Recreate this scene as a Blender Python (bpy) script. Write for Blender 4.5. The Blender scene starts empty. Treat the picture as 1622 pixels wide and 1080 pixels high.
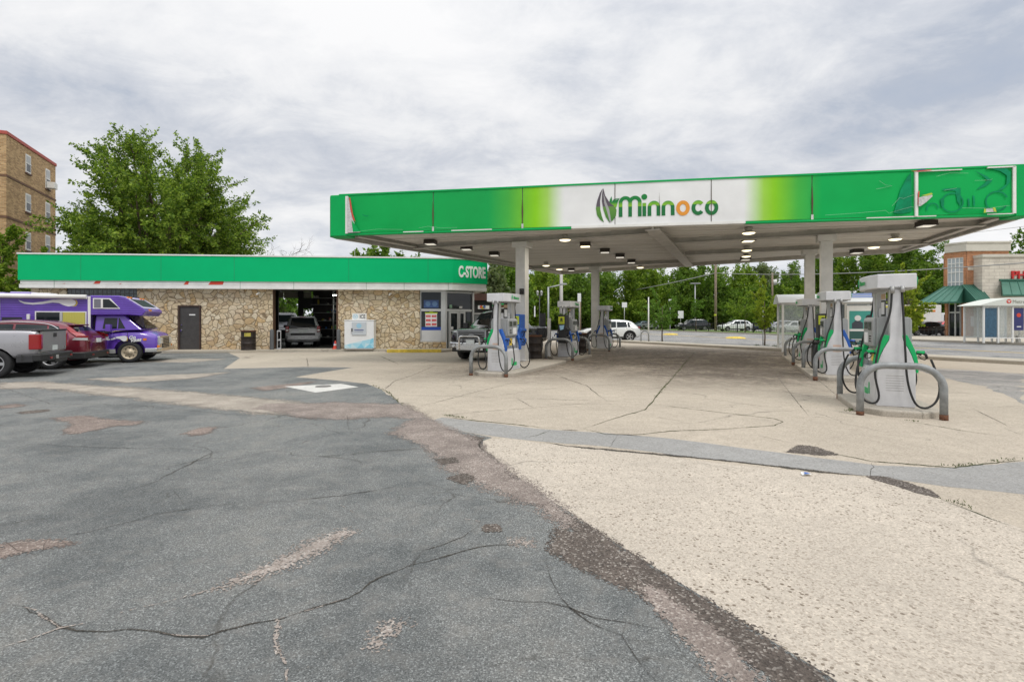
import bpy, bmesh, math, random
import numpy as np
from mathutils import Vector, Matrix
R = math.radians
SC = bpy.context.scene
COL = SC.collection
random.seed(7)
# ------------------------------------------------------------------ camera
EYE = 1.5; F = 800.0; CX = 811.0; HY = 508.0
cd = bpy.data.cameras.new("camera"); cam = bpy.data.objects.new("camera", cd); COL.objects.link(cam)
cd.sensor_width = 36; cd.lens = 36*F/1622; cd.shift_y = -32/1622
cd.clip_start = 0.05; cd.clip_end = 3000
cam.location = (0, 0, EYE); cam.rotation_euler = (R(90), 0, 0)
SC.camera = cam
# ------------------------------------------------------------------ world
w = bpy.data.worlds.new("World"); SC.world = w; w.use_nodes = True
nt = w.node_tree; N = nt.nodes; L = nt.links
for n in list(N): N.remove(n)
SUN_EL, SUN_AZ = R(58), R(150)
out = N.new('ShaderNodeOutputWorld'); bg = N.new('ShaderNodeBackground'); L.new(bg.outputs[0], out.inputs[0])
sky = N.new('ShaderNodeTexSky'); sky.sky_type = 'NISHITA'; sky.sun_disc = False
sky.sun_elevation = SUN_EL; sky.sun_rotation = SUN_AZ
bg.inputs[1].default_value = 0.12
tc = N.new('ShaderNodeTexCoord'); sep = N.new('ShaderNodeSeparateXYZ'); L.new(tc.outputs['Generated'], sep.inputs[0])
def wm(op, a, b=None, clamp=False):
    n = N.new('ShaderNodeMath'); n.operation = op; n.use_clamp = clamp
    for i, v in enumerate((a, b)):
        if v is None: continue
        if isinstance(v, (int, float)): n.inputs[i].default_value = v
        else: L.new(v, n.inputs[i])
    return n.outputs[0]
zz = wm('ADD', wm('MAXIMUM', sep.outputs[2], 0.0), 0.25)
cmb = N.new('ShaderNodeCombineXYZ'); L.new(wm('DIVIDE', sep.outputs[0], zz), cmb.inputs[0]); L.new(wm('DIVIDE', sep.outputs[1], zz), cmb.inputs[1])
def wnoise(scale, detail, rough, off, dist=0.0):
    m = N.new('ShaderNodeMapping'); m.inputs[1].default_value = (off, off*.7, 0); m.inputs[3].default_value = (1, 1.25, 1)
    L.new(cmb.outputs[0], m.inputs[0])
    n = N.new('ShaderNodeTexNoise'); n.inputs['Scale'].default_value = scale; n.inputs['Detail'].default_value = detail
    n.inputs['Roughness'].default_value = rough; n.inputs['Distortion'].default_value = dist
    L.new(m.outputs[0], n.inputs['Vector']); return n.outputs[0]
def ramp(tree, fac, stops, interp='LINEAR'):
    r = tree.nodes.new('ShaderNodeValToRGB'); r.color_ramp.interpolation = interp
    e = r.color_ramp.elements
    while len(e) < len(stops): e.new(0.5)
    for i, (p, c) in enumerate(stops):
        e[i].position = p; e[i].color = (*c, 1) if len(c) == 3 else c
    tree.links.new(fac, r.inputs[0]); return r.outputs[0]
def wmix(kind, fac, a, b):
    m = N.new('ShaderNodeMix'); m.data_type = 'RGBA'; m.blend_type = kind
    if isinstance(fac, (int, float)): m.inputs[0].default_value = fac
    else: L.new(fac, m.inputs[0])
    for s, v in ((6, a), (7, b)):
        if isinstance(v, tuple): m.inputs[s].default_value = (*v, 1)
        else: L.new(v, m.inputs[s])
    return m.outputs[2]
n1 = wnoise(0.95, 10, 0.6, 7.9, 0.25); n2 = wnoise(3.4, 9, 0.66, 9.4, 0.4)
nn = wm('ADD', wm('MULTIPLY', n1, 0.68), wm('MULTIPLY', n2, 0.32))
K = 8.3
def kc(r, g, b): return (r*K, g*K, b*K)
cloud = ramp(nt, nn, [(0.37, (.51, .55, .62)), (0.44, (.61, .64, .695)), (0.49, (.71, .73, .765)), (0.54, (.81, .82, .835)), (0.62, (.90, .90, .90))])
elev = ramp(nt, sep.outputs[2], [(0.0, (1.02, 1.02, 1.02)), (0.25, (.90, .90, .91)), (0.56, (.98, .98, .99)), (0.72, (1.6, 1.58, 1.54)), (1.0, (2.3, 2.26, 2.2))])
cl = wmix('MULTIPLY', 1.0, cloud, elev)
cl = wmix('MULTIPLY', 1.0, cl, (K, K, K))
gap = ramp(nt, nn, [(0.30, (.25, .25, .25)), (0.42, (0, 0, 0))])
L.new(wmix('MIX', gap, cl, sky.outputs[0]), bg.inputs[0])
# ------------------------------------------------------------------ sun
sd = bpy.data.lights.new("sun", 'SUN'); so = bpy.data.objects.new("sun", sd); COL.objects.link(so)
sd.energy = 1.3; sd.angle = R(14); sd.color = (1, .97, .92)
# sun behind the camera's right shoulder, high
sdir = Vector((math.cos(SUN_EL)*math.sin(SUN_AZ), math.cos(SUN_EL)*math.cos(SUN_AZ), math.sin(SUN_EL)))
so.rotation_euler = sdir.to_track_quat('Z', 'Y').to_euler()
so.location = (0, -20, 40)
SC.view_settings.view_transform = 'Standard'; SC.view_settings.look = 'None'
SC.cycles.pixel_filter_width = 1.1
SC.view_settings.exposure = 0.17; SC.view_settings.gamma = 1.0

# ================================================================== helpers
def gp(px, py, z=0.0):
    Y = (EYE - z)*F/(py - HY); return Vector(((px - CX)/F*Y, Y, z))
def at(px, Y, z=0.0): return Vector(((px - CX)/F*Y, Y, z))
def zof(py, Y): return EYE + (HY - py)/F*Y

MATS = {}
def M(name, col=(.5, .5, .5), rough=.6, metal=0.0, var=0.0, vs=3.0, bump=0.0, bs=40.0, spec=.5, emit=None, es=1.0, coat=0.0, trans=0.0, alpha=1.0, flake=False):
    if name in MATS: return MATS[name]
    m = bpy.data.materials.new(name); m.use_nodes = True
    t = m.node_tree; b = t.nodes['Principled BSDF']
    b.inputs['Base Color'].default_value = (*col, 1); b.inputs['Roughness'].default_value = rough
    b.inputs['Metallic'].default_value = metal; b.inputs['Specular IOR Level'].default_value = spec
    b.inputs['Coat Weight'].default_value = coat; b.inputs['Coat Roughness'].default_value = .05
    b.inputs['Transmission Weight'].default_value = trans; b.inputs['Alpha'].default_value = alpha
    if emit: b.inputs['Emission Color'].default_value = (*emit, 1); b.inputs['Emission Strength'].default_value = es
    tcn = t.nodes.new('ShaderNodeTexCoord')
    if var:
        n = t.nodes.new('ShaderNodeTexNoise'); n.inputs['Scale'].default_value = vs; n.inputs['Detail'].default_value = 7; n.inputs['Roughness'].default_value = .65
        t.links.new(tcn.outputs['Object'], n.inputs['Vector'])
        lo = tuple(max(0, c*(1-var)) for c in col); hi = tuple(min(1, c*(1+var)) for c in col)
        t.links.new(ramp(t, n.outputs[0], [(.3, lo), (.7, hi)]), b.inputs['Base Color'])
        mr = t.nodes.new('ShaderNodeMapRange'); mr.inputs[3].default_value = max(0, rough-.08); mr.inputs[4].default_value = min(1, rough+.1)
        t.links.new(n.outputs[0], mr.inputs[0]); t.links.new(mr.outputs[0], b.inputs['Roughness'])
    if bump:
        n = t.nodes.new('ShaderNodeTexNoise'); n.inputs['Scale'].default_value = bs; n.inputs['Detail'].default_value = 5
        t.links.new(tcn.outputs['Object'], n.inputs['Vector'])
        bp = t.nodes.new('ShaderNodeBump'); bp.inputs['Strength'].default_value = bump; bp.inputs['Distance'].default_value = .02
        t.links.new(n.outputs[0], bp.inputs['Height']); t.links.new(bp.outputs[0], b.inputs['Normal'])
    MATS[name] = m; return m
class NT:
    """small node helper for one material"""
    def __init__(s, name, rough=.7):
        s.m = bpy.data.materials.new(name); s.m.use_nodes = True; s.t = s.m.node_tree; s.b = s.t.nodes['Principled BSDF']
        s.b.inputs['Roughness'].default_value = rough; s.tc = s.t.nodes.new('ShaderNodeTexCoord'); s.co = s.tc.outputs['Object']; MATS[name] = s.m
    def l(s, a, b): s.t.links.new(a, b)
    def noise(s, scale, detail=6, rough=.6, vec=None, dist=0.0):
        n = s.t.nodes.new('ShaderNodeTexNoise'); n.inputs['Scale'].default_value = scale; n.inputs['Detail'].default_value = detail
        n.inputs['Roughness'].default_value = rough; n.inputs['Distortion'].default_value = dist; s.l(vec or s.co, n.inputs['Vector']); return n.outputs[0]
    def noisec(s, scale, detail=3, vec=None):
        n = s.t.nodes.new('ShaderNodeTexNoise'); n.inputs['Scale'].default_value = scale; n.inputs['Detail'].default_value = detail
        s.l(vec or s.co, n.inputs['Vector']); return n.outputs['Color']
    def voro(s, scale, feature='F1', vec=None, out='Distance', rand=1.0):
        n = s.t.nodes.new('ShaderNodeTexVoronoi'); n.feature = feature; n.inputs['Scale'].default_value = scale; n.inputs['Randomness'].default_value = rand
        s.l(vec or s.co, n.inputs['Vector']); return n.outputs[out]
    def ramp(s, f, stops, interp='LINEAR'): return ramp(s.t, f, stops, interp)
    def math(s, op, a, b=None, clamp=False):
        n = s.t.nodes.new('ShaderNodeMath'); n.operation = op; n.use_clamp = clamp
        for i, v in enumerate((a, b)):
            if v is None: continue
            if isinstance(v, (int, float)): n.inputs[i].default_value = v
            else: s.l(v, n.inputs[i])
        return n.outputs[0]
    def mix(s, fac, a, b, kind='MIX'):
        m = s.t.nodes.new('ShaderNodeMix'); m.data_type = 'RGBA'; m.blend_type = kind
        for k, v in ((0, fac), (6, a), (7, b)):
            if isinstance(v, (int, float)): m.inputs[k].default_value = v
            elif isinstance(v, tuple): m.inputs[k].default_value = (*v, 1)
            else: s.l(v, m.inputs[k])
        return m.outputs[2]
    def vmul(s, v, k):
        n = s.t.nodes.new('ShaderNodeVectorMath'); n.operation = 'MULTIPLY'; s.l(v, n.inputs[0]); n.inputs[1].default_value = k; return n.outputs[0]
    def vadd(s, a, b):
        n = s.t.nodes.new('ShaderNodeVectorMath'); n.operation = 'ADD'; s.l(a, n.inputs[0]); s.l(b, n.inputs[1]); return n.outputs[0]
    def sep(s, v=None):
        n = s.t.nodes.new('ShaderNodeSeparateXYZ'); s.l(v or s.co, n.inputs[0]); return n.outputs
    def comb(s, x, y, z=0.0):
        n = s.t.nodes.new('ShaderNodeCombineXYZ')
        for i, v in enumerate((x, y, z)):
            if isinstance(v, (int, float)): n.inputs[i].default_value = v
            else: s.l(v, n.inputs[i])
        return n.outputs[0]
    def bump(s, h, strength=.3, dist=.01, prev=None):
        n = s.t.nodes.new('ShaderNodeBump'); n.inputs['Strength'].default_value = strength; n.inputs['Distance'].default_value = dist
        s.l(h, n.inputs['Height'])
        if prev: s.l(prev, n.inputs['Normal'])
        return n.outputs[0]
    def done(s, col=None, normal=None, rough=None):
        if col is not None: s.l(col, s.b.inputs['Base Color'])
        if normal is not None: s.l(normal, s.b.inputs['Normal'])
        if rough is not None: s.l(rough, s.b.inputs['Roughness'])
        return s.m

class MB:
    def __init__(s): s.v = []; s.f = []; s.m = []; s.s = []; s.T = None
    def add(s, vs, fs, m=0, smooth=False):
        o = len(s.v)
        for p in vs:
            p = Vector(p); s.v.append(tuple(s.T @ p) if s.T else tuple(p))
        for f in fs: s.f.append(tuple(i+o for i in f)); s.m.append(m); s.s.append(smooth)
        return s
    def bb(s, x0, x1, y0, y1, z0, z1, m=0):
        if x0 > x1: x0, x1 = x1, x0
        if y0 > y1: y0, y1 = y1, y0
        if z0 > z1: z0, z1 = z1, z0
        return s.add([(x0,y0,z0),(x1,y0,z0),(x1,y1,z0),(x0,y1,z0),(x0,y0,z1),(x1,y0,z1),(x1,y1,z1),(x0,y1,z1)],
                     [(0,3,2,1),(4,5,6,7),(0,1,5,4),(1,2,6,5),(2,3,7,6),(3,0,4,7)], m)
    def box(s, c, d, rz=0.0, m=0, rx=0.0, ry=0.0):
        x, y, z = d[0]/2, d[1]/2, d[2]/2
        Q = Matrix.Translation(c) @ Matrix.Rotation(rz, 4, 'Z') @ Matrix.Rotation(ry, 4, 'Y') @ Matrix.Rotation(rx, 4, 'X')
        vs = [Q @ Vector(p) for p in [(-x,-y,-z),(x,-y,-z),(x,y,-z),(-x,y,-z),(-x,-y,z),(x,-y,z),(x,y,z),(-x,y,z)]]
        return s.add(vs, [(0,3,2,1),(4,5,6,7),(0,1,5,4),(1,2,6,5),(2,3,7,6),(3,0,4,7)], m)
    def cyl(s, p0, p1, r0, r1=None, n=16, m=0, caps=True, smooth=True):
        r1 = r0 if r1 is None else r1
        p0 = Vector(p0); p1 = Vector(p1); d = (p1-p0).normalized()
        a = d.orthogonal().normalized(); b = d.cross(a)
        vs = []
        for p, r in ((p0, r0), (p1, r1)):
            for i in range(n):
                t = 2*math.pi*i/n; vs.append(p + a*math.cos(t)*r + b*math.sin(t)*r)
        s.add(vs, [(i, (i+1) % n, n+(i+1) % n, n+i) for i in range(n)], m, smooth)
        if caps:
            s.add(vs[:n], [tuple(reversed(range(n)))], m); s.add(vs[n:], [tuple(range(n))], m)
        return s
    def tube(s, pts, r, n=8, m=0, caps=True):
        pts = [Vector(p) for p in pts]; K = len(pts)
        rr = r if isinstance(r, (list, tuple)) else [r]*K
        up = None; vs = []
        for i, p in enumerate(pts):
            d = (pts[min(i+1, K-1)] - pts[max(i-1, 0)]).normalized()
            if up is None: a = d.orthogonal().normalized()
            else:
                a = (up - d*up.dot(d)); a = a.normalized() if a.length > 1e-6 else d.orthogonal().normalized()
            up = a; b = d.cross(a)
            for j in range(n):
                t = 2*math.pi*j/n; vs.append(p + (a*math.cos(t) + b*math.sin(t))*rr[i])
        fs = [(i*n+j, i*n+(j+1) % n, (i+1)*n+(j+1) % n, (i+1)*n+j) for i in range(K-1) for j in range(n)]
        s.add(vs, fs, m, True)
        if caps: s.add(vs[:n], [tuple(reversed(range(n)))], m); s.add(vs[-n:], [tuple(range(n))], m)
        return s
    def prism(s, poly, f0, f1, m=0, smooth=False):
        """poly: list of 2D; f0,f1: functions (a,b)->xyz for both faces"""
        n = len(poly); vs = [f0(*p) for p in poly] + [f1(*p) for p in poly]
        s.add(vs, [tuple(range(n))], m); s.add(vs, [tuple(reversed(range(n, 2*n)))], m)
        s.add(vs, [(i, n+i, n+(i+1) % n, (i+1) % n) for i in range(n)], m, smooth)
        return s
    def xz(s, poly, y0, y1, m=0, smooth=False): return s.prism(poly, lambda a, b: (a, y0, b), lambda a, b: (a, y1, b), m, smooth)
    def yz(s, poly, x0, x1, m=0, smooth=False): return s.prism(poly, lambda a, b: (x0, a, b), lambda a, b: (x1, a, b), m, smooth)
    def xy(s, poly, z0, z1, m=0, smooth=False): return s.prism(poly, lambda a, b: (a, b, z0), lambda a, b: (a, b, z1), m, smooth)
    def lathe(s, prof, n=24, m=0, axis='y', c=(0, 0, 0), smooth=True):
        vs = []
        for r, h in prof:
            for i in range(n):
                t = 2*math.pi*i/n; a, b = r*math.cos(t), r*math.sin(t)
                vs.append((c[0]+a, c[1]+h, c[2]+b) if axis == 'y' else (c[0]+a, c[1]+b, c[2]+h))
        k = len(prof)
        return s.add(vs, [(i*n+j, i*n+(j+1) % n, (i+1)*n+(j+1) % n, (i+1)*n+j) for i in range(k-1) for j in range(n)], m, smooth)
    def build(s, name, mats, parent=None, bevel=0.0, seg=2, loc=None, rz=None, fix=True):
        me = bpy.data.meshes.new(name); me.from_pydata(s.v, [], s.f)
        if not isinstance(mats, (list, tuple)): mats = [mats]
        for x in mats: me.materials.append(x)
        me.polygons.foreach_set('material_index', s.m); me.polygons.foreach_set('use_smooth', s.s)
        if fix:
            bm = bmesh.new(); bm.from_mesh(me); bmesh.ops.remove_doubles(bm, verts=bm.verts, dist=1e-5); bmesh.ops.recalc_face_normals(bm, faces=bm.faces); bm.to_mesh(me); bm.free()
        me.update()
        o = bpy.data.objects.new(name, me); COL.objects.link(o)
        if parent: o.parent = parent
        if loc is not None: o.location = loc
        if rz is not None: o.rotation_euler = (0, 0, rz)
        if bevel:
            b = o.modifiers.new('bevel', 'BEVEL'); b.width = bevel; b.segments = seg; b.limit_method = 'ANGLE'; b.angle_limit = R(40)
        return o
def build_each(mb, name, mats, parent=None, bevel=0.0, fix=True):
    par = list(range(len(mb.v)))
    def f(x):
        while par[x] != x: par[x] = par[par[x]]; x = par[x]
        return x
    for fc in mb.f:
        for q in fc[1:]: par[f(q)] = f(fc[0])
    gr = {}
    for i, fc in enumerate(mb.f): gr.setdefault(f(fc[0]), []).append(i)
    out_ = []
    for ids in gr.values():
        b = MB(); mp = {}
        for i in ids:
            for q in mb.f[i]:
                if q not in mp: mp[q] = len(b.v); b.v.append(mb.v[q])
            b.f.append(tuple(mp[q] for q in mb.f[i])); b.m.append(mb.m[i]); b.s.append(mb.s[i])
        out_.append(b.build(name, mats, parent, bevel, fix=fix))
    return out_
def tag(o, label=None, cat=None, group=None, kind=None):
    if label: o['label'] = label
    if cat: o['category'] = cat
    if group: o['group'] = group
    if kind: o['kind'] = kind
    return o
def thing(name, label, cat, loc=(0, 0, 0), rz=0.0, group=None):
    o = bpy.data.objects.new(name, None); COL.objects.link(o); o.location = loc; o.rotation_euler = (0, 0, rz); o.empty_display_size = .2
    return tag(o, label, cat, group)
def copytree(o, parent=None):
    c = o.copy(); COL.objects.link(c)
    if parent: c.parent = parent
    for ch in list(o.children):
        if ch.name in COL.objects: copytree(ch, c)
    return c
def struct(o): return tag(o, kind='structure')
def evalmesh(o):
    dg = bpy.context.evaluated_depsgraph_get(); dg.update()
    return bpy.data.meshes.new_from_object(o.evaluated_get(dg))
def text(name, body, size, mat, parent=None, ext=.01, offset=0.0, loc=(0, 0, 0), rot=(R(90), 0, 0), align='CENTER', sx=1.0, shear=0.0, space=1.0):
    c = bpy.data.curves.new(name, 'FONT'); c.body = body; c.size = size; c.extrude = ext; c.offset = offset; c.align_x = align; c.shear = shear; c.space_character = space
    c.resolution_u = 4
    t = bpy.data.objects.new(name+'_tmp', c); COL.objects.link(t)
    me = evalmesh(t); bpy.data.objects.remove(t); bpy.data.curves.remove(c)
    me.name = name; me.materials.clear(); me.materials.append(mat)
    o = bpy.data.objects.new(name, me); COL.objects.link(o); o.parent = parent; o.location = loc; o.rotation_euler = rot; o.scale = (sx, 1, 1)
    return o

# ================================================================== materials
def asphalt_mat(name, base, tint=(1, 1, 1), patch=.25):
    n = NT(name, .9)
    a = n.noise(120, 5, .8); b = n.noise(.7, 8, .65); c = n.noise(5, 7, .75); g = n.voro(160, 'F1'); gc = n.sep(n.voro(160, 'F1', out='Color'))
    col = n.ramp(a, [(.34, tuple(x*.18 for x in base)), (.5, base), (.66, tuple(min(1, x*2.5) for x in base))])
    col = n.mix(.5, col, n.ramp(gc[0], [(0, tuple(x*.25 for x in base)), (.5, base), (.80, tuple(x*1.3 for x in base)), (.88, tuple(x*2.4 for x in base)), (1, tuple(x*3.2 for x in base))]))
    col = n.mix(n.ramp(b, [(.38, (1, 1, 1)), (.62, (0, 0, 0))]), col, n.mix(1.0, col, (.80, .83, .85), 'MULTIPLY'))
    col = n.mix(n.ramp(c, [(.50, (0, 0, 0)), (.75, (.6, .6, .6))]), col, (.27, .255, .23))
    dk = n.ramp(n.noise(.35, 9, .72), [(.40, (.72, .73, .74)), (.5, (1, 1, 1)), (.62, (1.15, 1.13, 1.1))]); col = n.mix(1.0, col, dk, 'MULTIPLY')
    pale = n.math('MULTIPLY', n.ramp(n.noise(38, 4, .7), [(.66, (0, 0, 0)), (.70, (1, 1, 1))]), n.ramp(n.noise(1.1, 5, .6), [(.40, (0, 0, 0)), (.62, (1, 1, 1))]))
    col = n.mix(n.math('MULTIPLY', pale, .75), col, (.46, .43, .38))
    dv = n.vadd(n.co, n.vmul(n.noisec(1.3, 6), (.9, .9, 0))); ce = n.voro(.62, 'DISTANCE_TO_EDGE', dv)
    cm_ = n.math('MULTIPLY', n.ramp(ce, [(0, (1, 1, 1)), (.0035, (.8, .8, .8)), (.007, (0, 0, 0))]), n.ramp(n.noise(.45, 5, .7), [(.47, (0, 0, 0)), (.56, (1, 1, 1))]))
    col = n.mix(n.math('MULTIPLY', cm_, .8), col, (.055, .05, .042))
    ce2 = n.voro(2.6, 'DISTANCE_TO_EDGE', dv); col = n.mix(n.math('MULTIPLY', n.math('MULTIPLY', n.ramp(ce2, [(0, (1, 1, 1)), (.012, (.6, .6, .6)), (.022, (0, 0, 0))]), n.ramp(n.noise(.5, 5, .7), [(.58, (0, 0, 0)), (.66, (1, 1, 1))])), .6), col, (.07, .065, .055))
    h = n.math('ADD', n.math('MULTIPLY', g, .7), a)
    return n.done(col, n.bump(h, .8, .008))
def concrete_mat(name, base, pit=.5, agg=.4, scale=1.0):
    n = NT(name, .88)
    a = n.noise(110*scale, 6, .85); b = n.noise(.55, 9, .68); c = n.noise(4.5, 7, .7); v = n.voro(70*scale, 'F1'); v2 = n.noise(34*scale, 5, .75)
    col = n.ramp(b, [(.3, tuple(x*.84 for x in base)), (.7, tuple(min(1, x*1.1) for x in base))])
    col = n.mix(n.ramp(c, [(.42, (0, 0, 0)), (.8, (.55, .55, .55))]), col, tuple(x*.70 for x in base))
    fine = n.ramp(a, [(.3, (.52, .49, .45)), (.47, (.95, .95, .95)), (.7, (1.22, 1.21, 1.19))])
    col = n.mix(agg, col, n.mix(1.0, col, fine, 'MULTIPLY'))
    cc = n.sep(n.voro(75*scale, 'F1', out='Color')); col = n.mix(agg, col, n.mix(1.0, col, n.ramp(cc[0], [(0, (.62, .59, .55)), (.3, (.95, .94, .93)), (.75, (1.05, 1.05, 1.04)), (1, (1.3, 1.29, 1.27))]), 'MULTIPLY'))
    vd = n.voro(30*scale, 'F1'); vc = n.sep(n.voro(30*scale, 'F1', out='Color'))
    pits = n.math('MULTIPLY', n.math('LESS_THAN', vd, n.math('MULTIPLY', vc[1], .46)), n.math('GREATER_THAN', vc[0], .50))
    reg = n.ramp(n.noise(1.1, 6, .7), [(.36, (.12, .12, .12)), (.58, (1, 1, 1))])
    pf = n.math('MULTIPLY', n.math('MULTIPLY', pits, reg), pit)
    col = n.mix(pf, col, (.16, .125, .09))
    dv = n.vadd(n.co, n.vmul(n.noisec(1.3, 6), (.9, .9, 0))); ce = n.voro(.30, 'DISTANCE_TO_EDGE', dv)
    cm_ = n.math('MULTIPLY', n.ramp(ce, [(0, (1, 1, 1)), (.0022, (.8, .8, .8)), (.0045, (0, 0, 0))]), n.ramp(n.noise(.3, 5, .7), [(.47, (0, 0, 0)), (.56, (1, 1, 1))]))
    col = n.mix(n.math('MULTIPLY', cm_, .55), col, (.055, .05, .042))
    h = n.math('SUBTRACT', n.math('MULTIPLY', a, .8), pf)
    return n.done(col, n.bump(h, .4, .006))
M_ASPH = asphalt_mat('asphalt', (.170, .173, .166))
M_ROAD = asphalt_mat('road_asphalt', (.26, .25, .24))
M_CONC = concrete_mat('lot_concrete', (.450, .392, .318), .3, .6)
M_SLAB = concrete_mat('near_slab_concrete', (.505, .448, .378), 1.0, .8, 1.25)
M_GREYP = concrete_mat('grey_patch', (.30, .295, .285), .2, .6)
M_WALK = concrete_mat('walk_concrete', (.46, .415, .34), .3, .4)
M_KERB = concrete_mat('kerb_concrete', (.42, .38, .32), .3, .5)
def edge_alpha(n, cell, s1=2.6, amt=1.0, gain=1.6):
    """a stone of the worn patch shows when edge + noise beats its own random number, so outlines crumble stone by stone"""
    at_ = n.t.nodes.new('ShaderNodeAttribute'); at_.attribute_name = 'edge'
    nz = n.math('ADD', n.math('MULTIPLY', n.noise(s1, 6, .65), .6), n.math('MULTIPLY', n.noise(s1*6, 5, .7), .4))
    v = n.math('ADD', n.math('MULTIPLY', n.math('SUBTRACT', at_.outputs['Fac'], .45), 2.0), n.math('MULTIPLY', n.math('SUBTRACT', nz, .5), amt*3.2))
    v = n.math('ADD', n.math('MULTIPLY', v, gain), .5)
    n.l(n.math('GREATER_THAN', v, cell), n.b.inputs['Alpha'])
def gravel_mat(name, c1, c2, c3, s1=2.6, amt=1.0, gain=1.6, sc=85):
    n = NT(name, .95)
    v = n.voro(sc, 'F1', out='Color'); sp = n.sep(v); b = n.noise(2.2, 8, .7); d = n.voro(sc, 'F1')
    col = n.ramp(sp[0], [(0, c1), (.45, c2), (.82, c2), (.9, c3), (1, c3)])
    col = n.mix(n.ramp(b, [(.35, (0, 0, 0)), (.7, (.75, .75, .75))]), col, tuple(x*.6 for x in c1))
    edge_alpha(n, sp[1], s1, amt, gain)
    return n.done(col, n.bump(d, .8, .012))
M_BROWN = gravel_mat('broken_brown_asphalt', (.065, .052, .043), (.150, .122, .102), (.38, .34, .30), 4, .9, 1.6)
M_PINK = gravel_mat('worn_pink_gravel', (.20, .16, .14), (.33, .275, .24), (.52, .46, .41), 3, 1.1, 1.2)
M_TAN = gravel_mat('worn_tan_gravel', (.33, .285, .235), (.46, .405, .34), (.52, .47, .41), 2.5, 1.1, 1.2)
M_SPOT = gravel_mat('worn_spot_speckle', (.18, .14, .12), (.30, .235, .20), (.50, .43, .38), 6, 1.1, 1.0)
M_CRACK = gravel_mat('crack_dark', (.05, .043, .035), (.085, .075, .06), (.14, .12, .10), 2, .55, 1.4, 160)
M_CRACKG = gravel_mat('crack_weedy', (.05, .06, .022), (.09, .10, .035), (.16, .17, .06), 2, .6, 1.6, 160)
M_CRACKP = gravel_mat('crack_pale', (.28, .235, .20), (.44, .38, .34), (.60, .55, .50), 6, 1.5, .45)
def grass_mat():
    n = NT('lawn', .9); a = n.noise(14, 6, .7); b = n.noise(.6, 5, .6)
    col = n.ramp(a, [(.3, (.07, .13, .02)), (.7, (.17, .27, .05))]); col = n.mix(n.ramp(b, [(.4, (0, 0, 0)), (.7, (.6, .6, .6))]), col, (.20, .26, .07))
    return n.done(col, n.bump(a, .8, .05))
M_GRASS = grass_mat()
def stone_mat():
    n = NT('flagstone', .85)
    xs = n.sep(); vec = n.comb(xs[0], xs[2], 0.0)
    dist = n.vmul(n.noisec(1.1, 2, vec), (.55, .55, 0)); vec2 = n.vadd(vec, dist)
    vec2 = n.vmul(vec2, (1, 1.2, 1))
    de = n.voro(3.7, 'DISTANCE_TO_EDGE', vec2); cc = n.voro(3.7, 'F1', vec2, 'Color'); sp = n.sep(cc)
    col = n.ramp(sp[0], [(0, (.52, .40, .24)), (.2, (.68, .56, .39)), (.4, (.60, .48, .31)), (.6, (.72, .63, .47)), (.8, (.63, .50, .35)), (.93, (.57, .40, .20)), (1, (.44, .34, .23))])
    nz = n.noise(9, 7, .7); nb = n.noise(2.2, 4, .6)
    col = n.mix(.8, col, n.mix(1.0, col, n.ramp(nz, [(.3, (.62, .60, .58)), (.55, (1, 1, 1)), (.75, (1.12, 1.1, 1.05))]), 'MULTIPLY'))
    joint = n.ramp(de, [(.0, (1, 1, 1)), (.016, (1, 1, 1)), (.045, (0, 0, 0))])
    col = n.mix(joint, col, (.23, .17, .105))
    h = n.math('ADD', n.ramp(de, [(0, (0, 0, 0)), (.10, (1, 1, 1))]), n.math('MULTIPLY', nz, .35))
    return n.done(col, n.bump(h, .9, .03))
M_STONE = stone_mat()
def brick_mat(name, c1, c2, mortar, ax='x', scale=1.0):
    n = NT(name, .88); xs = n.sep()
    u = xs[0] if ax == 'x' else xs[1]
    vec = n.comb(u, xs[2], 0.0)
    b = n.t.nodes.new('ShaderNodeTexBrick'); n.l(vec, b.inputs['Vector']); b.inputs['Scale'].default_value = 1.0*scale
    b.inputs['Brick Width'].default_value = .24; b.inputs['Row Height'].default_value = .085; b.inputs['Mortar Size'].default_value = .009; b.inputs['Bias'].default_value = -.1
    b.inputs['Color1'].default_value = (*c1, 1); b.inputs['Color2'].default_value = (*c2, 1); b.inputs['Mortar'].default_value = (*mortar, 1)
    nz = n.noise(1.4, 8, .7)
    col = n.mix(.8, b.outputs[0], n.mix(1.0, b.outputs[0], n.ramp(nz, [(.3, (.72, .70, .68)), (.7, (1.12, 1.1, 1.08))]), 'MULTIPLY'))
    return n.done(col, n.bump(n.math('SUBTRACT', 1.0, b.outputs[1]), .4, .01))
M_BRT_Y = brick_mat('tan_brick_side', (.36, .21, .09), (.66, .44, .22), (.50, .39, .26), 'y')
M_BRT_X = brick_mat('tan_brick_front', (.36, .21, .09), (.66, .44, .22), (.50, .39, .26), 'x')
M_BRO = brick_mat('orange_brick', (.38, .14, .05), (.60, .26, .11), (.48, .36, .27), 'x')
M_BROY = brick_mat('orange_brick_y', (.38, .14, .05), (.60, .26, .11), (.48, .36, .27), 'y')
M_BLOCK = brick_mat('pale_block', (.60, .56, .49), (.66, .62, .54), (.52, .48, .42), 'x', .28)
M_GREEN = M('store_green', (.0, .47, .165), .6, var=.05, vs=.8, spec=.15)
M_WHITE = M('white_paint', (.76, .75, .72), .5, var=.07, vs=3)
M_TRIM = M('white_trim', (.78, .77, .74), .5, var=.1, vs=2)
M_STEEL = M('galvanised', (.36, .36, .35), .5, .5, var=.25, vs=8, bump=.1)
M_HOOP = M('hoop_grey_paint', (.25, .26, .26), .5, .15, var=.3, vs=9, bump=.15)
M_RUST = M('rust', (.13, .055, .028), .9, var=.5, vs=30, bump=.4)
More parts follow.
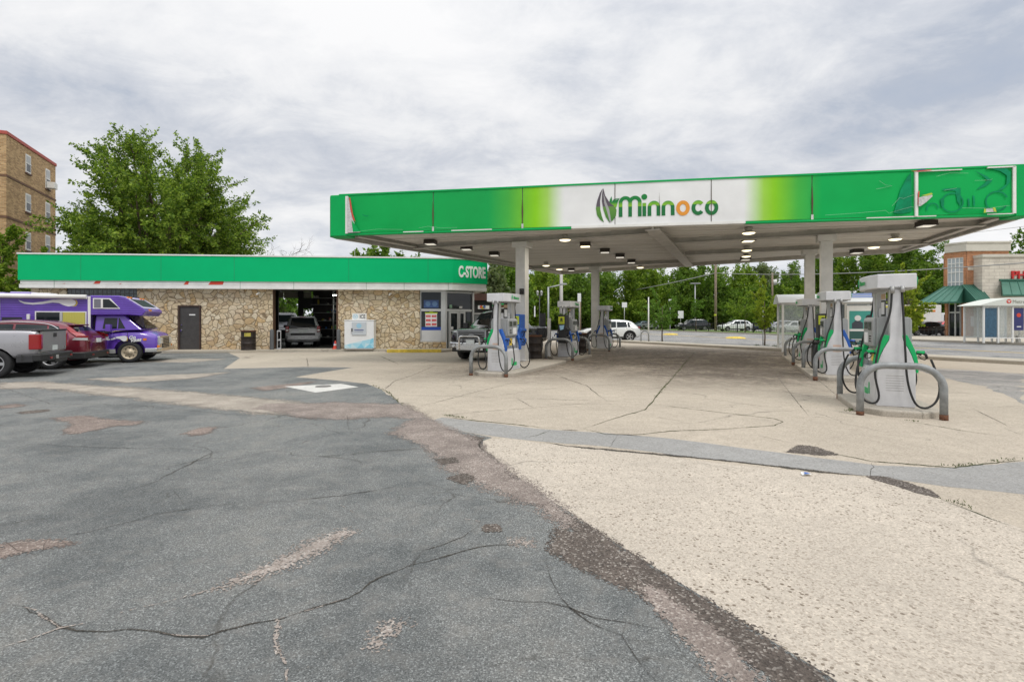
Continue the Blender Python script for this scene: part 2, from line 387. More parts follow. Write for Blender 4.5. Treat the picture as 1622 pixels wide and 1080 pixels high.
M_COLUMN = M('column_paint', (.62, .61, .58), .55, var=.12, vs=3, bump=.05)
M_BEAM = M('beam_paint', (.50, .475, .44), .6, var=.18, vs=2.5)
M_ALU = M('aluminium', (.55, .55, .54), .35, .5, var=.06, vs=5)
M_PUMP = M('pump_silver', (.64, .64, .65), .42, .15, var=.10, vs=4, bump=.03)
M_PUMPD = M('pump_grey', (.36, .37, .37), .45, .3, var=.08, vs=6)
M_PGREEN = M('pump_green', (.0, .42, .12), .35)
M_PBLUE = M('pump_blue', (.015, .10, .42), .35)
M_BLACK = M('black_plastic', (.018, .018, .018), .45, var=.3, vs=20)
M_RUBBER = M('rubber', (.022, .022, .022), .7, var=.3, vs=30)
M_DARK = M('dark_paint', (.03, .03, .032), .5, var=.2, vs=5)
M_GLASS = M('dark_glass', (.012, .016, .018), .04, spec=.45)
M_GLASSB = M('car_glass', (.014, .022, .024), .03, spec=.5)
M_CLEAR = M('clear_glass', (.85, .92, .92), .03, trans=1.0, alpha=.25)
M_CHROME = M('chrome', (.72, .72, .72), .14, 1.0)
M_RED = M('tail_red', (.30, .008, .012), .2, coat=.5)
M_ORANGE = M('amber_lamp', (.75, .22, .02), .2, coat=.5)
M_LAMP = M('headlamp', (.72, .74, .74), .1, .3, coat=1)
M_PLATE = M('number_plate', (.70, .74, .72), .4)
M_YEL = M('yellow_paint', (.62, .45, .06), .7, var=.35, vs=6)
M_YSIGN = M('yellow_green_sign', (.50, .56, .03), .5)
M_REDP = M('red_paint', (.62, .06, .03), .6)
M_LIT = M('lit_lens', (.9, .88, .8), .4, emit=(1, .86, .55), es=1.9)
M_LITW = M('dim_lens', (.85, .83, .76), .4, emit=(1, .93, .8), es=.45)
M_PAPER = M('poster_white', (.74, .74, .74), .6, var=.04)
M_BARK = M('bark', (.115, .085, .06), .95, var=.35, vs=9, bump=.8, bs=25)
M_WOODP = M('pole_wood', (.26, .20, .15), .9, var=.35, vs=5, bump=.4)
M_WOODF = M('fence_wood', (.20, .165, .13), .9, var=.4, vs=4)
M_CONP = M('pole_concrete', (.48, .46, .43), .8, var=.12, vs=5)
M_MAROON = M('brown_fascia', (.085, .035, .028), .6, var=.2)
def leaf_mat(name, c1, c2, c3):
    n = NT(name, .55)
    g = n.t.nodes.new('ShaderNodeNewGeometry'); rp = g.outputs['Random Per Island']
    nz = n.noise(.7, 4, .6)
    f = n.math('ADD', n.math('MULTIPLY', rp, .6), n.math('MULTIPLY', nz, .5))
    col = n.ramp(f, [(.15, c1), (.5, c2), (.9, c3)])
    n.l(col, n.b.inputs['Base Color']); n.b.inputs['Specular IOR Level'].default_value = .25
    tr = n.t.nodes.new('ShaderNodeBsdfTranslucent'); n.l(n.mix(1.0, col, (1.3, 1.5, .6), 'MULTIPLY'), tr.inputs[0])
    mx = n.t.nodes.new('ShaderNodeMixShader'); mx.inputs[0].default_value = .33
    n.l(n.b.outputs[0], mx.inputs[1]); n.l(tr.outputs[0], mx.inputs[2])
    n.l(mx.outputs[0], n.t.nodes['Material Output'].inputs[0]); return n.m
LF_A = leaf_mat('leaf_mid', (.050, .105, .010), (.145, .235, .020), (.32, .41, .055))
LF_H = leaf_mat('leaf_broad', (.030, .070, .008), (.095, .165, .014), (.33, .43, .06))
LF_B = leaf_mat('leaf_dark', (.038, .085, .010), (.095, .175, .018), (.21, .31, .045))
LF_C = leaf_mat('leaf_yellow', (.12, .17, .012), (.24, .31, .025), (.40, .44, .06))
LF_D = leaf_mat('leaf_grey', (.06, .09, .04), (.13, .17, .07), (.24, .27, .13))
LF_E = leaf_mat('leaf_fresh', (.05, .12, .012), (.11, .21, .028), (.22, .34, .06)); M_WEED = M('weed_green', (.07, .095, .02), .8, var=.4, vs=9)
# ================================================================== ground
rngj = random.Random(11)
def jag(pts, step, amp, closed=True):
    out = []; n = len(pts)
    for i in range(n if closed else n-1):
        a = pts[i]; b = pts[(i+1) % n]; d = (b-a).length; k = max(1, min(60, int(d/step)))
        nrm = Vector((-(b-a).y, (b-a).x, 0)).normalized() if d > 0 else Vector()
        for j in range(k):
            p = a.lerp(b, j/k)
            if not (i == 0 and j == 0 and not closed): p = p + nrm*rngj.gauss(0, amp)
            out.append(p)
    if not closed: out.append(pts[-1])
    return out
def sheet(name, pts, z, mat, amp=0.0, step=.25, kind='structure'):
    z = z*.28 if 0 < z < .02 else z
    pts = [Vector((p[0], p[1], 0)) for p in pts]
    if amp: pts = jag(pts, step, amp)
    bm = bmesh.new(); vs = [bm.verts.new((p.x, p.y, z)) for p in pts]; f = bm.faces.new(vs)
    bmesh.ops.triangulate(bm, faces=[f]); bm.normal_update()
    if sum(f.normal.z for f in bm.faces) < 0: bmesh.ops.reverse_faces(bm, faces=bm.faces)
    me = bpy.data.meshes.new(name); bm.to_mesh(me); bm.free(); me.materials.append(mat)
    o = bpy.data.objects.new(name, me); COL.objects.link(o); return tag(o, kind=kind)
def wear(name, pts, z, mat, w=.16, step=None):
    """irregular worn area: fine grid with an 'edge' attribute, its outline is broken up by noise in the material"""
    z = z*.28; q = np.array([(v[0], v[1]) for v in pts]); near = max(2.0, q[:, 1].min()); step = step or min(.3, max(.05, near*.014))
    x0, y0 = q.min(0)-w; x1, y1 = q.max(0)+w; y0 = max(y0, .4)
    nx, ny = int((x1-x0)/step)+2, int((y1-y0)/step)+2
    gx, gy = np.meshgrid(x0+np.arange(nx)*step, y0+np.arange(ny)*step); px_, py_ = gx.ravel(), gy.ravel()
    dist = np.full(px_.shape, 1e9); ins = np.zeros(px_.shape, bool)
    for k in range(len(q)):
        a, b = q[k], q[(k+1) % len(q)]; d = b-a; t = np.clip(((px_-a[0])*d[0]+(py_-a[1])*d[1])/(d@d+1e-12), 0, 1)
        dist = np.minimum(dist, np.hypot(px_-a[0]-t*d[0], py_-a[1]-t*d[1]))
        c = ((a[1] > py_) != (b[1] > py_)); xi = a[0]+(py_-a[1])/(b[1]-a[1]+1e-12)*(b[0]-a[0]); ins ^= c & (px_ < xi)
    val = np.clip(.5+np.where(ins, dist, -dist)/(2*w), 0, 1).reshape(ny, nx)
    keep = np.maximum.reduce([val[:-1, :-1], val[1:, :-1], val[:-1, 1:], val[1:, 1:]]) > .02
    jj, ii = np.nonzero(keep); idx = np.stack([jj*nx+ii, jj*nx+ii+1, (jj+1)*nx+ii+1, (jj+1)*nx+ii], 1)
    used, inv = np.unique(idx, return_inverse=True); inv = inv.reshape(idx.shape)
    me = bpy.data.meshes.new(name); co = np.stack([px_[used], py_[used], np.full(len(used), z)], 1)
    me.from_pydata(co.tolist(), [], inv.tolist()); at_ = me.attributes.new('edge', 'FLOAT', 'POINT'); at_.data.foreach_set('value', val.ravel()[used].astype(np.float32))
    me.materials.append(mat); o = bpy.data.objects.new(name, me); COL.objects.link(o); return tag(o, kind='structure')
def P(*xy): return [gp(x, y) for x, y in xy]
sheet('ground', [(-900, -40), (900, -40), (900, 1200), (-900, 1200)], -.05, M_GRASS)
sheet('parking_lot', [(-60, -12), (40, -12), (31, -5), (24.4, 5.0), (17.6, 17.1), (8.5, 33.3), (2, 46), (-60, 46)], 0.0, M_ASPH)
CON = P((1325,1080),(1180,985),(1060,912),(960,850),(870,790),(800,740),(768,712),(765,698),(780,693),(735,684),(690,672),(685,664),(661,658),(640,644),(621,629),(604,617),(582,608),(540,603),(468,597),(510,590),(560,582),(480,581),(355,584),(380,567))
CON += [Vector((-13.5, 24.0, 0)), Vector((-3, 25), ).to_3d(), Vector((0, 27, 0)), Vector((2, 45.5, 0)), Vector((8.3, 33.3, 0)), Vector((17.4, 17.1, 0)), Vector((24.2, 5.0, 0)), Vector((30, -5, 0)), Vector((6, -5, 0))]
sheet('concrete_apron', CON, .002, M_CONC, .010, .22)
NEAR = P((1325,1080),(1180,985),(1060,912),(960,850),(870,790),(800,740),(768,712),(765,698),(800,694),(860,702),(960,712),(1100,729),(1260,746),(1380,757),(1450,775),(1490,790),(1622,838)) + [Vector((12, 4, 0)), Vector((12, -4, 0)), Vector((4.5, -4, 0))]
sheet('near_slab', NEAR, .004, M_SLAB, .008, .3)
sheet('grey_patch', P((686,665),(700,661),(760,668),(850,679),(960,686),(1050,693),(1150,706),(1260,720),(1390,737),(1500,741),(1622,731))+[Vector((9,5.2,0)),Vector((9,4.2,0))]+P((1622,783),(1500,771),(1390,755),(1260,741),(1100,724),(960,707),(840,698),(760,688),(700,677)), .006, M_GREYP, .008, .2)
wear('broken_edge', P((745,690),(765,693),(762,706),(800,742),(870,792),(960,852),(1060,915),(1180,988),(1335,1090),(1230,1090),(1140,1010),(1060,950),(1010,920),(950,872),(890,828),(840,790),(790,755),(750,720),(738,700)), .0075, M_BROWN, .09)
wear('broken_edge', P((880,835),(960,850),(1040,905),(1120,960),(1200,1020),(1290,1090),(1240,1090),(1150,1030),(1080,1000),(1040,960),(980,925),(900,893),(868,872)), .0085, M_BROWN, .10)
wear('worn_edge', P((470,640),(530,637),(600,640),(640,640),(665,655),(690,668),(740,690),(765,712),(800,742),(840,770),(890,800),(900,838),(870,812),(820,790),(770,770),(740,760),(705,738),(690,720),(660,698),(620,686),(640,672),(660,664),(610,660),(540,664),(480,662),(440,652),(400,648),(420,640)), .008, M_PINK, .20)
wear('worn_edge', P((1015,925),(1050,935),(1110,985),(1160,1020),(1200,1075),(1180,1090),(1130,1060),(1080,1005),(1040,960)), .0092, M_PINK, .07)
wear('worn_band', P((0,606),(60,605),(140,610),(240,617),(330,624),(420,632),(470,637),(490,648),(440,656),(380,650),(310,643),(230,632),(140,622),(60,614),(0,616)), .007, M_TAN, .36)
for wi_, (nm, pts, mt, w_) in enumerate((
    ('worn_spot', [(83,662),(134,658),(163,664),(228,668),(220,672),(179,675),(122,687),(108,687),(102,681),(118,670)], M_SPOT, .10),
    ('worn_spot', [(291,687),(318,677),(344,676),(326,687),(310,690)], M_SPOT, .07), ('worn_spot', [(30,652),(78,648),(74,652),(36,656)], M_BROWN, .08),
    ('worn_spot', [(0,862),(41,856),(81,856),(126,860),(81,868),(41,874),(0,884)], M_SPOT, .06), ('worn_spot', [(0,643),(20,640),(40,642),(18,646),(0,647)], M_SPOT, .1),
    ('worn_spot', [(762,832),(790,830),(797,842),(765,843)], M_BROWN, .03), ('worn_spot', [(814,854),(842,857),(838,862),(818,861)], M_CRACKP, .05),
    ('worn_spot', [(587,1020),(597,1000),(622,988),(640,990),(612,1007),(600,1022)], M_CRACKP, .05), ('worn_spot', [(690,728),(720,724),(728,732),(700,736)], M_BROWN, .05), ('worn_spot', [(705,757),(740,750),(752,758),(735,768)], M_BROWN, .05),
    ('worn_spot', [(346,932),(391,910),(440,888),(490,860),(545,838),(562,842),(515,870),(464,895),(400,917)], M_CRACKP, .05), ('worn_spot', [(470,868),(492,858),(500,866),(478,878)], M_CRACKP, .05),
    ('worn_spot', [(1243,716),(1268,705),(1295,708),(1326,720),(1300,721),(1268,718)], M_BROWN, .06), ('worn_spot', [(1368,753),(1402,755),(1437,764),(1479,778),(1489,789),(1452,781),(1421,770),(1383,760)], M_BROWN, .03),
    ('worn_spot', [(1243,733),(1262,731),(1276,737),(1255,738)], M_GREYP, .02), ('worn_spot', [(140,600),(260,594),(360,590),(300,600),(200,606)], M_TAN, .3), ('worn_spot', [(200,573),(300,568),(355,569),(300,574)], M_TAN, .4), ('worn_spot', [(400,614),(500,604),(470,612),(420,619)], M_SPOT, .15))):
    if mt is M_GREYP: continue
    wear(nm, P(*pts), .0100+.0002*wi_, mt, w_, None if min(gp(*q_).y for q_ in pts) > 6 else .03)
sheet('well_cover_pad', P((450,612),(540,608),(568,613),(500,622)), .015, concrete_mat('pale_pad', (.60, .59, .56), .15, .5), .004)
ob = MB().cyl((0,0,0), (0,0,.012), .17, n=24).cyl((0,0,.012), (0,0,.018), .13, n=24).build('well_lid', M('iron_lid', (.22,.21,.2), .6, .4, var=.3)); ob.location = gp(512,612,.005); tag(ob, 'small round iron well lid on the pale square pad in the asphalt', 'well lid')
# right side older asphalt outside the canopy
sheet('old_asphalt', P((1440,580),(1622,592),(1622,640),(1560,612),(1480,596)), .006, asphalt_mat('old_asphalt', (.30, .28, .26)), .06, .3)
# oil stained lanes under the canopy
n = NT('stained', .8); a = n.noise(.9, 8, .7); b = n.noise(180, 3, .7)
at_ = n.t.nodes.new('ShaderNodeAttribute'); at_.attribute_name = 'edge'; n.l(n.math('MULTIPLY', at_.outputs['Fac'], n.ramp(n.math('MULTIPLY', n.math('ADD', a, n.noise(5, 6, .7)), .5), [(.36, (.05, .05, .05)), (.60, (.8, .8, .8))])), n.b.inputs['Alpha'])
M_STAIN = n.done(n.ramp(b, [(.3, (.10, .08, .062)), (.7, (.21, .175, .14))]))
wear('oil_stains', P((700,592),(760,578),(860,565),(940,552),(1050,550),(1230,556),(1290,575),(1350,600),(1240,612),(1090,606),(960,590),(850,596)), .0045, M_STAIN, 2.2, .3)
wear('oil_stains', P((1100,565),(1225,560),(1250,590),(1200,600),(1110,595)), .0055, M_STAIN, 1.5, .3)
def ribbons(name, lines, mat, z=.0150, k_=.85):
    z = z*.28; V, Fc, E = [], [], []
    for pts, wd, am in lines:
        raw = [gp(x, y) for x, y in pts]; p = jag(raw, .08 if raw[0].y < 12 else .2, am*.6, False); o = len(V)
        for i, q in enumerate(p):
            d = (p[min(i+1, len(p)-1)] - p[max(i-1, 0)]); nn_ = Vector((-d.y, d.x, 0)).normalized(); h = wd*k_*.5*max(.3, rngj.gauss(1, .35))*min(1, .15+i/7, .15+(len(p)-1-i)/7)
            for s, e in ((-1, 0.), (0, .75), (1, 0.)): c = q+nn_*h*s; V.append((c.x, c.y, z)); E.append(e)
        for i in range(len(p)-1):
            for s in (0, 1): a = o+i*3+s; Fc.append((a, a+1, a+4, a+3))
    me = bpy.data.meshes.new(name); me.from_pydata(V, [], Fc); at_ = me.attributes.new('edge', 'FLOAT', 'POINT'); at_.data.foreach_set('value', E); me.materials.append(mat)
    ob_ = bpy.data.objects.new(name, me); COL.objects.link(ob_); return struct(ob_)
AC = [([(0,957),(37,962),(65,974),(90,992),(122,1000),(171,1000),(204,997),(244,1002),(285,1007),(322,1008),(350,1000),(400,988),(444,978),(499,963),(553,947),(587,924),(651,894),(706,882),(745,869),(785,864),(834,862)], .016, .014),
      ([(651,894),(669,872),(721,857),(755,835),(762,822)], .012, .012), ([(760,946),(804,952),(859,956),(898,961),(942,978),(992,985),(1056,996)], .016, .012), ([(866,879),(869,906),(888,946),(903,963),(933,985),(982,1007),(1007,1040),(1041,1080)], .013, .012),
      ([(400,795),(459,794),(543,784),(597,776),(647,766),(701,763)], .012, .014), ([(637,805),(716,790),(720,780)], .01, .01), ([(73,854),(151,840),(204,827),(244,816),(293,807),(400,794)], .012, .014), ([(195,780),(244,764),(285,742),(326,722),(346,715),(400,709)], .014, .015),
      ([(0,717),(49,703),(118,707),(163,709),(301,711),(346,716)], .012, .02), ([(8,858),(25,872),(60,880),(82,846)], .01, .01), ([(1071,1005),(1111,1034),(1091,1069)], .012, .01), ([(992,985),(985,1010),(1040,1020)], .01, .01), ([(720,857),(790,866),(800,850)], .01, .01), ([(270,773),(285,790),(292,800)], .01, .01),
      ([(370,650),(470,660),(520,668)], .016, .02), ([(0,612),(80,640),(160,640),(260,646)], .014, .03), ([(380,607),(440,600),(520,590)], .03, .02), ([(200,640),(420,662)], .014, .03), ([(560,720),(640,712),(690,716)], .012, .015), ([(550,655),(552,680),(562,692)], .01, .01), ([(940,900),(900,886),(880,876)], .012, .01)]
ribbons('asphalt_cracks', AC, M_CRACK, .0150, 1.25)
ribbons('asphalt_pale_cracks', [([(8,1024),(49,1011),(94,996),(132,988)], .03, .02), ([(187,972),(220,962),(257,954),(305,941),(346,929),(391,913)], .025, .02), ([(439,980),(445,1030),(454,1080)], .03, .012), ([(37,962),(65,974),(94,994)], .02, .01), ([(540,800),(560,812)], .02, .01), ([(250,1003),(290,1008),(330,1007)], .012, .01), ([(444,980),(499,965),(540,950)], .012, .01), ([(560,760),(600,755)], .02, .01), ([(736,822),(760,826)], .03, .01)], M_CRACKP, .0165, 2.4)
ribbons('concrete_joints', [([(560,578),(649,577),(714,569)], .02, .01), ([(609,617),(626,603),(652,595),(689,579)], .02, .012), ([(652,595),(692,597),(751,605)], .014, .01), ([(726,604),(800,606),(908,609),(1000,611),(1059,612)], .014, .006), ([(648,648),(692,637),(733,626),(814,606)], .016, .01), ([(606,625),(733,628),(819,631),(930,634),(1032,638)], .015, .01), ([(819,631),(845,646)], .016, .008),
      ([(708,657),(776,651),(847,646),(927,639),(961,636)], .012, .012), ([(877,592),(899,601),(930,611),(948,626),(962,636)], .022, .01), ([(1226,590),(1251,622),(1282,660)], .014, .004), ([(1057,612),(1130,613)], .012, .01), ([(1054,629),(1110,631),(1184,635)], .010, .01), ([(1184,686),(1268,705)], .010, .008), ([(1272,582),(1330,630)], .012, .004),
      ([(1246,662),(1330,660),(1384,662)], .010, .006), ([(486,566),(488,582)], .03, .01), ([(540,590),(640,592),(745,590)], .012, .01), ([(965,710),(978,690)], .012, .006), ([(1378,755),(1384,740),(1380,733)], .014, .012), ([(1400,626),(1480,622),(1622,624)], .014, .008), ([(1540,647),(1602,677)], .014, .006), ([(1575,645),(1622,643)], .02, .01), ([(1590,678),(1622,690)], .02, .01),
      ([(1000,560),(1100,560),(1230,566)], .03, .01), ([(960,575),(1100,578),(1240,585)], .02, .01), ([(640,566),(700,574),(760,576)], .02, .01), ([(850,640),(1032,640)], .01, .005)], M_CRACK, .0158, 1.5)
ribbons('dark_seam', [([(865,701),(900,707),(960,712),(1000,716),(1060,721),(1092,724),(1161,731),(1230,739),(1307,748),(1368,754)], .05, .008), ([(890,681),(915,682)], .08, .015), ([(962,688),(1016,690)], .07, .015), ([(765,697),(758,704),(764,712)], .04, .01)], M_CRACK, .0172, 2.2)
ribbons('weedy_seams', [([(600,563),(632,577)], .04, .008), ([(708,661),(760,667),(813,672),(874,679)], .03, .008), ([(1101,557),(1080,581),(1063,601),(1046,620),(1032,638),(1021,649),(982,660),(924,679)], .035, .012), ([(924,679),(961,688),(1019,688),(1059,683),(1142,680),(1226,674),(1241,668),(1226,663),(1130,652),(1032,640)], .022, .008), ([(827,694),(850,690),(872,681)], .025, .01),
      ([(1318,718),(1383,731),(1437,735),(1510,741),(1567,734),(1622,729)], .032, .010), ([(1433,668),(1456,670),(1529,683),(1587,691)], .022, .01), ([(1491,791),(1548,814),(1602,833)], .025, .008), ([(609,617),(640,643)], .03, .03), ([(728,604),(757,598)], .03, .01), ([(700,657),(735,656)], .03, .02)], M_CRACKG, .0180, 1.6)
# weeds in the seams : small blades
def blades(name, lines, n_, h, mat, label=None):
    b = MB(); rg = random.Random(5)
    for pts in lines:
        q = [gp(x, y) for x, y in pts]
        for _ in range(n_):
            i = rg.randrange(len(q)-1); p = q[i].lerp(q[i+1], rg.random()); p += Vector((rg.gauss(0, .025), rg.gauss(0, .025), 0))
            if rg.random() < .5+.5*math.sin(p.x*9+p.y*5): continue
            a = rg.random()*6.28; hh = h*rg.uniform(.3, 1.2); dx, dy = math.cos(a)*.006, math.sin(a)*.006; l = Vector((rg.gauss(0, .4)*hh, rg.gauss(0, .4)*hh, hh))
            b.add([(p.x-dx, p.y-dy, .02), (p.x+dx, p.y+dy, .02), (p.x+l.x, p.y+l.y, .02+l.z)], [(0, 1, 2)])
    return tag(b.build(name, mat, fix=False), label or 'low green weeds growing in the cracks of the concrete', 'weeds', kind='stuff')
blades('weeds', [[(1437,735),(1510,741),(1567,734),(1622,729)], [(1433,668),(1456,670)], [(1500,795),(1548,814)], [(705,660),(740,664)], [(590,611),(612,622),(640,643)], [(1330,655),(1345,652),(1352,648)], [(1040,630),(1060,605)]], 150, .024, M_WEED)
# litter
ob = MB().add([(-.04,-.02,.0),(.05,-.03,.012),(.06,.03,.0),(-.02,.035,.015)], [(0,1,2,3)]).add([(-.01,-.02,.012),(.04,-.02,.016),(.04,.02,.013),(0,.02,.018)], [(0,1,2,3)], 1).build('paper_scrap', [M_PAPER, M_PBLUE]); ob.location = gp(1275,751,.012); tag(ob, 'crumpled blue and white paper scrap on the near concrete slab', 'litter')
# kerb + verge along the street
def band(name, a, b, w0, w1, z0, z1, mat, bevel=.02):
    a = Vector((*a, 0)); b = Vector((*b, 0)); d = (b-a).normalized(); n_ = Vector((-d.y, d.x, 0))
    q = [a+n_*w0, b+n_*w0, b+n_*w1, a+n_*w1]
    m = MB(); m.xy([(p.x, p.y) for p in q], z0, z1); return struct(m.build(name, mat, bevel=bevel))
KA, KB = (6.6, 36.3), (30.5, -6.2)
band('street_kerb', KA, KB, .0, .18, -.04, .13, M_KERB)
band('sidewalk_strip', KA, KB, .185, 1.75, -.04, .115, M_WALK)
M_EMIX = M('yellow_line', (.50, .36, .12), .8, var=.2, vs=9)
sheet('street', [(2, 46), (6.6, 36.3), (8.3, 33.3), (17.4, 17.1), (31, -6.2), (60, -6.2), (34, 24), (31.4, 31), (29.9, 37.5), (29.2, 44), (28.6, 50), (22, 75), (12, 100), (0, 118), (-50, 118), (-60, 46)], -.012, M_ROAD)
def line_on_road(name, pts, wd, mat):
    m = MB(); pts = [Vector((*p, 0)) for p in pts]
    for a, b in zip(pts, pts[1:]):
        d = (b-a).normalized(); n_ = Vector((-d.y, d.x, 0))*wd/2; m.add([tuple(a+n_), tuple(b+n_), tuple(b-n_), tuple(a-n_)], [(0, 1, 2, 3)])
    o = m.build(name, mat); o.location.z = -.006; return struct(o)
line_on_road('centre_line', [(28.5, 15), (24, 23.5), (22.5, 28.6), (19.2, 43.3), (14, 62), (9, 80)], .34, M_EMIX)
for i, (px_, py_) in enumerate(((1165, 535.7), (1062, 530))):
    m = MB(); m.lathe([(.8, 0), (.7, .08), (.4, .13), (0.01, .15)], 20, axis='z'); o = m.build('road_island', M_YEL); o.location = gp(px_, py_, 0); o.scale = (1.0, 1.2, 1)
    tag(o, 'low yellow painted traffic mound in the street, %s' % ('beyond the slim yellow-green young tree side' if i == 0 else 'farther one, beyond the small spreading roadside tree'), 'traffic mound', 'yellow mounds along the street centre')
# far side: kerb, walk, lawn
fk = [(34, 24), (31.4, 31), (29.9, 37.5), (29.2, 44), (28.6, 50), (22, 75), (12, 100), (0, 118)]
m = MB(); m2 = MB()
for a, b in zip(fk, fk[1:]):
    a = Vector((*a, 0)); b = Vector((*b, 0)); d = (b-a).normalized(); n_ = Vector((d.y, -d.x, 0))
    q = [a, b, b+n_*.2, a+n_*.2]; m.xy([(p.x, p.y) for p in q], -.04, .13)
struct(m.build('far_kerb', M_KERB))
sheet('far_sidewalk', [(34.2, 24), (31.6, 31), (30.1, 37.5), (29.4, 44), (29.2, 46.5), (47, 46.5), (90, 60), (90, 20), (40, 20)], .10, M_WALK)
sheet('far_lawn', [(29.4, 46.5), (28.8, 50), (22.2, 75), (12.2, 100), (0, 118.5), (-40, 119), (-40, 128), (8, 128), (22, 105), (32, 78), (36, 60), (37, 46.5)], .06, M_GRASS)
sheet('far_parking', [(37, 46.6), (36, 60), (32, 78), (22, 105), (8, 128), (40, 135), (100, 135), (140, 60), (60, 47)], .03, M_ROAD)

# ================================================================== canopy
FL = Vector((-5.73, 16.5, 0)); FR = Vector((13.44, 13.33, 0)); BL = Vector((3.06, 32.7, 0)); BR = Vector((16.5, 21.2, 0))
LF_ = (FR-FL).length; ca = math.atan2(FR.y-FL.y, FR.x-FL.x)
canopy = thing('fuel_canopy', 'large flat fuel station canopy with green and white printed fascia on square columns', 'canopy', tuple(FL), ca)
def cl_(p): # world->canopy local
    d = Vector((p[0]-FL.x, p[1]-FL.y)); c, s = math.cos(ca), math.sin(ca); return (d.x*c + d.y*s, -d.x*s + d.y*c)
def cu(px): # pixel column -> local u along the front
    k = (px-CX)/F; e = FR-FL; return (k*FL.y - FL.x)/(e.x - k*e.y)*LF_
bl = cl_(BL); br = cl_(BR)
ZB = 4.30; ZT = 5.58; ZBK = 4.52
def zb(v): return ZB + (ZBK-ZB)*v/15.0
n = NT('canopy_print', .55); n.b.inputs['Specular IOR Level'].default_value = .2; xs = n.sep()
u = n.math('DIVIDE', xs[0], LF_); nz = n.noise(.8, 5, .6)
us = lambda p: cu(p)/LF_
G1 = (.0, .40, .085); G2 = (.26, .62, .015); WH = (.82, .82, .82)
n.done(n.mix(1.0, n.ramp(u, [(0, G1), (us(775), (.008, .37, .08)), (us(805), (.06, .42, .06)), (us(850), G2), (us(868), (.38, .64, .12)), (us(893), WH), (us(1178), WH), (us(1208), (.36, .66, .08)), (us(1225), G2), (us(1262), (.06, .45, .06)), (us(1300), G1), (1, G1)]),
     n.ramp(nz, [(.3, (.9, .9, .9)), (.7, (1.04, 1.04, 1.04))]), 'MULTIPLY'))
M_PRINT = n.m
MG = M('fascia_green', (.0, .38, .09), .55, var=.08, vs=.8, spec=.2)
MGT = M('fascia_green_patch', (.0, .24, .10), .5, var=.3, vs=3, spec=.2)
c0 = cu(552); c1 = cu(1604)
# front panels, each sheet slightly bowed
seams = [552, 687, 828, 974, 1126, 1285, 1449, 1604]
for i, (a, b) in enumerate(zip(seams, seams[1:])):
    ua, ub = cu(a)+.012, cu(b)-.012; m = MB(); nu, nv = 14, 6; rg = random.Random(i)
    vs = []
    bow = .004 if i in (2, 3, 4) else rg.uniform(.012, .02); gs = .0008 if i in (2, 3, 4) else .002
    for jv in range(nv+1):
        for ju in range(nu+1):
            s_ = ju/nu; t_ = jv/nv; uu = ua+(ub-ua)*s_; z_ = ZB+.04+(ZT-.06-ZB)*t_
            y_ = -.05 - bow*math.sin(s_*math.pi)*math.sin(t_*math.pi) + rg.gauss(0, gs)
            if i == 0 and s_ < .12: uu += (1-t_)*.0 + .10*(1-s_/.12)*(1-t_)**1.5*1.6
            if i in (0, 1, 5, 6) and jv == 0: y_ -= .02*math.sin(s_*9+i)
            vs.append((uu, y_, z_))
    m.add(vs, [(v*(nu+1)+q, v*(nu+1)+q+1, (v+1)*(nu+1)+q+1, (v+1)*(nu+1)+q) for v in range(nv) for q in range(nu)], 0, True)
    m.build('fascia_panel', M_PRINT, canopy, fix=False)
# backing box, trims and returns
m = MB(); m.bb(c0-.02, c1+.02, .0, .10, ZB+.02, ZT-.02); m.build('fascia_backing', M('backing_steel', (.45, .43, .40), .6, var=.3), canopy)
m = MB(); m.bb(c0-.3, c1+.3, -.07, .12, ZT-.02, ZT+.03, 0); m.build('top_trim', MG, canopy)
m = MB(); m.bb(cu(552), cu(905), -.075, .12, ZB-.03, ZB+.025, 0); m.bb(cu(1180), cu(1604), -.075, .12, ZB-.03, ZB+.025, 0); m.bb(cu(905)+.002, cu(1180)-.002, -.072, .12, ZB-.028, ZB+.05, 1)
m.bb(cu(640), cu(672), -.082, -.0755, ZB+.0, ZB+.03, 1); m.bb(cu(716), cu(780), -.082, -.0755, ZB+.0, ZB+.03, 1); m.bb(cu(1370), cu(1480), -.082, -.0755, ZB+.005, ZB+.03, 1); m.bb(cu(1560), cu(1602), -.082, -.0755, ZB+.005, ZB+.03, 1)
m.build('bottom_trim', [MG, M_WHITE], canopy)
# corner caps
for a, b in ((c0-.02, -.30), (c1+.02, LF_+.30)):
    lo = min(a, b); hi = max(a, b); left = b < a
    pl = [(lo+(.16 if left else 0), -.07), (hi-(0 if left else .16), -.07), (hi, .10 if not left else .6), (lo, .10 if left else .6)]
    if left: pl = [(lo, .12), (lo+.12, -.07), (hi-.0, -.07), (hi-.0, .5), (lo, .5)]
    else: pl = [(lo, -.07), (hi-.12, -.07), (hi, .12), (hi, .5), (lo, .5)]
    m = MB(); m.xy(pl, ZB-.05, ZT+.005); m.build('corner_cap', MG, canopy, bevel=.02)
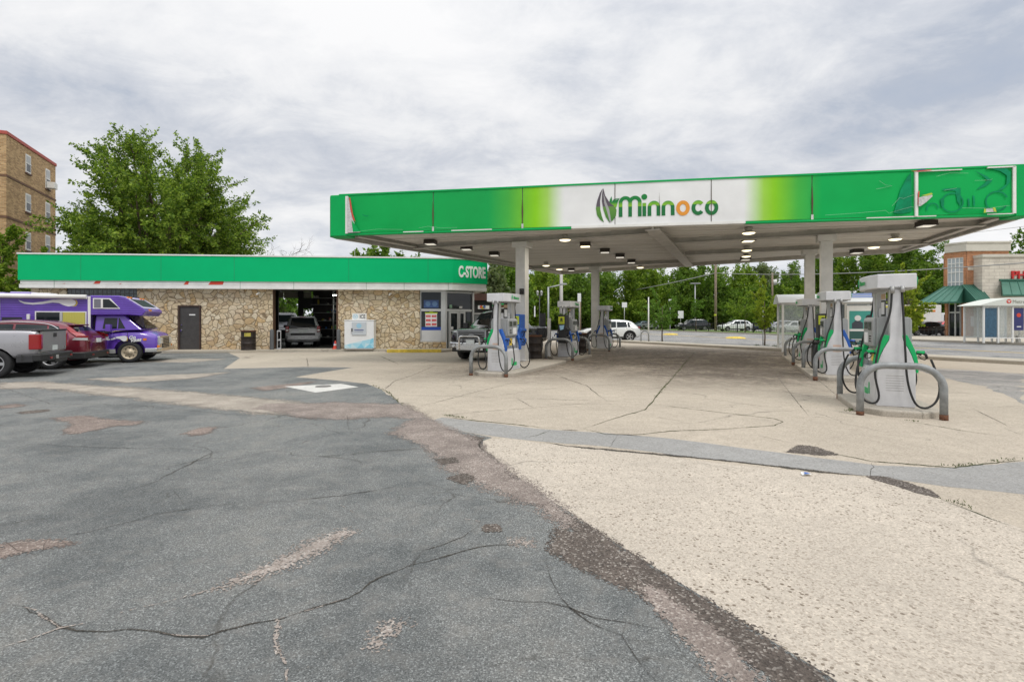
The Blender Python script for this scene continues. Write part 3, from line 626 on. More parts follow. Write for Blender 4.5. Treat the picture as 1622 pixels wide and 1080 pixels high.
# white reveal strips at the damaged joints
m = MB(); m.bb(cu(549), cu(553), -.085, -.06, ZB+.02, ZT-.05); m.bb(cu(1446), cu(1450.5), -.11, -.05, ZB+.02, ZT-.03); m.bb(cu(1600), cu(1605), -.10, -.06, ZB+.02, ZT-.02); m.bb(cu(1560), cu(1604), -.10, -.06, ZT-.045, ZT-.01); m.bb(cu(1449), cu(1520), -.10, -.06, ZT-.06, ZT-.035)
build_each(m, 'seam_strip', M_TRIM, canopy)
m = MB()
for p, h0, h1, wd in ((687, .12, .95, .05), (828, .12, .9, .05), (1285, .1, .95, .05), (974, .7, 1.2, .015), (1126, .05, 1.2, .018), (1044, .25, .95, .012)):
    uc = cu(p); m.add([(uc-wd*.15, -.072, ZB+h0), (uc+wd*.15, -.072, ZB+h0), (uc+wd*.5, -.072, ZB+(h0+h1)/2), (uc+wd*.1, -.072, ZB+h1), (uc-wd*.1, -.072, ZB+h1), (uc-wd*.45, -.072, ZB+(h0+h1)/2)], [(0, 1, 2, 3, 4, 5)])
build_each(m, 'open_seam', M_RUST if False else M('seam_brown', (.10, .06, .04), .8), canopy)
m = MB()
for p in (687, 828, 1285): m.bb(cu(p)-.03, cu(p)+.03, -.078, -.06, ZB+.02, ZB+.16)
# peeled corner on the left, torn flaps on the right
def fpoly(m, pts, y=-.12, mi=0): m.add([(cu(x), y, ZB + (ZT-ZB)*t) for x, t in pts], [tuple(range(len(pts)))], mi)
fpoly(m, [(553, .93), (555, .93), (560, .45), (568, .10), (574, .03), (553, .03)], -.125)
fpoly(m, [(1450, .40), (1470, .46), (1472, .42), (1462, .30), (1453, .22), (1450, .22)], -.14)
fpoly(m, [(1554, .05), (1556, .12), (1570, .13), (1572, .05)], -.13)
build_each(m, 'torn_flap', M('torn_back', (.55, .54, .53), .6, var=.3, vs=15), canopy, fix=False)
m = MB(); fpoly(m, [(556, .92), (558, .9), (562, .5), (566, .30), (562, .36), (558, .6)], -.132, 1); fpoly(m, [(560, .34), (566, .22), (573, .05), (562, .05)], -.135, 0)
fpoly(m, [(1450, .25), (1452, .55), (1449.5, .52), (1449, .25)], -.13, 1); fpoly(m, [(1438, .97), (1470, .985), (1472, .965), (1450, .95)], -.12, 1); fpoly(m, [(1446, .985), (1460, 1.0), (1462, .985), (1450, .975)], -.125, 2)
fpoly(m, [(1552, .04), (1553, .13), (1556, .10), (1555, .04)], -.14, 3); fpoly(m, [(1566, .14), (1568, .06), (1572, .05), (1570, .14)], -.14, 3); fpoly(m, [(1454, .44), (1470, .49), (1472, .46), (1463, .43)], -.145, 3)
build_each(m, 'torn_edge', [M_PRINT if False else MG, M('torn_red', (.55, .07, .04), .6), M('torn_blue', (.02, .05, .3), .6), M('torn_yellow', (.45, .55, .05), .6)], canopy, fix=False)
# ghost outlines of the former lettering + scratches (wrinkled film)
m = MB()
def arc(cx_, cz_, r, a0, a1, wd, y=-.0832, mi=0, sq=1.0):
    k = 18; o_, i_ = [], []
    for q in range(k+1):
        t = R(a0+(a1-a0)*q/k); o_.append((cx_+r*math.cos(t), y, cz_+r*sq*math.sin(t))); i_.append((cx_+(r-wd)*math.cos(t), y, cz_+(r-wd)*sq*math.sin(t)))
    m.add(o_+i_, [(q, q+1, k+2+q, k+1+q) for q in range(k)], mi)
zz0 = ZB
arc(cu(1505), zz0+.36, .27, 0, 360, .035); arc(cu(1575), zz0+.36, .27, 20, 330, .035); arc(cu(1474), zz0+.22, .15, 0, 200, .03)
fpoly(m, [(1413, .10), (1418, .35), (1424, .60), (1434, .85), (1440, .95), (1441, .5), (1441, .12), (1425, .08)], -.083)
fpoly(m, [(1488, .55), (1492, .58), (1518, .58), (1518, .18), (1513, .30), (1510, .52)], -.083); fpoly(m, [(1540, .93), (1560, .80), (1568, .70), (1558, .60), (1542, .52), (1556, .66), (1560, .72), (1554, .80)], -.083)
fpoly(m, [(1560, .97), (1590, .95), (1597, .86), (1596, .66), (1585, .52), (1575, .48), (1590, .62), (1591, .80), (1580, .90)], -.083)
fpoly(m, [(1488, .20), (1486, .36), (1492, .40), (1492, .22)], -.083); fpoly(m, [(1530, .18), (1529, .36), (1532, .34), (1533, .2)], -.083); fpoly(m, [(1538, .2), (1537, .42), (1540, .40), (1541, .2)], -.083)
fpoly(m, [(576, .48), (584, .44), (588, .46), (584, .42), (577, .46)], -.12)
build_each(m, 'ghost_outline', MGT, canopy, fix=False)
m = MB()
for a in ([(1305,.10),(1350,.12),(1400,.16),(1405,.10),(1440,.22),(1448,.20)], [(1410,.25),(1422,.42),(1428,.40),(1446,.48)], [(1480,.84),(1500,.90),(1530,.88)], [(1540,.72),(1565,.72),(1568,.74)], [(1390,.80),(1400,.70),(1410,.68),(1385,.62)], [(570,.06),(600,.10),(640,.07)], [(665,.10),(680,.13),(700,.08),(725,.08)], [(1492,.54),(1512,.58)], [(1520,.16),(1560,.14),(1595,.18)]):
    m.tube([(cu(x), -.088, ZB+(ZT-ZB)*t) for x, t in a], .003, 4)
build_each(m, 'film_wrinkle', M('film_edge', (.35, .62, .48), .4), canopy)
# logo and wordmark: rounded stroke letters
n = NT('logo_green', .4); xs = n.sep(); n.done(n.ramp(n.math('DIVIDE', n.math('SUBTRACT', xs[2], ZB), 1.28), [(.0, (.0, .14, .03)), (.44, (.0, .16, .03)), (.445, (.22, .48, .02)), (.50, (.16, .42, .02)), (.56, (.0, .20, .03)), (1, (.0, .20, .03))]))
MLG = n.m; MLO = M('logo_orange', (.76, .30, .03), .4); MLP = M('logo_purple', (.10, .075, .10), .4)
n = NT('logo_leaf', .4); xs = n.sep(); n.done(n.ramp(n.math('DIVIDE', n.math('SUBTRACT', xs[2], ZB), 1.28), [(.0, (.02, .15, .015)), (.40, (.10, .26, .03)), (.46, (.12, .24, .05)), (.47, (.10, .08, .10)), (1, (.09, .07, .09))])); MLL = n.m
def stroke(m, pts, wd, y0=-.063, y1=-.0575, mi=0, closed=False, cap=True):
    k = len(pts); o_, i_ = [], []
    for q in range(k):
        a = Vector(pts[(q-1) % k if closed else max(q-1, 0)]); b = Vector(pts[(q+1) % k if closed else min(q+1, k-1)]); d = (b-a).normalized(); nn_ = Vector((-d.y, d.x))*wd/2; p = Vector(pts[q])
        o_.append(p+nn_); i_.append(p-nn_)
    vs = [(p.x, y0, p.y) for p in o_+i_] + [(p.x, y1, p.y) for p in o_+i_]; K2 = 2*k
    rng_ = range(k if closed else k-1)
    for q in rng_:
        r_ = (q+1) % k
        m.add([vs[q], vs[r_], vs[k+r_], vs[k+q], vs[K2+q], vs[K2+r_], vs[K2+k+r_], vs[K2+k+q]], [(0, 1, 2, 3), (0, 4, 5, 1), (3, 2, 6, 7)], mi)
    if not closed: m.add([vs[0], vs[k], vs[K2+k], vs[K2]], [(0, 1, 2, 3)], mi); m.add([vs[k-1], vs[K2-1], vs[K2+K2-1], vs[K2+k-1]], [(0, 1, 2, 3)], mi)
def arcp(cx_, cz_, rx, a0, a1, k=12, rz_=None): return [(cx_+rx*math.cos(R(a0+(a1-a0)*q/k)), cz_+(rz_ or rx)*math.sin(R(a0+(a1-a0)*q/k))) for q in range(k+1)]
SW = .105
def letter(ch, x0, x1, zbot, ztop):
    m = MB(); u0, u1 = cu(x0)+SW/2, cu(x1)-SW/2; z0 = ZB+zbot; z1 = ZB+ztop-SW/2; mat_ = MLG
    if ch == 'M':
        mid = (u0+u1)/2; r = (mid-u0)/2
        stroke(m, [(u0, z0)] + arcp(u0+r, z1-r, r, 180, 0) + [(mid, z0)], SW); stroke(m, [(mid, z0+.3)] + arcp(mid+r, z1-r, r, 180, 0) + [(u1, z0)], SW, y0=-.0632)
    elif ch == 'n':
        r = (u1-u0)/2; stroke(m, [(u0, z0)] + arcp((u0+u1)/2, z1-r, r, 180, 0) + [(u1, z0)], SW)
    elif ch == 'i':
        c = (u0+u1)/2; stroke(m, [(c, z0), (c, z1-.17)], SW); k = arcp(c, z1+.01, .085, 0, 360, 14)[:-1]; m.xz(k, -.063, -.0575)
    elif ch in 'oO':
        r = (u1-u0)/2; stroke(m, arcp((u0+u1)/2, (z0+SW/2+z1)/2, r, 0, 360, 28, (z1-z0-SW/2)/2)[:-1], SW, closed=True); mat_ = MLO if ch == 'O' else MLG
    elif ch == 'c':
        r = (u1-u0)/2; stroke(m, arcp((u0+u1)/2+.03, (z0+SW/2+z1)/2, r, 40, 320, 24, (z1-z0-SW/2)/2), SW)
    m.build('wordmark_letter', mat_, canopy)
letter('M', 980, 1016, .27, .88); letter('i', 1017, 1023.5, .27, .88); letter('n', 1025.5, 1045.5, .27, .71); letter('n', 1047.5, 1068, .27, .70); letter('O', 1070.5, 1092, .25, .69); letter('c', 1093, 1114, .25, .68); letter('o', 1116, 1137, .24, .67)
m = MB(); sx_ = lambda x: cu(944 + (x-355)/4.2684*.97); 
def lp(pts, mi=0, y0=-.063): m.xz([(cu(860+x/4.2684), ZB + (393 - y - (x-430)*.045)/258*1.28+.04) for x, y in pts], y0, -.0575, mi)
lp([(405,172),(385,200),(366,250),(358,295),(366,335),(385,360),(412,376),(398,340),(388,300),(386,250),(394,205)])
lp([(408,172),(420,215),(445,250),(480,275),(497,300),(494,335),(475,362),(450,376),(425,345),(408,300),(398,250),(400,205)], 0, -.0626)
lp([(455,262),(470,250),(500,240),(517,232),(505,255),(498,280),(488,292),(478,275)], 1, -.0628); lp([(447,262),(452,240),(463,220),(468,245),(462,262)], 1, -.0624); lp([(468,250),(480,236),(520,230),(490,240),(474,254)], 1, -.0634)
m.build('leaf_emblem', [MLL, MLG], canopy)
m = MB(); m.xz([(cu(860+x/4.2684), ZB + (393 - y - (x-430)*.045)/258*1.28+.04) for x, y in [(408,200),(425,250),(448,300),(462,374),(452,376),(436,320),(415,262)]], -.0645, -.0637); m.build('emblem_highlight', M('emblem_light', (.36, .36, .36), .4), canopy)
# side and back fascia
n = NT('deck', .5); xs = n.sep(); wv = n.math('SINE', n.math('MULTIPLY', xs[1], 2*math.pi/.15)); nz = n.noise(.7, 7, .65); nz2 = n.noise(6, 5, .7, n.vmul(n.co, (.3, 3, 1)))
col = n.mix(n.ramp(wv, [(.5, (0, 0, 0)), (.8, (1, 1, 1))]), (.80, .77, .72), (.58, .54, .49))
col = n.mix(n.ramp(nz, [(.4, (0, 0, 0)), (.75, (.6, .6, .6))]), col, (.60, .56, .51)); col = n.mix(n.ramp(nz2, [(.55, (0, 0, 0)), (.7, (.5, .5, .5))]), col, (.72, .71, .7))
M_DECK = n.done(col, n.bump(wv, .8, .03))
m = MB()
q = [(c0, .1), (c1, .1), br, bl]
# deck with real ribs running along the front direction
y = .1; vs = []; fs = []; j = 0
def xl_(y): return q[0][0]+(q[3][0]-q[0][0])*(y-.1)/(q[3][1]-.1)
def xr_(y): return q[1][0]+(q[2][0]-q[1][0])*(y-.1)/(q[2][1]-.1) if y < q[2][1] else q[2][0]+(q[3][0]-q[2][0])*(y-q[2][1])/(q[3][1]-q[2][1])
while y < q[3][1]-.05:
    dz = (0, 0, .035, .035)[j % 4]; vs += [(xl_(y), y, zb(y)+.12+dz), (max(xl_(y)+.01, xr_(y)), y, zb(y)+.12+dz)]; y += (.12, .015, .06, .015)[j % 4]; j += 1
fs = [(2*k_, 2*k_+1, 2*k_+3, 2*k_+2) for k_ in range(len(vs)//2-1)]
m.add(vs, fs); m.build('soffit_deck', M_DECK, canopy, fix=False)
def wall_strip(p, q_, z0p, z0q, h, th, name, mat):
    p = Vector(p); q_ = Vector(q_); d = (q_-p).normalized(); n_ = Vector((-d.y, d.x))*th
    m = MB(); a, b, c, d_ = p, q_, q_+n_, p+n_
    m.add([(a.x, a.y, z0p), (b.x, b.y, z0q), (c.x, c.y, z0q), (d_.x, d_.y, z0p), (a.x, a.y, z0p+h), (b.x, b.y, z0q+h), (c.x, c.y, z0q+h), (d_.x, d_.y, z0p+h)], [(0,3,2,1),(4,5,6,7),(0,1,5,4),(1,2,6,5),(2,3,7,6),(3,0,4,7)])
    return m.build(name, mat, canopy)
lf = (-.29, .505); rf = (LF_+.29, .505)
wall_strip(lf, bl, zb(.5)+.135, zb(bl[1])+.135, 1.12, -.12, 'side_fascia', MG); wall_strip(rf, br, zb(.5)+.135, zb(br[1])+.135, 1.12, .12, 'side_fascia', MG)
wall_strip(bl, br, zb(bl[1])+.135, zb(br[1])+.135, 1.12, .12, 'back_fascia', MG)
wall_strip(lf, bl, zb(.5)-.06, zb(bl[1])-.06, .193, -.12, 'bottom_rail', M_BEAM); wall_strip(rf, br, zb(.5)-.06, zb(br[1])-.06, .193, .12, 'bottom_rail', M_BEAM)
wall_strip(bl, br, zb(bl[1])-.06, zb(br[1])-.06, .193, .12, 'bottom_rail', M_BEAM)
m = MB(); m.add([(lf[0], .5, ZT-.05), (rf[0], .5, ZT-.05), (br[0], br[1], ZT+.1), (bl[0], bl[1], ZT+.1), (c0, .1, ZT-.06), (c1, .1, ZT-.06)], [(0, 4, 5, 1, 2, 3)]); m.build('roof_deck', M_BEAM, canopy, fix=False)
def beam(p, q_, w_=.28, h=.26, dz=-.02, name='beam'):
    p = cl_(p); q_ = cl_(q_); P_ = Vector((p[0], p[1], 0)); Q_ = Vector((q_[0], q_[1], 0)); d = (Q_-P_).normalized(); n_ = Vector((-d.y, d.x, 0))*w_/2
    m = MB()
    def bar(nn_, z0, z1):
        a, b = zb(p[1])+dz, zb(q_[1])+dz
        vs = [P_-nn_, Q_-nn_, Q_+nn_, P_+nn_]
        zz_ = [a, b, b, a]
        m.add([(v.x, v.y, z_+z0) for v, z_ in zip(vs, zz_)] + [(v.x, v.y, z_+z1) for v, z_ in zip(vs, zz_)], [(0,3,2,1),(4,5,6,7),(0,1,5,4),(1,2,6,5),(2,3,7,6),(3,0,4,7)])
    bar(n_, 0, .02); bar(n_*.12, .02, h-.02); bar(n_, h-.02, h)
    return m.build(name, M_BEAM, canopy)
rr = Vector((.405, .914, 0)); pp = Vector((.914, -.405, 0))
L1 = Vector((.36, 17.9, 0)); L2 = Vector((4.5, 27.3, 0)); R1 = Vector((10.2, 16.4, 0)); R2 = Vector((11.9, 20.2, 0))
cb0 = Vector((4.16, 14.95, 0)); cb1 = Vector((9.5, 26.95, 0))
beam(cb0, cb1, .42, .34, -.12, 'main_beam')
def hit(o, d, a, b):
    e = b-a; den = d.x*e.y - d.y*e.x; t = ((a.x-o.x)*e.y - (a.y-o.y)*e.x)/den; return o + d*t
for c_, lft in ((L1, True), (L2, True), (R1, False), (R2, False)):
    m1 = hit(c_, pp, cb0, cb1); m2 = hit(c_, pp, FL, BL) if lft else hit(c_, pp, FR, BR)
    d = (m2-m1).normalized(); beam(m1 + d*.22, m2 - d*.15, .26, .30, -.06)
d = (BL-FL).normalized(); beam(FL+d*.6+Vector((.25,0,0)), BL-d*.4+Vector((.25,0,0)), .2, .24, 0, 'edge_beam')
d = (BR-FR).normalized(); beam(FR+d*.6-Vector((.25,0,0)), BR-d*.4-Vector((.25,0,0)), .2, .24, 0, 'edge_beam')
ra = -R(23.9)
for c_, wd, ih in ((L1, .36, 0), (L2, .36, 1), (R1, .33, 0), (R2, .34, 1)):
    lx, ly = cl_(c_); zt = zb(ly)-.07; m = MB()
    m.T = Matrix.Translation((lx, ly, 0)) @ Matrix.Rotation(ra-ca, 4, 'Z')
    h_ = wd/2
    if ih:
        m.bb(-h_, h_, -h_, -h_+.03, .1, zt); m.bb(-h_, h_, h_-.03, h_, .1, zt); m.bb(-.03, .03, -h_+.03, h_-.03, .1, zt); m.bb(-h_+.02, -.031, -h_+.03, h_-.03, .1, zt-.5) if False else None
    else: m.bb(-h_, h_, -h_, h_, .1, zt)
    m.bb(-h_-.1, h_+.1, -h_-.1, h_+.1, zt-.2, zt-.002); m.bb(-h_-.06, h_+.06, -h_-.06, h_+.06, .09, .12)
    m.build('column', M_COLUMN, canopy, bevel=.008)
ob = MB().box((0, 0, 0), (.16, .12, .2)).cyl((0, -.05, .02), (0, -.16, -.02), .05).build('floodlight', M_BLACK, bevel=.01); ob.location = (L1.x-.02, L1.y-.28, zof(462, 17.7)); tag(ob, 'small black floodlight fixed to the left front canopy column', 'floodlight')

# lights under the canopy
def canopy_light(px, py, sq, sz=1.0, lit=True):
    zc = 4.42; Y = (zc-EYE)*F/(HY-py); p = Vector(((px-CX)/F*Y, Y, 0)); lx, ly = cl_(p); zc = zb(ly)+.12
    t = thing('canopy_light', 'x', 'light', (p.x, p.y, zc), ca)
    m = MB()
    if sq:
        m.bb(-.20*sz, .20*sz, -.20*sz, .20*sz, -.155, -.02); m.bb(-.215*sz, .215*sz, -.215*sz, .215*sz, -.17, -.145); m.build('housing', M('light_brown', (.035, .025, .02), .5), t, bevel=.01)
        m = MB(); m.bb(-.17*sz, .17*sz, -.17*sz, .17*sz, -.185, -.169); m.build('lens', M_LITW if not lit else M_LIT, t, bevel=.01)
    else:
        m.lathe([(.001, 0), (.12, -.01), (.13, -.06), (.09, -.10), (.11, -.13), (.20, -.17), (.205, -.19)], 20, axis='z'); m.build('housing', M('light_grey', (.40, .38, .34), .5), t)
        m = MB(); m.lathe([(.001, -.235), (.09, -.23), (.16, -.212), (.19, -.19)], 20, axis='z'); m.build('lens', M_LIT, t)
    if lit:
        ld = bpy.data.lights.get('canopy_lamp') or bpy.data.lights.new('canopy_lamp', 'AREA'); ld.energy = 24; ld.shape = 'DISK'; ld.size = .42; ld.color = (1, .93, .80); lo_ = bpy.data.objects.new('lamp_light', ld); COL.objects.link(lo_); lo_.parent = t; lo_.location = (0, 0, -.30)
    return t
lights = [(682, 381, 1, 0, 'nearest the left end of the fascia'), (739, 391, 1, 0, 'second from the left end'), (783, 402, 1, 0, 'just left of the left front column'),
          (895, 373, 0, 1, 'bay right of the left front column, nearest the fascia'), (927, 386, 1, 1, 'behind the round one nearest the fascia'), (958, 397, 1, 0, 'third back, beside the left rear column'), (982, 406, 1, 0, 'fourth back, beside the left rear column'), (1000, 416, 1, 0, 'fifth back, beside the left rear column'), (1014, 424, 0, 1, 'hindmost beside the left rear column'),
          (886, 427, 0, 1, 'far left back corner'), (905, 430, 1, 0, 'at the back, left of the left rear column'), (865, 420, 0, 1, 'back, just right of the left front column'),
          (1186, 361, 0, 1, 'front of the row right of the main beam'), (1185, 377, 1, 1, 'second in the row right of the main beam'), (1183, 393, 0, 1, 'third in the row right of the main beam'), (1182, 404, 0, 1, 'fourth in the row right of the main beam'), (1181, 411, 1, 0, 'last in the row right of the main beam'),
          (1467, 350, 1, 0, 'right end, nearest the damaged green fascia'), (1418, 373, 0, 1, 'right bay, behind the big square box'), (1384, 388, 0, 1, 'right bay, before the rear cross beam'), (1357, 399, 1, 0, 'last one beside the right columns')]
for px_, py_, sq, lit, lb in lights:
    t = canopy_light(px_, py_, sq, 1.0, lit); tag(t, ('dark square box' if sq else 'round grey') + ' lamp under the canopy, ' + lb, 'light', 'lights under the canopy')
# ================================================================== pumps and islands
def island(c, v0, v1, label, hw=.62):
    m = MB(); ch = .32
    m.xy([(-hw+ch, v0), (hw-ch, v0), (hw, v0+ch), (hw, v1-ch), (hw-ch, v1), (-hw+ch, v1), (-hw, v1-ch), (-hw, v0+ch)], -.02, .10)
    o = m.build('pump_island', M_KERB, bevel=.025, loc=c, rz=ra); tag(o, label, 'kerb island', 'raised concrete pump islands')
def hoop(c, u, v, label, wd=1.06, h=.80, r=.052):
    t = thing('hoop_barrier', label, 'barrier', tuple(Vector(c) + pp*u + rr*v), ra, 'steel hoops guarding the pumps')
    m = MB(); rad = .34; pts = [(-wd/2, 0, -.02), (-wd/2, 0, h-rad)]
    for k in range(1, 9): a = math.pi - k*math.pi/16; pts.append((-wd/2+rad+rad*math.cos(a), 0, h-rad+rad*math.sin(a)))
    for k in range(0, 9): a = math.pi/2 - k*math.pi/16; pts.append((wd/2-rad+rad*math.cos(a), 0, h-rad+rad*math.sin(a)))
    pts.append((wd/2, 0, -.02)); m.tube(pts, r, 12); m.build('tube', M_HOOP, t)
    m = MB(); rg = random.Random(int(u*100+v*10))
    for s in (-1, 1): m = MB(); m.cyl((s*wd/2, 0, -.02), (s*wd/2, 0, .05+.05*rg.random()), r+.003, n=12); m.build('rusted_foot', M_RUST, t)
    return t
def smooth_path(pts, k=6):
    pts = [Vector(p) for p in pts]; out = []
    for i in range(len(pts)-1):
        p0 = pts[max(i-1, 0)]; p1 = pts[i]; p2 = pts[i+1]; p3 = pts[min(i+2, len(pts)-1)]
        for j in range(k):
            t = j/k; out.append(.5*((2*p1) + (p2-p0)*t + (2*p0-5*p1+4*p2-p3)*t*t + (3*p1-p0-3*p2+p3)*t**3))
    out.append(pts[-1]); return out
def nozzle(par, loc, rz, mat):
    """nozzle hanging in its holster; local x points outward from the pump"""
    m = MB(); T = Matrix.Translation(loc) @ Matrix.Rotation(rz, 4, 'Z') @ Matrix.Scale(.75, 4); m.T = T
    m.tube([(-.10, 0, -.10), (-.03, 0, -.02), (.03, 0, .02), (.10, 0, .0)], [.012, .016, .03, .034], 8, 1)      # spout to body
    m.tube([(.02, 0, .03), (.10, 0, .045), (.14, 0, .02)], [.032, .036, .032], 8, 0); m.tube([(.14, 0, .02), (.18, 0, -.01), (.20, 0, -.09)], [.031, .028, .022], 8, 1)
    m.tube([(.05, 0, -.03), (.10, 0, -.10), (.16, 0, -.12), (.19, 0, -.09)], .010, 6, 1)
    m.box((.09, 0, .055), (.13, .055, .045), m=0)
    return m.build('nozzle', [mat, M_BLACK], par)
def pump(c, label, left, right, near_green=True):
    t = thing('fuel_pump', label, 'fuel pump', tuple(Vector((c[0], c[1], .10))), ra, 'fuel pumps on the kerb islands')
    # cabinet: lower body and display heads
    m = MB(); m.bb(-.25, .25, -.50, .50, 0, .60); m.bb(-.262, .262, -.46, .46, .06, .57, 0); m.build('lower_cabinet', M_PUMP, t, bevel=.012)
    m = MB(); m.bb(-.17, .17, -.50, .50, .601, .95); m.bb(-.22, .22, -.36, .36, .95, 1.46); m.xz([(-.27, .98), (-.22, .955), (-.22, 1.45), (-.25, 1.45), (-.27, 1.40)], -.33, .33); m.xz([(.22, .955), (.27, .98), (.27, 1.40), (.25, 1.45), (.22, 1.45)], -.33, .33)
    m.build('display_cabinet', M_PUMPD, t, bevel=.01)
    m = MB(); m.bb(-.05, .05, -.30, .30, 1.46, 1.62); m.build('service_panel', M_PUMP, t, bevel=.008)
    for s in (-1, 1):
        f = -1 if s < 0 else 1
        m = MB(); m.bb(f*.268, f*.278, -.24, -.05, 1.24, 1.38, 0); m.bb(f*.268, f*.278, .02, .24, 1.26, 1.38, 0); m.bb(f*.268, f*.276, -.25, -.12, 1.03, 1.16, 1); m.bb(f*.268, f*.276, .0, .24, 1.02, 1.2, 2)
        for a in range(3):
            for b in range(3): m.bb(f*.276, f*.281, -.24+.045*a, -.21+.045*a, 1.04+.042*b, 1.065+.042*b, 3)
        m.build('payment_panel', [M('lcd_dark', (.05, .06, .05), .15), M_ALU, M_PAPER, M_BLACK], t)
        m = MB()
        for k, mt in ((0, 1), (1, 2), (2, 3)): m.bb(f*.18, f*.20+f*.006*k, -.28+.2*k, -.12+.2*k, .70, .90, mt)
        m.bb(f*.171, f*.185, -.34, .34, .66, .93, 0); m.build('grade_panel', [M_ALU, M_PBLUE, M_YEL, M_PAPER], t)
        m = MB(); m.bb(f*.2625, f*.268, .05, .28, .12, .22, 0); m.xz([(f*.264, .14), (f*.264, .34), (f*.270, .30), (f*.270, .14)], -.08, -.02, 0); m.build('side_mark', M_PGREEN, t)
    # end panels: bottle shape narrowing into the upright
    prof = [(.26, .0), (.26, .56), (.255, .64), (.235, .74), (.205, .84), (.165, .94), (.125, 1.02), (.095, 1.08), (.082, 1.16), (.082, 1.93)]
    poly = [(x, z) for x, z in prof] + [(-x, z) for x, z in reversed(prof)]
    for s in (-1, 1):
        m = MB(); m.xz(poly, s*.503, s*.56); m.build('end_panel', M_PUMP, t, bevel=.012)
        m = MB(); m.bb(-.07, .07, s*.36, s*.502, .95, 1.94); m.build('upright', M_ALU, t, bevel=.01)
        for side, mt in ((-1, left), (1, right)):
            inner = [(.262, .56), (.257, .64), (.237, .74), (.207, .84), (.168, .94), (.127, 1.02), (.097, 1.08), (.084, 1.16)]
            outer = [(.15, 1.17), (.185, 1.09), (.215, 1.02), (.25, .93), (.278, .82), (.295, .72), (.30, .64), (.295, .56)]
            m = MB(); m.xz([(side*(x+.003), z) for x, z in inner] + [(side*x, z) for x, z in outer], s*.44, s*.555); m.build('swoosh_trim', mt, t, bevel=.006)
    # sign box on top, boat shaped
    m = MB(); m.xy([(-.26, -.60), (.26, -.60), (.34, -.30), (.36, 0), (.34, .30), (.26, .60), (-.26, .60), (-.34, .30), (-.36, 0), (-.34, -.30)], 1.93, 2.16); m.build('top_sign', M_PUMP, t, bevel=.012)
    m = MB(); m.xy([(-.22, -.55), (.22, -.55), (.30, 0), (.22, .55), (-.22, .55), (-.30, 0)], 1.915, 1.932); m.build('sign_base', M_PUMPD, t)
    for s in (-1, 1):
        text('sign_lettering', 'Minnoco', .12, MLG2, t, .002, .003, loc=(s*.362, .04*s, 2.01), rot=(R(90), 0, R(90)*s), sx=.9)
        m = MB(); m.xz([(0, 0), (.03, .07), (0, .14), (-.03, .07)], -.003, .003); o = m.build('sign_leaf', M_PGREEN, t); o.location = (s*.361, -.25*s+.0, 1.99); o.rotation_euler = (0, 0, R(90)*s)
    # notices on the upper part
    for s in (-1, 1):
        m = MB(); m.bb(s*.051, s*.06, -.16, .10, 1.48, 1.75, 0); m.bb(s*.0605, s*.064, -.13, .07, 1.51, 1.72, 1); m.build('notice_frame', [M_BLACK, M_PAPER], t)
        m = MB(); m.bb(s*.051, s*.062, -.15, .09, 1.77, 1.86, 0); m.build('notice_strip', M('notice_tan', (.5, .35, .22), .6), t)
    # hoses and nozzles
    for s in (-1, 1):
        for side, mt in ((-1, left), (1, right)):
            y_ = s*.57; off = side*.10
            nx = side*.36
            nozzle(t, (side*.27, s*.50, .86), 0 if side > 0 else math.pi, mt if mt else M_PBLUE)
            if side > 0: pth = [(.075, y_-.01*s, 1.90), (.085, y_+.03*s, 1.5), (.10, y_+.06*s, 1.0), (.13, y_+.07*s, .45), (.22, y_+.09*s, .10), (.36, y_+.07*s, .02), (.50, y_+.04*s, .12), (.56, y_, .34), (.52, y_-.04*s, .60), (.47, s*.50, .78)]
            else: pth = [(-.06, y_, 1.88), (-.09, y_+.04*s, 1.55), (-.17, y_+.05*s, 1.25), (-.24, y_+.05*s, 1.0), (-.30, y_+.06*s, .55), (-.25, y_+.08*s, .18), (-.32, y_+.10*s, .06), (-.45, y_+.06*s, .10), (-.55, y_, .30), (-.53, y_-.02*s, .60), (-.47, s*.50, .78)]
            m = MB(); m.tube(smooth_path(pth, 5), .0165, 7); m.build('hose', M_RUBBER, t)
        m = MB(); m.cyl((.075, s*.60, 1.86), (.075, s*.60, 1.96), .03); m.cyl((-.06, s*.60, 1.84), (-.06, s*.60, 1.96), .03); m.bb(-.1, .1, s*.565, s*.60, 1.93, 1.95); m.build('swivel', M_STEEL, t)
    m = MB()
    for i in range(7): m.bb(-.14, .10, -.5615, -.561, .50-.04*i, .508-.04*i, 0)
    m.bb(-.10, .08, -.562, -.561, .60, .78, 1) if left is not M_PGREEN or right is not M_PGREEN else None
    m.build('instruction_print', [M('print_grey', (.35, .34, .33), .6), M('print_peach', (.62, .45, .36), .6)], t)
    return t
n = NT('sign_print', .5); n.done(None); n.b.inputs['Base Color'].default_value = (.02, .32, .08, 1); MLG2 = n.m
PR1, PR2, PR3 = Vector((6.47, 8.72, 0)), Vector((8.6, 13.5, 0)), Vector((10.5, 17.9, 0))
PL1, PL2, PL3 = Vector((-.22, 14.5, 0)), Vector((2.25, 20.1, 0)), Vector((4.75, 25.9, 0))
island(PR1, -.98, 1.15, 'long low concrete kerb under the nearest green trimmed pump, out in the open', .60)
island(PR2, -1.1, 3.5, 'raised concrete island under the pump beside the right front column')
island(PR3, -1.0, 3.0, 'raised concrete island under the farthest right hand pump')
island(PL1, -1.0, 4.2, 'whitish concrete island under the left front pump and column')
island(PL2, -1.0, 1.6, 'raised concrete island under the middle left pump with black squeegee bins')
island(PL3, -1.0, 2.4, 'raised concrete island under the farthest left pump, by the white car')
pump(PR1, 'silver fuel pump with two green arcs, nearest of all and outside the canopy', M_PGREEN, M_PGREEN)
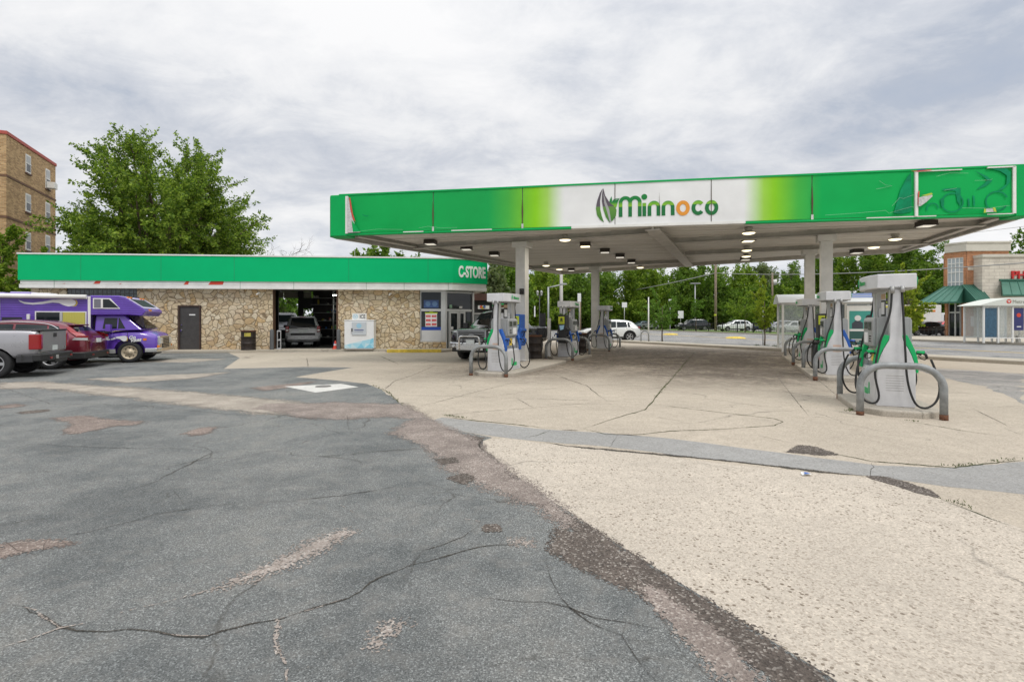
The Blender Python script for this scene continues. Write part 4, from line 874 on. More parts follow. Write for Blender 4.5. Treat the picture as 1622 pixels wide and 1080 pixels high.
pump(PR2, 'silver fuel pump with one green and one blue arc, beside the right front column', M_PGREEN, M_PBLUE)
pump(PR3, 'silver fuel pump mostly hidden behind the right hand columns, in front of the bus shelter', M_PGREEN, M_PBLUE)
pump(PL1, 'silver fuel pump with green and blue arcs in front of the black pickup truck', M_PGREEN, M_PBLUE)
pump(PL2, 'grey fuel pump with black squeegee bins, middle one of the left row', M_PBLUE, M_PBLUE)
pump(PL3, 'grey fuel pump in front of the white car, farthest of the left row', M_PBLUE, M_PBLUE)
for c, v0, v1, nm, f in ((PR1, -.98, .86, 'the nearest green trimmed pump', 1), (PR2, -1.15, 1.45, 'the pump beside the right front column', 1), (PR3, -1.15, 2.2, 'the farthest right hand pump', 1), (PL1, -.95, 1.2, 'the left front pump', 1), (PL2, -1.05, 1.25, 'the middle left pump', 1), (PL3, -1.1, 1.3, 'the farthest left pump', 1)):
    if c is not PL1:
        hoop(c, -.02, v1, 'grey steel hoop on the far side of ' + nm)
    hoop(c, -.04, v0, 'grey steel hoop in front of ' + nm)
t = hoop(Vector((9.0, 34.2, 0)), 0, 0, 'thin dark steel hoop alone by the street kerb next to a white pole', .52, .85, .04); t['group'] = 'steel hoops guarding the pumps'

# windshield service centre on the left front column (blue) and black ones at L2
def service(c, u, v, label, body, sign=True, h=1.55):
    t = thing('squeegee_station', label, 'squeegee station', tuple(at(u, v, .1)), ra, 'windscreen service stations')
    m = MB(); m.xz([(-.16, .55), (.14, .55), (.20, .70), (.20, .78), (.14, .82), (.16, 1.0), (.20, 1.06), (.20, 1.12), (.14, 1.14), (.14, 1.62), (-.16, 1.62)], -.22, .22); m.build('body', body, t, bevel=.02)
    m = MB(); m.bb(-.14, .10, -.228, -.221, 1.28, 1.56); m.build('sign_panel', M_YSIGN, t)
    m = MB(); m.lathe([(.001, 0), (.05, 0)], 14, axis='y', c=(-.02, -.231, 1.46)); m.xz([(-.08, 1.38), (.04, 1.38), (.04, 1.41), (-.08, 1.41)], -.232, -.229); m.xz([(-.10, 1.33), (.06, 1.33), (.06, 1.345), (-.10, 1.345)], -.232, -.229); m.build('sign_print', M('sign_ink', (.05, .07, .01), .6), t)
    m = MB(); m.add([(-.10, -.235, 1.22), (.10, -.235, 1.24), (.08, -.29, 1.08), (-.04, -.30, 1.04)], [(0, 1, 2, 3)]); m.build('paper_towel', M('towel_blue', (.30, .48, .62), .8), t)
    m = MB(); m.cyl((.16, -.1, .80), (.26, -.12, 1.02), .012); m.box((.27, -.12, 1.04), (.05, .2, .03)); m.build('squeegee', M_BLACK, t); return t
service(PL1, 822, 17.25, 'blue windscreen service station with a yellow green sign on the left front column island', M_PBLUE)
service(PL2, 893, 19.4, 'black windscreen service station strapped to a white post by the middle left pump', M_BLACK)
service(PR2, 1303, 15.7, 'dark windscreen service station with a yellow green sign by the right front column', M_DARK)
m = MB(); m.bb(-.06, .06, -.06, .06, 0, 1.5); o = m.build('white_post', M_WHITE, bevel=.01, loc=Vector(PL2)+pp*(-.62)+rr*(-.55)+Vector((0,0,.1)), rz=ra); tag(o, 'short square white post beside the middle left pump', 'post')
t = thing('squeegee_bucket', 'black squeegee buckets with a long handle on the white post by the middle left pump', 'bucket', tuple(Vector(PL2)+pp*(-.72)+rr*(-.7)+Vector((0, 0, .1))), ra)
m = MB(); m.xz([(-.22, .78), (.0, .74), (.05, 1.12), (-.32, 1.12)], -.14, .14); m.xz([(-.2, 1.16), (-.02, 1.16), (-.02, 1.7), (-.2, 1.7)], -.1, .1); m.build('bucket_body', M_BLACK, t, bevel=.02)
m = MB(); m.cyl((-.28, -.1, 1.05), (-.62, -.25, .22), .014); m.cyl((-.62, -.25, .22), (-.95, -.2, .85), .012); m.build('handle', M_BLACK, t)
b = MB(); rg = random.Random(3)
for i in range(60):
    a = rg.random()*6.28; l = rg.uniform(.1, .22); b.add([(0, 0, 0), (math.cos(a)*l*.6-.02, math.sin(a)*l*.6, l*.6), (math.cos(a)*l, math.sin(a)*l, l), (math.cos(a)*l*.6+.03, math.sin(a)*l*.6, l*.5)], [(0, 1, 2, 3)])
o = b.build('flower_pot_plant', LF_E, fix=False, loc=Vector(PL2)+pp*(-.05)+rr*(-.62)+Vector((0, 0, 1.6))); tag(o, 'small green plant hanging between the black bins and the middle left pump', 'plant')
def drum(loc, label, band_=True, lean=0, col_=None, h=.86, r=.29):
    t = thing('oil_drum', label, 'drum', loc, 0, 'old steel drums used as bins')
    mt = col_ or M('drum_black', (.03, .022, .018), .55, .3, var=.6, vs=8, bump=.15)
    m = MB(); m.lathe([(.001, 0), (r, 0), (r+.01, .02), (r, .04), (r, h*.33-.02), (r+.018, h*.33), (r, h*.33+.02), (r, h*.66-.02), (r+.018, h*.66), (r, h*.66+.02), (r, h-.02), (r+.014, h), (r-.012, h), (r-.015, h*.5), (.001, h*.5)], 28, axis='z'); m.build('barrel', mt, t)
    m = MB(); m.lathe([(r+.004, h-.05), (r+.016, h-.02), (r+.018, h+.004), (r-.01, h+.006)], 28, axis='z'); m.build('rim', M_RUST, t)
    if band_: m = MB(); m.T = Matrix.Rotation(R(-70), 4, 'Z'); m.add([((r+.012)*math.cos(a), (r+.012)*math.sin(a), z_) for z_ in (h*.70, h*.88) for a in (R(-25), R(-12), R(0), R(12), R(25))], [(i, i+1, i+6, i+5) for i in range(4)]); m.build('label_patch', M('drum_label', (.42, .36, .06), .6, var=.3, vs=20), t, fix=False)
    return t
p = at(846, 18.9); drum((p.x, p.y, 0.1), 'black steel drum bin behind the left front canopy column', False)
p = at(919, 22.2); drum((p.x, p.y, 0.1), 'dark brown steel drum bin on the middle left pump island', False)
t = thing('tyre_stack', 'small dark bin with a red label between the right hand pumps', 'bin', tuple(at(1296, 14.9, .1)), ra)
m = MB(); m.xy([(-.16, -.16), (.16, -.16), (.16, .16), (-.16, .16)], 0, .72); m.bb(-.18, .18, -.18, .18, .72, .80); m.build('body', M_BLACK, t, bevel=.03); m = MB(); m.bb(.0, .1, -.168, -.163, .25, .42); m.build('label_patch', M_REDP, t); t.name = 'waste_bin'

# ================================================================== store
SO = Vector((-23.0, 23.5, 0)); SA = math.atan2(1.8, 20.0)
store = thing('convenience_store', 'single storey stone faced garage and shop with a bright green roof band', 'building', tuple(SO), SA)
def su(px, v=0.0):
    k = (px-CX)/F; c, s = math.cos(SA), math.sin(SA)
    # X = SO.x+u c - v s ; Y = SO.y+u s + v c ; X = kY
    return (k*(SO.y+v*c) - SO.x + v*s)/(c - k*s)
def sw(u, v, z=0.0):
    c, s = math.cos(SA), math.sin(SA); return Vector((SO.x+u*c-v*s, SO.y+u*s+v*c, z))
def sz(py, px, v=0.0):
    return zof(py, sw(su(px, v), v).y)
U1 = su(717); CH = Vector(sw(U1, 0)); CE = at(772, 26.4)
WV = .38          # wall set back
CHA = math.atan2(CE.y-CH.y, CE.x-CH.x) - SA    # chamfer angle in store local
CL = (CE-CH).length
def ch(u, v=0.0): return (U1 + u*math.cos(CHA) - v*math.sin(CHA), u*math.sin(CHA) + v*math.cos(CHA))
# roof fascia band
ZF0, ZF1, ZTR = 3.40, 4.60, 3.04
def ring(m, pts, th, z0, z1):
    pts = [Vector(p) for p in pts]; inn = []
    for i in range(len(pts)):
        ns = []
        for a, b in ((i-1, i), (i, i+1)):
            if 0 <= a and b < len(pts): d = (pts[b]-pts[a]).normalized(); ns.append(Vector((-d.y, d.x)))
        n_ = sum(ns, Vector((0, 0))).normalized(); inn.append(pts[i]+n_*(th/max(.3, n_.dot(ns[0]))))
    m.xy([tuple(p) for p in pts] + [tuple(p) for p in reversed(inn)], z0, z1)
def outline(o):
    e_ = ch(CL-o*.6, o); return [(o, 12-o), (o, o), (U1-o*.1, o), e_, (e_[0]-2.4, 12-o)]
m = MB(); ring(m, outline(0), .5, ZF0, ZF1); m.build('green_fascia', M_GREEN, store)
m = MB(); m.xy(outline(.2), ZF1-.12, ZF1-.02); m.build('roof_deck', M_BEAM, store)
m = MB(); ring(m, outline(-.03), .6, ZF1, ZF1+.07); m.build('roof_coping', M_TRIM, store)
m = MB(); ring(m, outline(.06), .44, ZTR+.19, ZF0-.002); ring(m, outline(.03), .45, ZTR, ZTR+.17); ring(m, outline(.10), .35, ZTR+.17, ZTR+.19); m.build('white_trim', M_TRIM, store)
m = MB()
for x in (128, 255, 371, 546.5+6, 678): m.bb(su(x)-.006, su(x)+.006, -.004, .0, ZF0, ZF1)
for x in (85, 380, 465, 580, 640, 710): m.bb(su(x)-.006, su(x)+.006, .024, .03, ZTR, ZF0)
m.build('panel_joint', M('joint_dark', (.02, .16, .08), .6), store)
m = MB()
for x0, x1, a, b in ((148, 158, .3, .9), (291, 298, 0, 1), (330, 353, 0, 1), (188, 191, 0, .3), (99, 102, 0, .2)):
    h = (ZF0 - (ZTR+.19)); z0 = ZTR+.19+h*a*.3; z1 = ZTR+.19+h*b
    m.xz([(su(x0, .06), z0), (su(x1, .06), z0+.01), (su(x1, .06)+.05, z1), (su(x0, .06)+.12, z1)], .052, .058)
build_each(m, 'red_exposed_patch', M_REDP, store)
# sign on the chamfer
o = text('store_sign_lettering', 'C-STORE', .78, M('sign_white', (.90, .90, .89), .5), store, .012, .028, rot=(R(90), 0, CHA), sx=.50, space=1.0); a = ch(CL*.55, -.014); o.location = (a[0], a[1], 3.72)
# walls
def swall(x0, x1, z0, z1, mat=M_STONE, name='stone_wall', v=WV, th=.3, par=store, uu=False):
    m = MB(); a, b = (x0, x1) if uu else (su(x0, v), su(x1, v)); m.bb(a, b, v, v+th, z0, z1); return m.build(name, mat, par)
swall(49, 105, 0, ZTR); swall(105, 217, 0, 2.45); swall(217, 281, 0, ZTR); swall(281, 319, 2.25, ZTR); swall(319, 386, 0, ZTR); swall(386.4, 432, 0, ZTR, v=WV-.03, th=.33); swall(533.5, 665, 0, ZTR)
# glass block window
n = NT('glass_block', .1); xs = n.sep(); fx = n.math('FRACT', n.math('MULTIPLY', xs[0], 5.0)); fz = n.math('FRACT', n.math('MULTIPLY', xs[2], 5.0))
e1 = n.math('MAXIMUM', n.ramp(fx, [(0, (1, 1, 1)), (.08, (1, 1, 1)), (.12, (0, 0, 0)), (.88, (0, 0, 0)), (.92, (1, 1, 1))]), n.ramp(fz, [(0, (1, 1, 1)), (.08, (1, 1, 1)), (.12, (0, 0, 0)), (.88, (0, 0, 0)), (.92, (1, 1, 1))]))
n.done(n.mix(e1, n.ramp(n.noise(9, 3), [(.3, (.03, .04, .045)), (.7, (.12, .15, .16))]), (.02, .02, .02)))
swall(105.2, 216.8, 2.45, ZTR, n.m, 'glass_block_window', v=WV+.06, th=.1)
# side door
m = MB(); a, b = su(282, WV), su(318, WV); m.bb(a-.0, a+.07, WV-.02, WV+.12, .1, 2.25); m.bb(b-.07, b, WV-.02, WV+.12, .1, 2.25); m.bb(a+.07, b-.07, WV-.02, WV+.12, 2.18, 2.25); fr = m.build('door_frame', M('brown_frame', (.06, .035, .025), .6, var=.4), store)
m = MB(); m.bb(a+.072, b-.072, WV+.03, WV+.08, .11, 2.178); dr = m.build('door', M('grey_door', (.055, .052, .05), .5, var=.25, vs=6), store, bevel=.005)
m = MB(); m.cyl((a+.16, WV+.03, 1.05), (a+.16, WV-.04, 1.05), .035); m.cyl((a+.16, WV+.03, 1.3), (a+.16, WV-.0, 1.3), .028); m.box((a+.16, WV-.04, 1.02), (.05, .03, .10)); m.build('handle', M_CHROME, dr)
m = MB(); m.bb(a+.5, a+.78, WV+.024, WV+.03, 1.76, 1.82); m.build('door_label', M_PAPER, dr)
# garage bay : interior room
ga, gb = su(433, WV), su(533, WV); BD = 7.0; CZ = 3.9
oa, ob2 = su(440.5, BD), su(496, BD); lw = su(424, BD); zt_ = 3.33
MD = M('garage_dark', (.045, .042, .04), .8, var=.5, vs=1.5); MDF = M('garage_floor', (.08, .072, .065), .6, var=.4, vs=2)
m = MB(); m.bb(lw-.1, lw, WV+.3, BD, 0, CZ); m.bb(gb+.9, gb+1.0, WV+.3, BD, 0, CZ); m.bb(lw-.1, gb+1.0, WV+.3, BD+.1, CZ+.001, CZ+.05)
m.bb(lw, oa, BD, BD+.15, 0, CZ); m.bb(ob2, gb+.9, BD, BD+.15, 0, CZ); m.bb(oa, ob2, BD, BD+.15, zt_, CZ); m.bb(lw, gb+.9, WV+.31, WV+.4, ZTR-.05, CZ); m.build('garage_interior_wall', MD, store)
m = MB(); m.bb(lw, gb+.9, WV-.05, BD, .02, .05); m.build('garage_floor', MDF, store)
m = MB(); m.bb(ga-.10, ga-.001, WV-.015, WV+.3, .05, ZTR-.01); m.bb(gb+.001, gb+.08, WV-.015, WV+.3, .05, ZTR-.01); m.build('garage_door_frame', M('bay_frame', (.11, .06, .035), .7, var=.4), store)
MHZ = M('hazy_pane', (.42, .40, .34), .5)
for q0_, q1_ in ((441, 449), (450, 472.5), (480.5, 493)):
    m = MB(); m.bb(su(q0_, BD-.2), su(q1_, BD-.2), BD-.22, BD-.20, 2.9, 3.30); m.build('rear_door_pane', MHZ, store)
m = MB(); m.bb(su(473, BD-.5), su(481, BD-.5), BD-.6, BD-.5, .05, CZ-.01); m.bb(su(481.001, BD-.5), su(496, BD-.5), BD-.6, BD-.5, 2.25, 2.88); m.bb(su(440, BD-.3), su(441.5, BD-.3), BD-.4, BD-.3, .05, 3.3); m.build('lift_post', M_DARK, store)
m = MB(); rg = random.Random(4)
cm = [M('cl%d' % i, c, .5) for i, c in enumerate([(.45, .43, .4), (.4, .05, .03), (.05, .16, .4), (.45, .36, .05), (.08, .28, .08), (.6, .6, .58), (.02, .02, .02)])]
q0, q1 = ob2+.1, gb+.8
for i in range(90):
    x = rg.uniform(q0, q1); z_ = rg.choice((.5, 1.0, 1.5, 2.0, 2.5, 2.9)); s_ = rg.uniform(.04, .16); y_ = BD-.5-rg.uniform(0, .3); m.bb(x, x+s_, y_, y_+.12, z_, z_+rg.uniform(.06, .28), rg.randrange(7))
for i in range(40):
    v_ = rg.uniform(1.2, 6.2); z_ = rg.choice((.5, 1.0, 1.5, 2.0, 2.4)); s_ = rg.uniform(.06, .2); m.bb(gb+.62, gb+.86, v_, v_+s_, z_, z_+rg.uniform(.08, .3), rg.randrange(7))
m.build('workshop_clutter', cm, store)
m = MB()
for z_ in (.47, .97, 1.47, 1.97, 2.47, 2.87): m.bb(q0, q1, BD-.8, BD-.3, z_, z_+.03)
m.cyl((gb-1.2, 4.5, .05), (gb-1.2, 4.5, 3.4), .05); m.cyl((gb-.8, 5.5, .05), (gb-.8, 5.5, 3.4), .03); m.build('shelving', M_STEEL, store)
for v_, x in ((2.6, gb-.45), (3.6, gb-.45)):
    m = MB(); m.bb(x-.3, x+.3, v_, v_+.12, 2.86, 2.90); m.build('strip_light', M('tube_lit', (.9, .9, .85), .4, emit=(.95, 1, .9), es=16), store)
m = MB(); m.box((su(411, WV-.05), WV-.1, 2.85), (.10, .12, .05)); m.cyl((su(411, WV-.05), WV-.12, 2.84), (su(411, WV-.05)-.05, WV-.28, 2.78), .035); m.build('wall_camera', M_WHITE, store)
m = MB(); m.box((su(619, WV-.05), WV-.1, 2.85), (.10, .12, .05)); m.cyl((su(619, WV-.05), WV-.12, 2.84), (su(619, WV-.05)-.05, WV-.28, 2.78), .035); m.build('wall_camera', M_WHITE, store)
# shop front windows : straight part
w0, w1 = su(665.5, WV), su(706, WV); wm = su(698.5, WV)
m = MB(); m.bb(w0, w1+.02, WV-.02, WV+.28, .05, .42); m.build('stone_plinth', M_STONE, store)
m = MB(); m.bb(w0, w1, WV+.05, WV+.2, .42, .50); m.bb(w0, wm, WV+.06, WV+.18, 1.98, 2.10); m.bb(w0, wm, WV+.06, WV+.18, 2.95, ZTR-.002); m.bb(w0, w0+.05, WV+.06, WV+.18, .50, 2.95); m.bb(wm, w1, WV+.0, WV+.28, .50, ZTR-.002); m.build('window_frame', M_ALU, store, bevel=.006)
m = MB(); m.bb(w0+.05, wm, WV+.11, WV+.12, .50, 2.95); g1 = m.build('window_glass', M_GLASS, store)
m = MB(); m.bb(w0+.06, wm-.005, WV+.09, WV+.109, .50, 1.02); m.build('lower_panel', M('panel_grey', (.60, .60, .60), .5, var=.04), store)
m = MB(); m.bb(w0+.055, wm-.005, WV+.085, WV+.109, 1.022, 1.18); m.build('blue_band', M('band_blue', (.01, .06, .38), .4), store)
sg = MB(); x0, x1 = su(673.5, WV), su(692, WV); sg.bb(x0, x1, WV+.10, WV+.1095, 1.20, 1.86, 0); sg.bb(x0-.02, x1+.02, WV+.099, WV+.1092, 1.86, 1.93, 1); sg.cyl(((x0+x1)/2, WV+.10, 1.95), ((x0+x1)/2, WV+.109, 1.95), .10, m=1)
w_ = (x1-x0)/2
for r_ in range(3):
    for c_ in range(2): sg.bb(x0+.03+c_*w_, x0+w_-.03+c_*w_, WV+.095, WV+.0995, 1.26+r_*.21, 1.37+r_*.21, 2); sg.bb(x0+.06+c_*w_, x0+w_-.06+c_*w_, WV+.093, WV+.0945, 1.30+r_*.21, 1.315+r_*.21, 0)
sg.build('price_poster', [M_PAPER, M('lime', (.42, .55, .02), .5), M('price_red', (.62, .015, .02), .5)], store)
m = MB(); xq = su(671, WV); xr = su(694.5, WV); m.bb(xq, xr, WV+.095, WV+.109, 2.16, 2.55, 0)
m.cyl(((xq+xr)/2-.16, WV+.09, 2.36), ((xq+xr)/2-.16, WV+.095, 2.36), .13, m=1); m.cyl(((xq+xr)/2+.18, WV+.09, 2.36), ((xq+xr)/2+.18, WV+.095, 2.36), .13, m=1); m.build('blue_window_sign', [M('sign_blue', (.04, .09, .25), .3), M('sign_blue_light', (.12, .22, .40), .3)], store)
# chamfered door part, its own small frame rotated by CHA
cp = Empty = bpy.data.objects.new('entrance', None); COL.objects.link(cp); cp.parent = store
a0 = (w1, WV+.02); pe = at(750, 27.05); ce_, se_ = math.cos(SA), math.sin(SA); dx, dy = pe.x-SO.x, pe.y-SO.y; pl_ = (dx*ce_+dy*se_, -dx*se_+dy*ce_)
ea = math.atan2(pl_[1]-a0[1], pl_[0]-a0[0]); EL = math.hypot(pl_[0]-a0[0], pl_[1]-a0[1]); cp.location = (a0[0], a0[1], 0); cp.rotation_euler = (0, 0, ea)
k1, k2, k3 = EL*.12, EL*.44, EL*.66
m = MB(); m.bb(.0, .08, -.02, .12, .1, 3.02); m.bb(EL-.10, EL+.02, -.04, .16, .05, 3.02); m.bb(.08, EL-.10, 0, .1, 1.98, 2.10); m.bb(.08, EL-.10, 0, .1, 2.93, 3.02); m.bb(k1-.03, k1+.03, 0, .1, .1, 1.98); m.bb(k2-.02, k2+.05, 0, .1, .1, 1.98); m.bb(k3-.0, k3+.08, 0, .1, .1, 1.98); m.build('entrance_frame', M_ALU, cp, bevel=.005)
m = MB(); m.bb(.08, EL-.1, .045, .055, .1, 2.93); m.build('entrance_glass', M_GLASS, cp)
for a_, b_ in ((k1+.03, k2-.02), (k2+.05, k3)):
    m = MB()
    for q0, q1, z0, z1 in ((a_, a_+.06, .12, 1.97), (b_-.06, b_, .12, 1.97), (a_+.06, b_-.06, .12, .28), (a_+.06, b_-.06, 1.88, 1.97), (a_+.06, b_-.06, .95, 1.02)): m.bb(q0, q1, -.03, .02, z0, z1)
    m.build('glass_door', M_ALU, cp)
m = MB(); m.bb(k1+.12, k1+.30, .03, .044, 1.05, 1.2, 0); m.bb(k2+.12, k2+.36, .03, .044, .80, .92, 1); m.bb(k1+.05, k1+.22, .03, .044, 2.15, 2.32, 2); m.bb(k2+.1, k2+.3, .03, .044, 2.15, 2.26, 0); m.build('door_sticker', [M_PAPER, M_REDP, M('sticker_green', (.3, .5, .35), .5)], cp)
# side wall and rear shell
m = MB(); m.bb(.2, .35, WV+.3, 11.7, 0, ZTR); m.bb(.35, su(418, 11.5), 11.5, 11.7, 0, ZTR); m.bb(gb+1.05, U1, 11.5, 11.7, 0, ZTR); m.add([(pl_[0]-.05, pl_[1]+.1, .05), (pl_[0]-1.5, 11.6, .05), (pl_[0]-1.5, 11.6, ZTR), (pl_[0]-.05, pl_[1]+.1, ZTR)], [(0, 1, 2, 3)]); m.bb(gb+1.02, gb+1.1, WV+.3, 11.5, 0, ZTR); build_each(m, 'rear_wall', M_BRT_X, store)
m = MB(); m.bb(gb+1.5, pl_[0]-1.6, WV+3.5, WV+3.6, 0, ZTR-.02); m.bb(w0-1, w1+.8, WV+1.2, WV+1.6, 0, 1.1); m.build('shop_interior', M('shop_inside', (.16, .14, .12), .8, var=.6, vs=4), store)
# sidewalk in front of the store (a real step)
sdw = [sw(su(196), -.9), sw(su(392), -.75), sw(su(440), -.25), sw(su(600), -.2), sw(su(612), -.35), sw(su(620), -1.25), sw(su(700), -1.35), sw(su(735, 1), .1), sw(su(752, 2.6), 2.2), sw(U1-2, WV+.6), sw(1, WV+.3), sw(0, -.9)]
m = MB(); m.xy([(p.x, p.y) for p in sdw], -.02, .105); struct(m.build('store_sidewalk', M_WALK, bevel=.015))
m = MB(); q0, q1 = sw(su(619), -1.28), sw(su(701), -1.38); d = (q1-q0).normalized(); nn_ = Vector((-d.y, d.x, 0))*.14; m.xy([tuple(v)[:2] for v in (q0, q1, q1+nn_, q0+nn_)], -.02, .15); o = m.build('yellow_kerb', M_YEL, bevel=.02); struct(o)
# brown wing beyond the entrance
wing = thing('shop_wing', 'low shop wing with a dark brown parapet seen past the store entrance', 'building', tuple(at(748, 31)), R(4))
m = MB(); m.bb(0, 2.9, 0, 3, 2.75, 3.18); m.build('brown_parapet', M_MAROON, wing); m = MB(); m.bb(.05, 2.8, .25, .3, 0, 2.75); m.build('shop_front', M_DARK, wing)
m = MB(); m.bb(0, .1, .1, .25, 0, 2.75, 0); m.bb(.1, 1.05, .15, .22, 1.9, 1.98, 0); m.bb(.15, 1.0, .2, .24, .3, 1.88, 1); m.bb(1.25, 1.95, .1, .16, 1.0, 2.4, 2); m.bb(1.25, 1.95, .09, .16, 2.4, 2.62, 3); m.bb(2.2, 2.8, .1, .16, 1.6, 2.4, 2); m.bb(2.2, 2.8, .1, .16, .6, 1.4, 2); m.build('window_posters', [M_ALU, M('wing_glass', (.16, .17, .17), .1), M_PAPER, M_PGREEN], wing)
m = MB()
for i, c_ in enumerate((0, 1, 2, 3)): m.cyl((.55+.1*i, .12, 2.35-.04*(i % 2)), (.55+.1*i, .14, 2.35-.04*(i % 2)), .09, m=i)
m.bb(.35, 1.05, .13, .15, 2.22, 2.44, 3); m.build('round_sign', [M_REDP, M_YEL, M_PBLUE, M_PAPER], wing)
# rooftop gear
t = thing('roof_vent_unit', 'long low ventilation unit with a white dome on the green banded roof', 'roof vent', tuple(sw(su(545, 6), 6.0, 4.65)), SA)
m = MB(); m.bb(0, 2.0, 0, .8, 0, .26); m.build('duct', M_STEEL, t, bevel=.02); m = MB(); m.lathe([(.35, 0), (.35, .12), (.28, .24), (.15, .31), (.001, .33)], 20, axis='z', c=(1.75, -.2, .05)); m.build('dome', M_WHITE, t); m = MB(); m.cyl((.55, .4, .2), (.55, .4, 1.2), .015); m.build('mast', M_STEEL, t)

# ice chest
t = thing('ice_chest', 'white outdoor ice freezer with ICE sign and pale blue facets against the stone wall', 'ice freezer', tuple(sw(su(570.5, -.1), -.22, .105)), SA)
ww = .70
m = MB(); m.bb(-ww, ww, -.12, .52, .05, 1.40); m.bb(-ww-.02, ww+.02, -.14, .54, 1.40, 1.44); m.bb(-ww+.05, ww-.05, -.08, .5, 0, .05); m.build('cabinet', M('ice_white', (.76, .77, .78), .35, var=.03), t, bevel=.015)
m = MB(); m.bb(-.34, .34, -.16, -.121, .70, 1.34); d_ = m.build('door', M('ice_door', (.52, .56, .60), .35, var=.04), t, bevel=.012)
m = MB(); m.box((-.33, -.19, .95), (.05, .05, .16)); m.build('handle', M_BLACK, d_)
m = MB(); m.cyl((0, -.161, 1.15), (0, -.164, 1.15), .12, n=24); m.build('round_logo', M('ice_blue', (.32, .55, .70), .4), d_)
m = MB(); m.bb(-.22, .22, -.164, -.161, .92, .97); m.bb(-.2, .2, -.164, -.161, .86, .875); m.build('logo_print', M('ice_navy', (.10, .12, .25), .4), d_)
bl1, bl2, bl3 = M('facet_a', (.22, .55, .72), .4), M('facet_b', (.36, .65, .78), .4), M('facet_c', (.52, .72, .80), .4)
m = MB()
for pts, k in (([(-.69,.06),(-.4,.06),(-.58,.24),(-.69,.22)],2), ([(-.4,.06),(-.35,.30),(-.58,.24)],1), ([(-.4,.06),(-.1,.06),(-.35,.30)],2), ([(-.1,.06),(.1,.30),(-.35,.30)],1), ([(-.1,.06),(.25,.06),(.1,.30)],0), ([(-.35,.30),(.1,.30),(.15,.42)],2), ([(.1,.30),(.3,.32),(.15,.42)],1), ([(.25,.06),(.3,.32),(.1,.30)],1), ([(.25,.06),(.69,.06),(.5,.26)],0), ([(.25,.06),(.5,.26),(.3,.32)],2), ([(.3,.32),(.5,.26),(.55,.5),(.15,.42)],1), ([(.5,.26),(.69,.06),(.69,.35)],1), ([(.5,.26),(.69,.35),(.69,.56),(.55,.5)],0)):
    m.add([(x, -.1215, z+.0) for x, z in pts], [tuple(range(len(pts)))], k)
m.build('facet_print', [bl1, bl2, bl3], t, fix=False)
m = MB(); m.bb(-.36, .33, -.02, .04, 1.44, 1.76); sg_ = m.build('ice_sign', M_WHITE, t, bevel=.006); text('ice_lettering', 'ICE', .26, M('ice_ink', (.03, .035, .05), .5), sg_, .003, .004, loc=(.14, -.024, 1.51), sx=.72)
m = MB(); m.cyl((-.2, -.021, 1.6), (-.2, -.024, 1.6), .115, n=24, m=0); m.cyl((-.2, -.0245, 1.6), (-.2, -.0255, 1.6), .095, n=24, m=1); m.xz([(-.26, 1.64), (-.24, 1.66), (-.2, 1.58), (-.16, 1.66), (-.14, 1.64), (-.2, 1.53)], -.028, -.026, 0); m.build('round_logo', [bl1, M_PAPER], sg_)
# bollards at the bay
for px_, lb in ((431, 'left'), (536.5, 'right')):
    m = MB(); m.lathe([(.095, 0), (.095, .90), (.085, .95), (.05, .985), (.001, .995)], 20, axis='z'); o = m.build('bollard', M('bollard_grey', (.10, .105, .11), .55, var=.2)); o.location = sw(su(px_, -.1), -.12, .1); tag(o, 'dark grey round top steel bollard at the %s side of the open garage bay' % lb, 'bollard', 'bollards at the garage bay')
p = sw(su(393.5, -.3), -.3); drum((p.x, p.y, .105), 'rusty black steel drum bin with a yellowish label against the stone wall', True, h=.93, r=.32)
t = thing('wheel_stand', 'narrow pale steel stand just inside the left of the garage bay', 'stand', tuple(sw(su(441, .1), .15, .105)), SA)
m = MB()
for x in (-.09, .07): m.bb(x, x+.03, 0, .04, 0, .92)
for z_ in (0, .42, .86): m.bb(-.06, .07, 0, .04, z_, z_+.07)
m.bb(-.10, .11, -.05, .10, 0, .03); m.build('frame', M('stand_grey', (.45, .45, .46), .5), t, bevel=.004)
t = thing('traffic_cone', 'small red cone and bottles beside the right bollard of the garage bay', 'cone', tuple(sw(su(530, .1), .25, .105)), SA)
m = MB(); m.lathe([(.16, 0), (.16, .03), (.11, .04), (.03, .40), (.001, .41)], 18, axis='z'); m.build('cone_body', M_REDP, t); m = MB(); m.lathe([(.083, .16), (.065, .25)], 18, axis='z'); m.build('white_band', M_PAPER, t)
for i, (dx, cm_) in enumerate(((-.12, (.05, .12, .4)), (.10, (.1, .4, .1)), (.02, (.5, .5, .5)))):
    m = MB(); m.lathe([(.001, 0), (.05, 0), (.05, .22), (.02, .28), (.02, .32), (.001, .32)], 12, axis='z'); o = m.build('bottle', M('btl%d' % i, cm_, .4)); o.location = sw(su(530, .1)+dx, .55, .4 if False else .105); tag(o, ('blue', 'green', 'pale grey')[i] + ' plastic bottle on the floor beside the red cone in the garage bay', 'bottle', 'bottles by the cone')
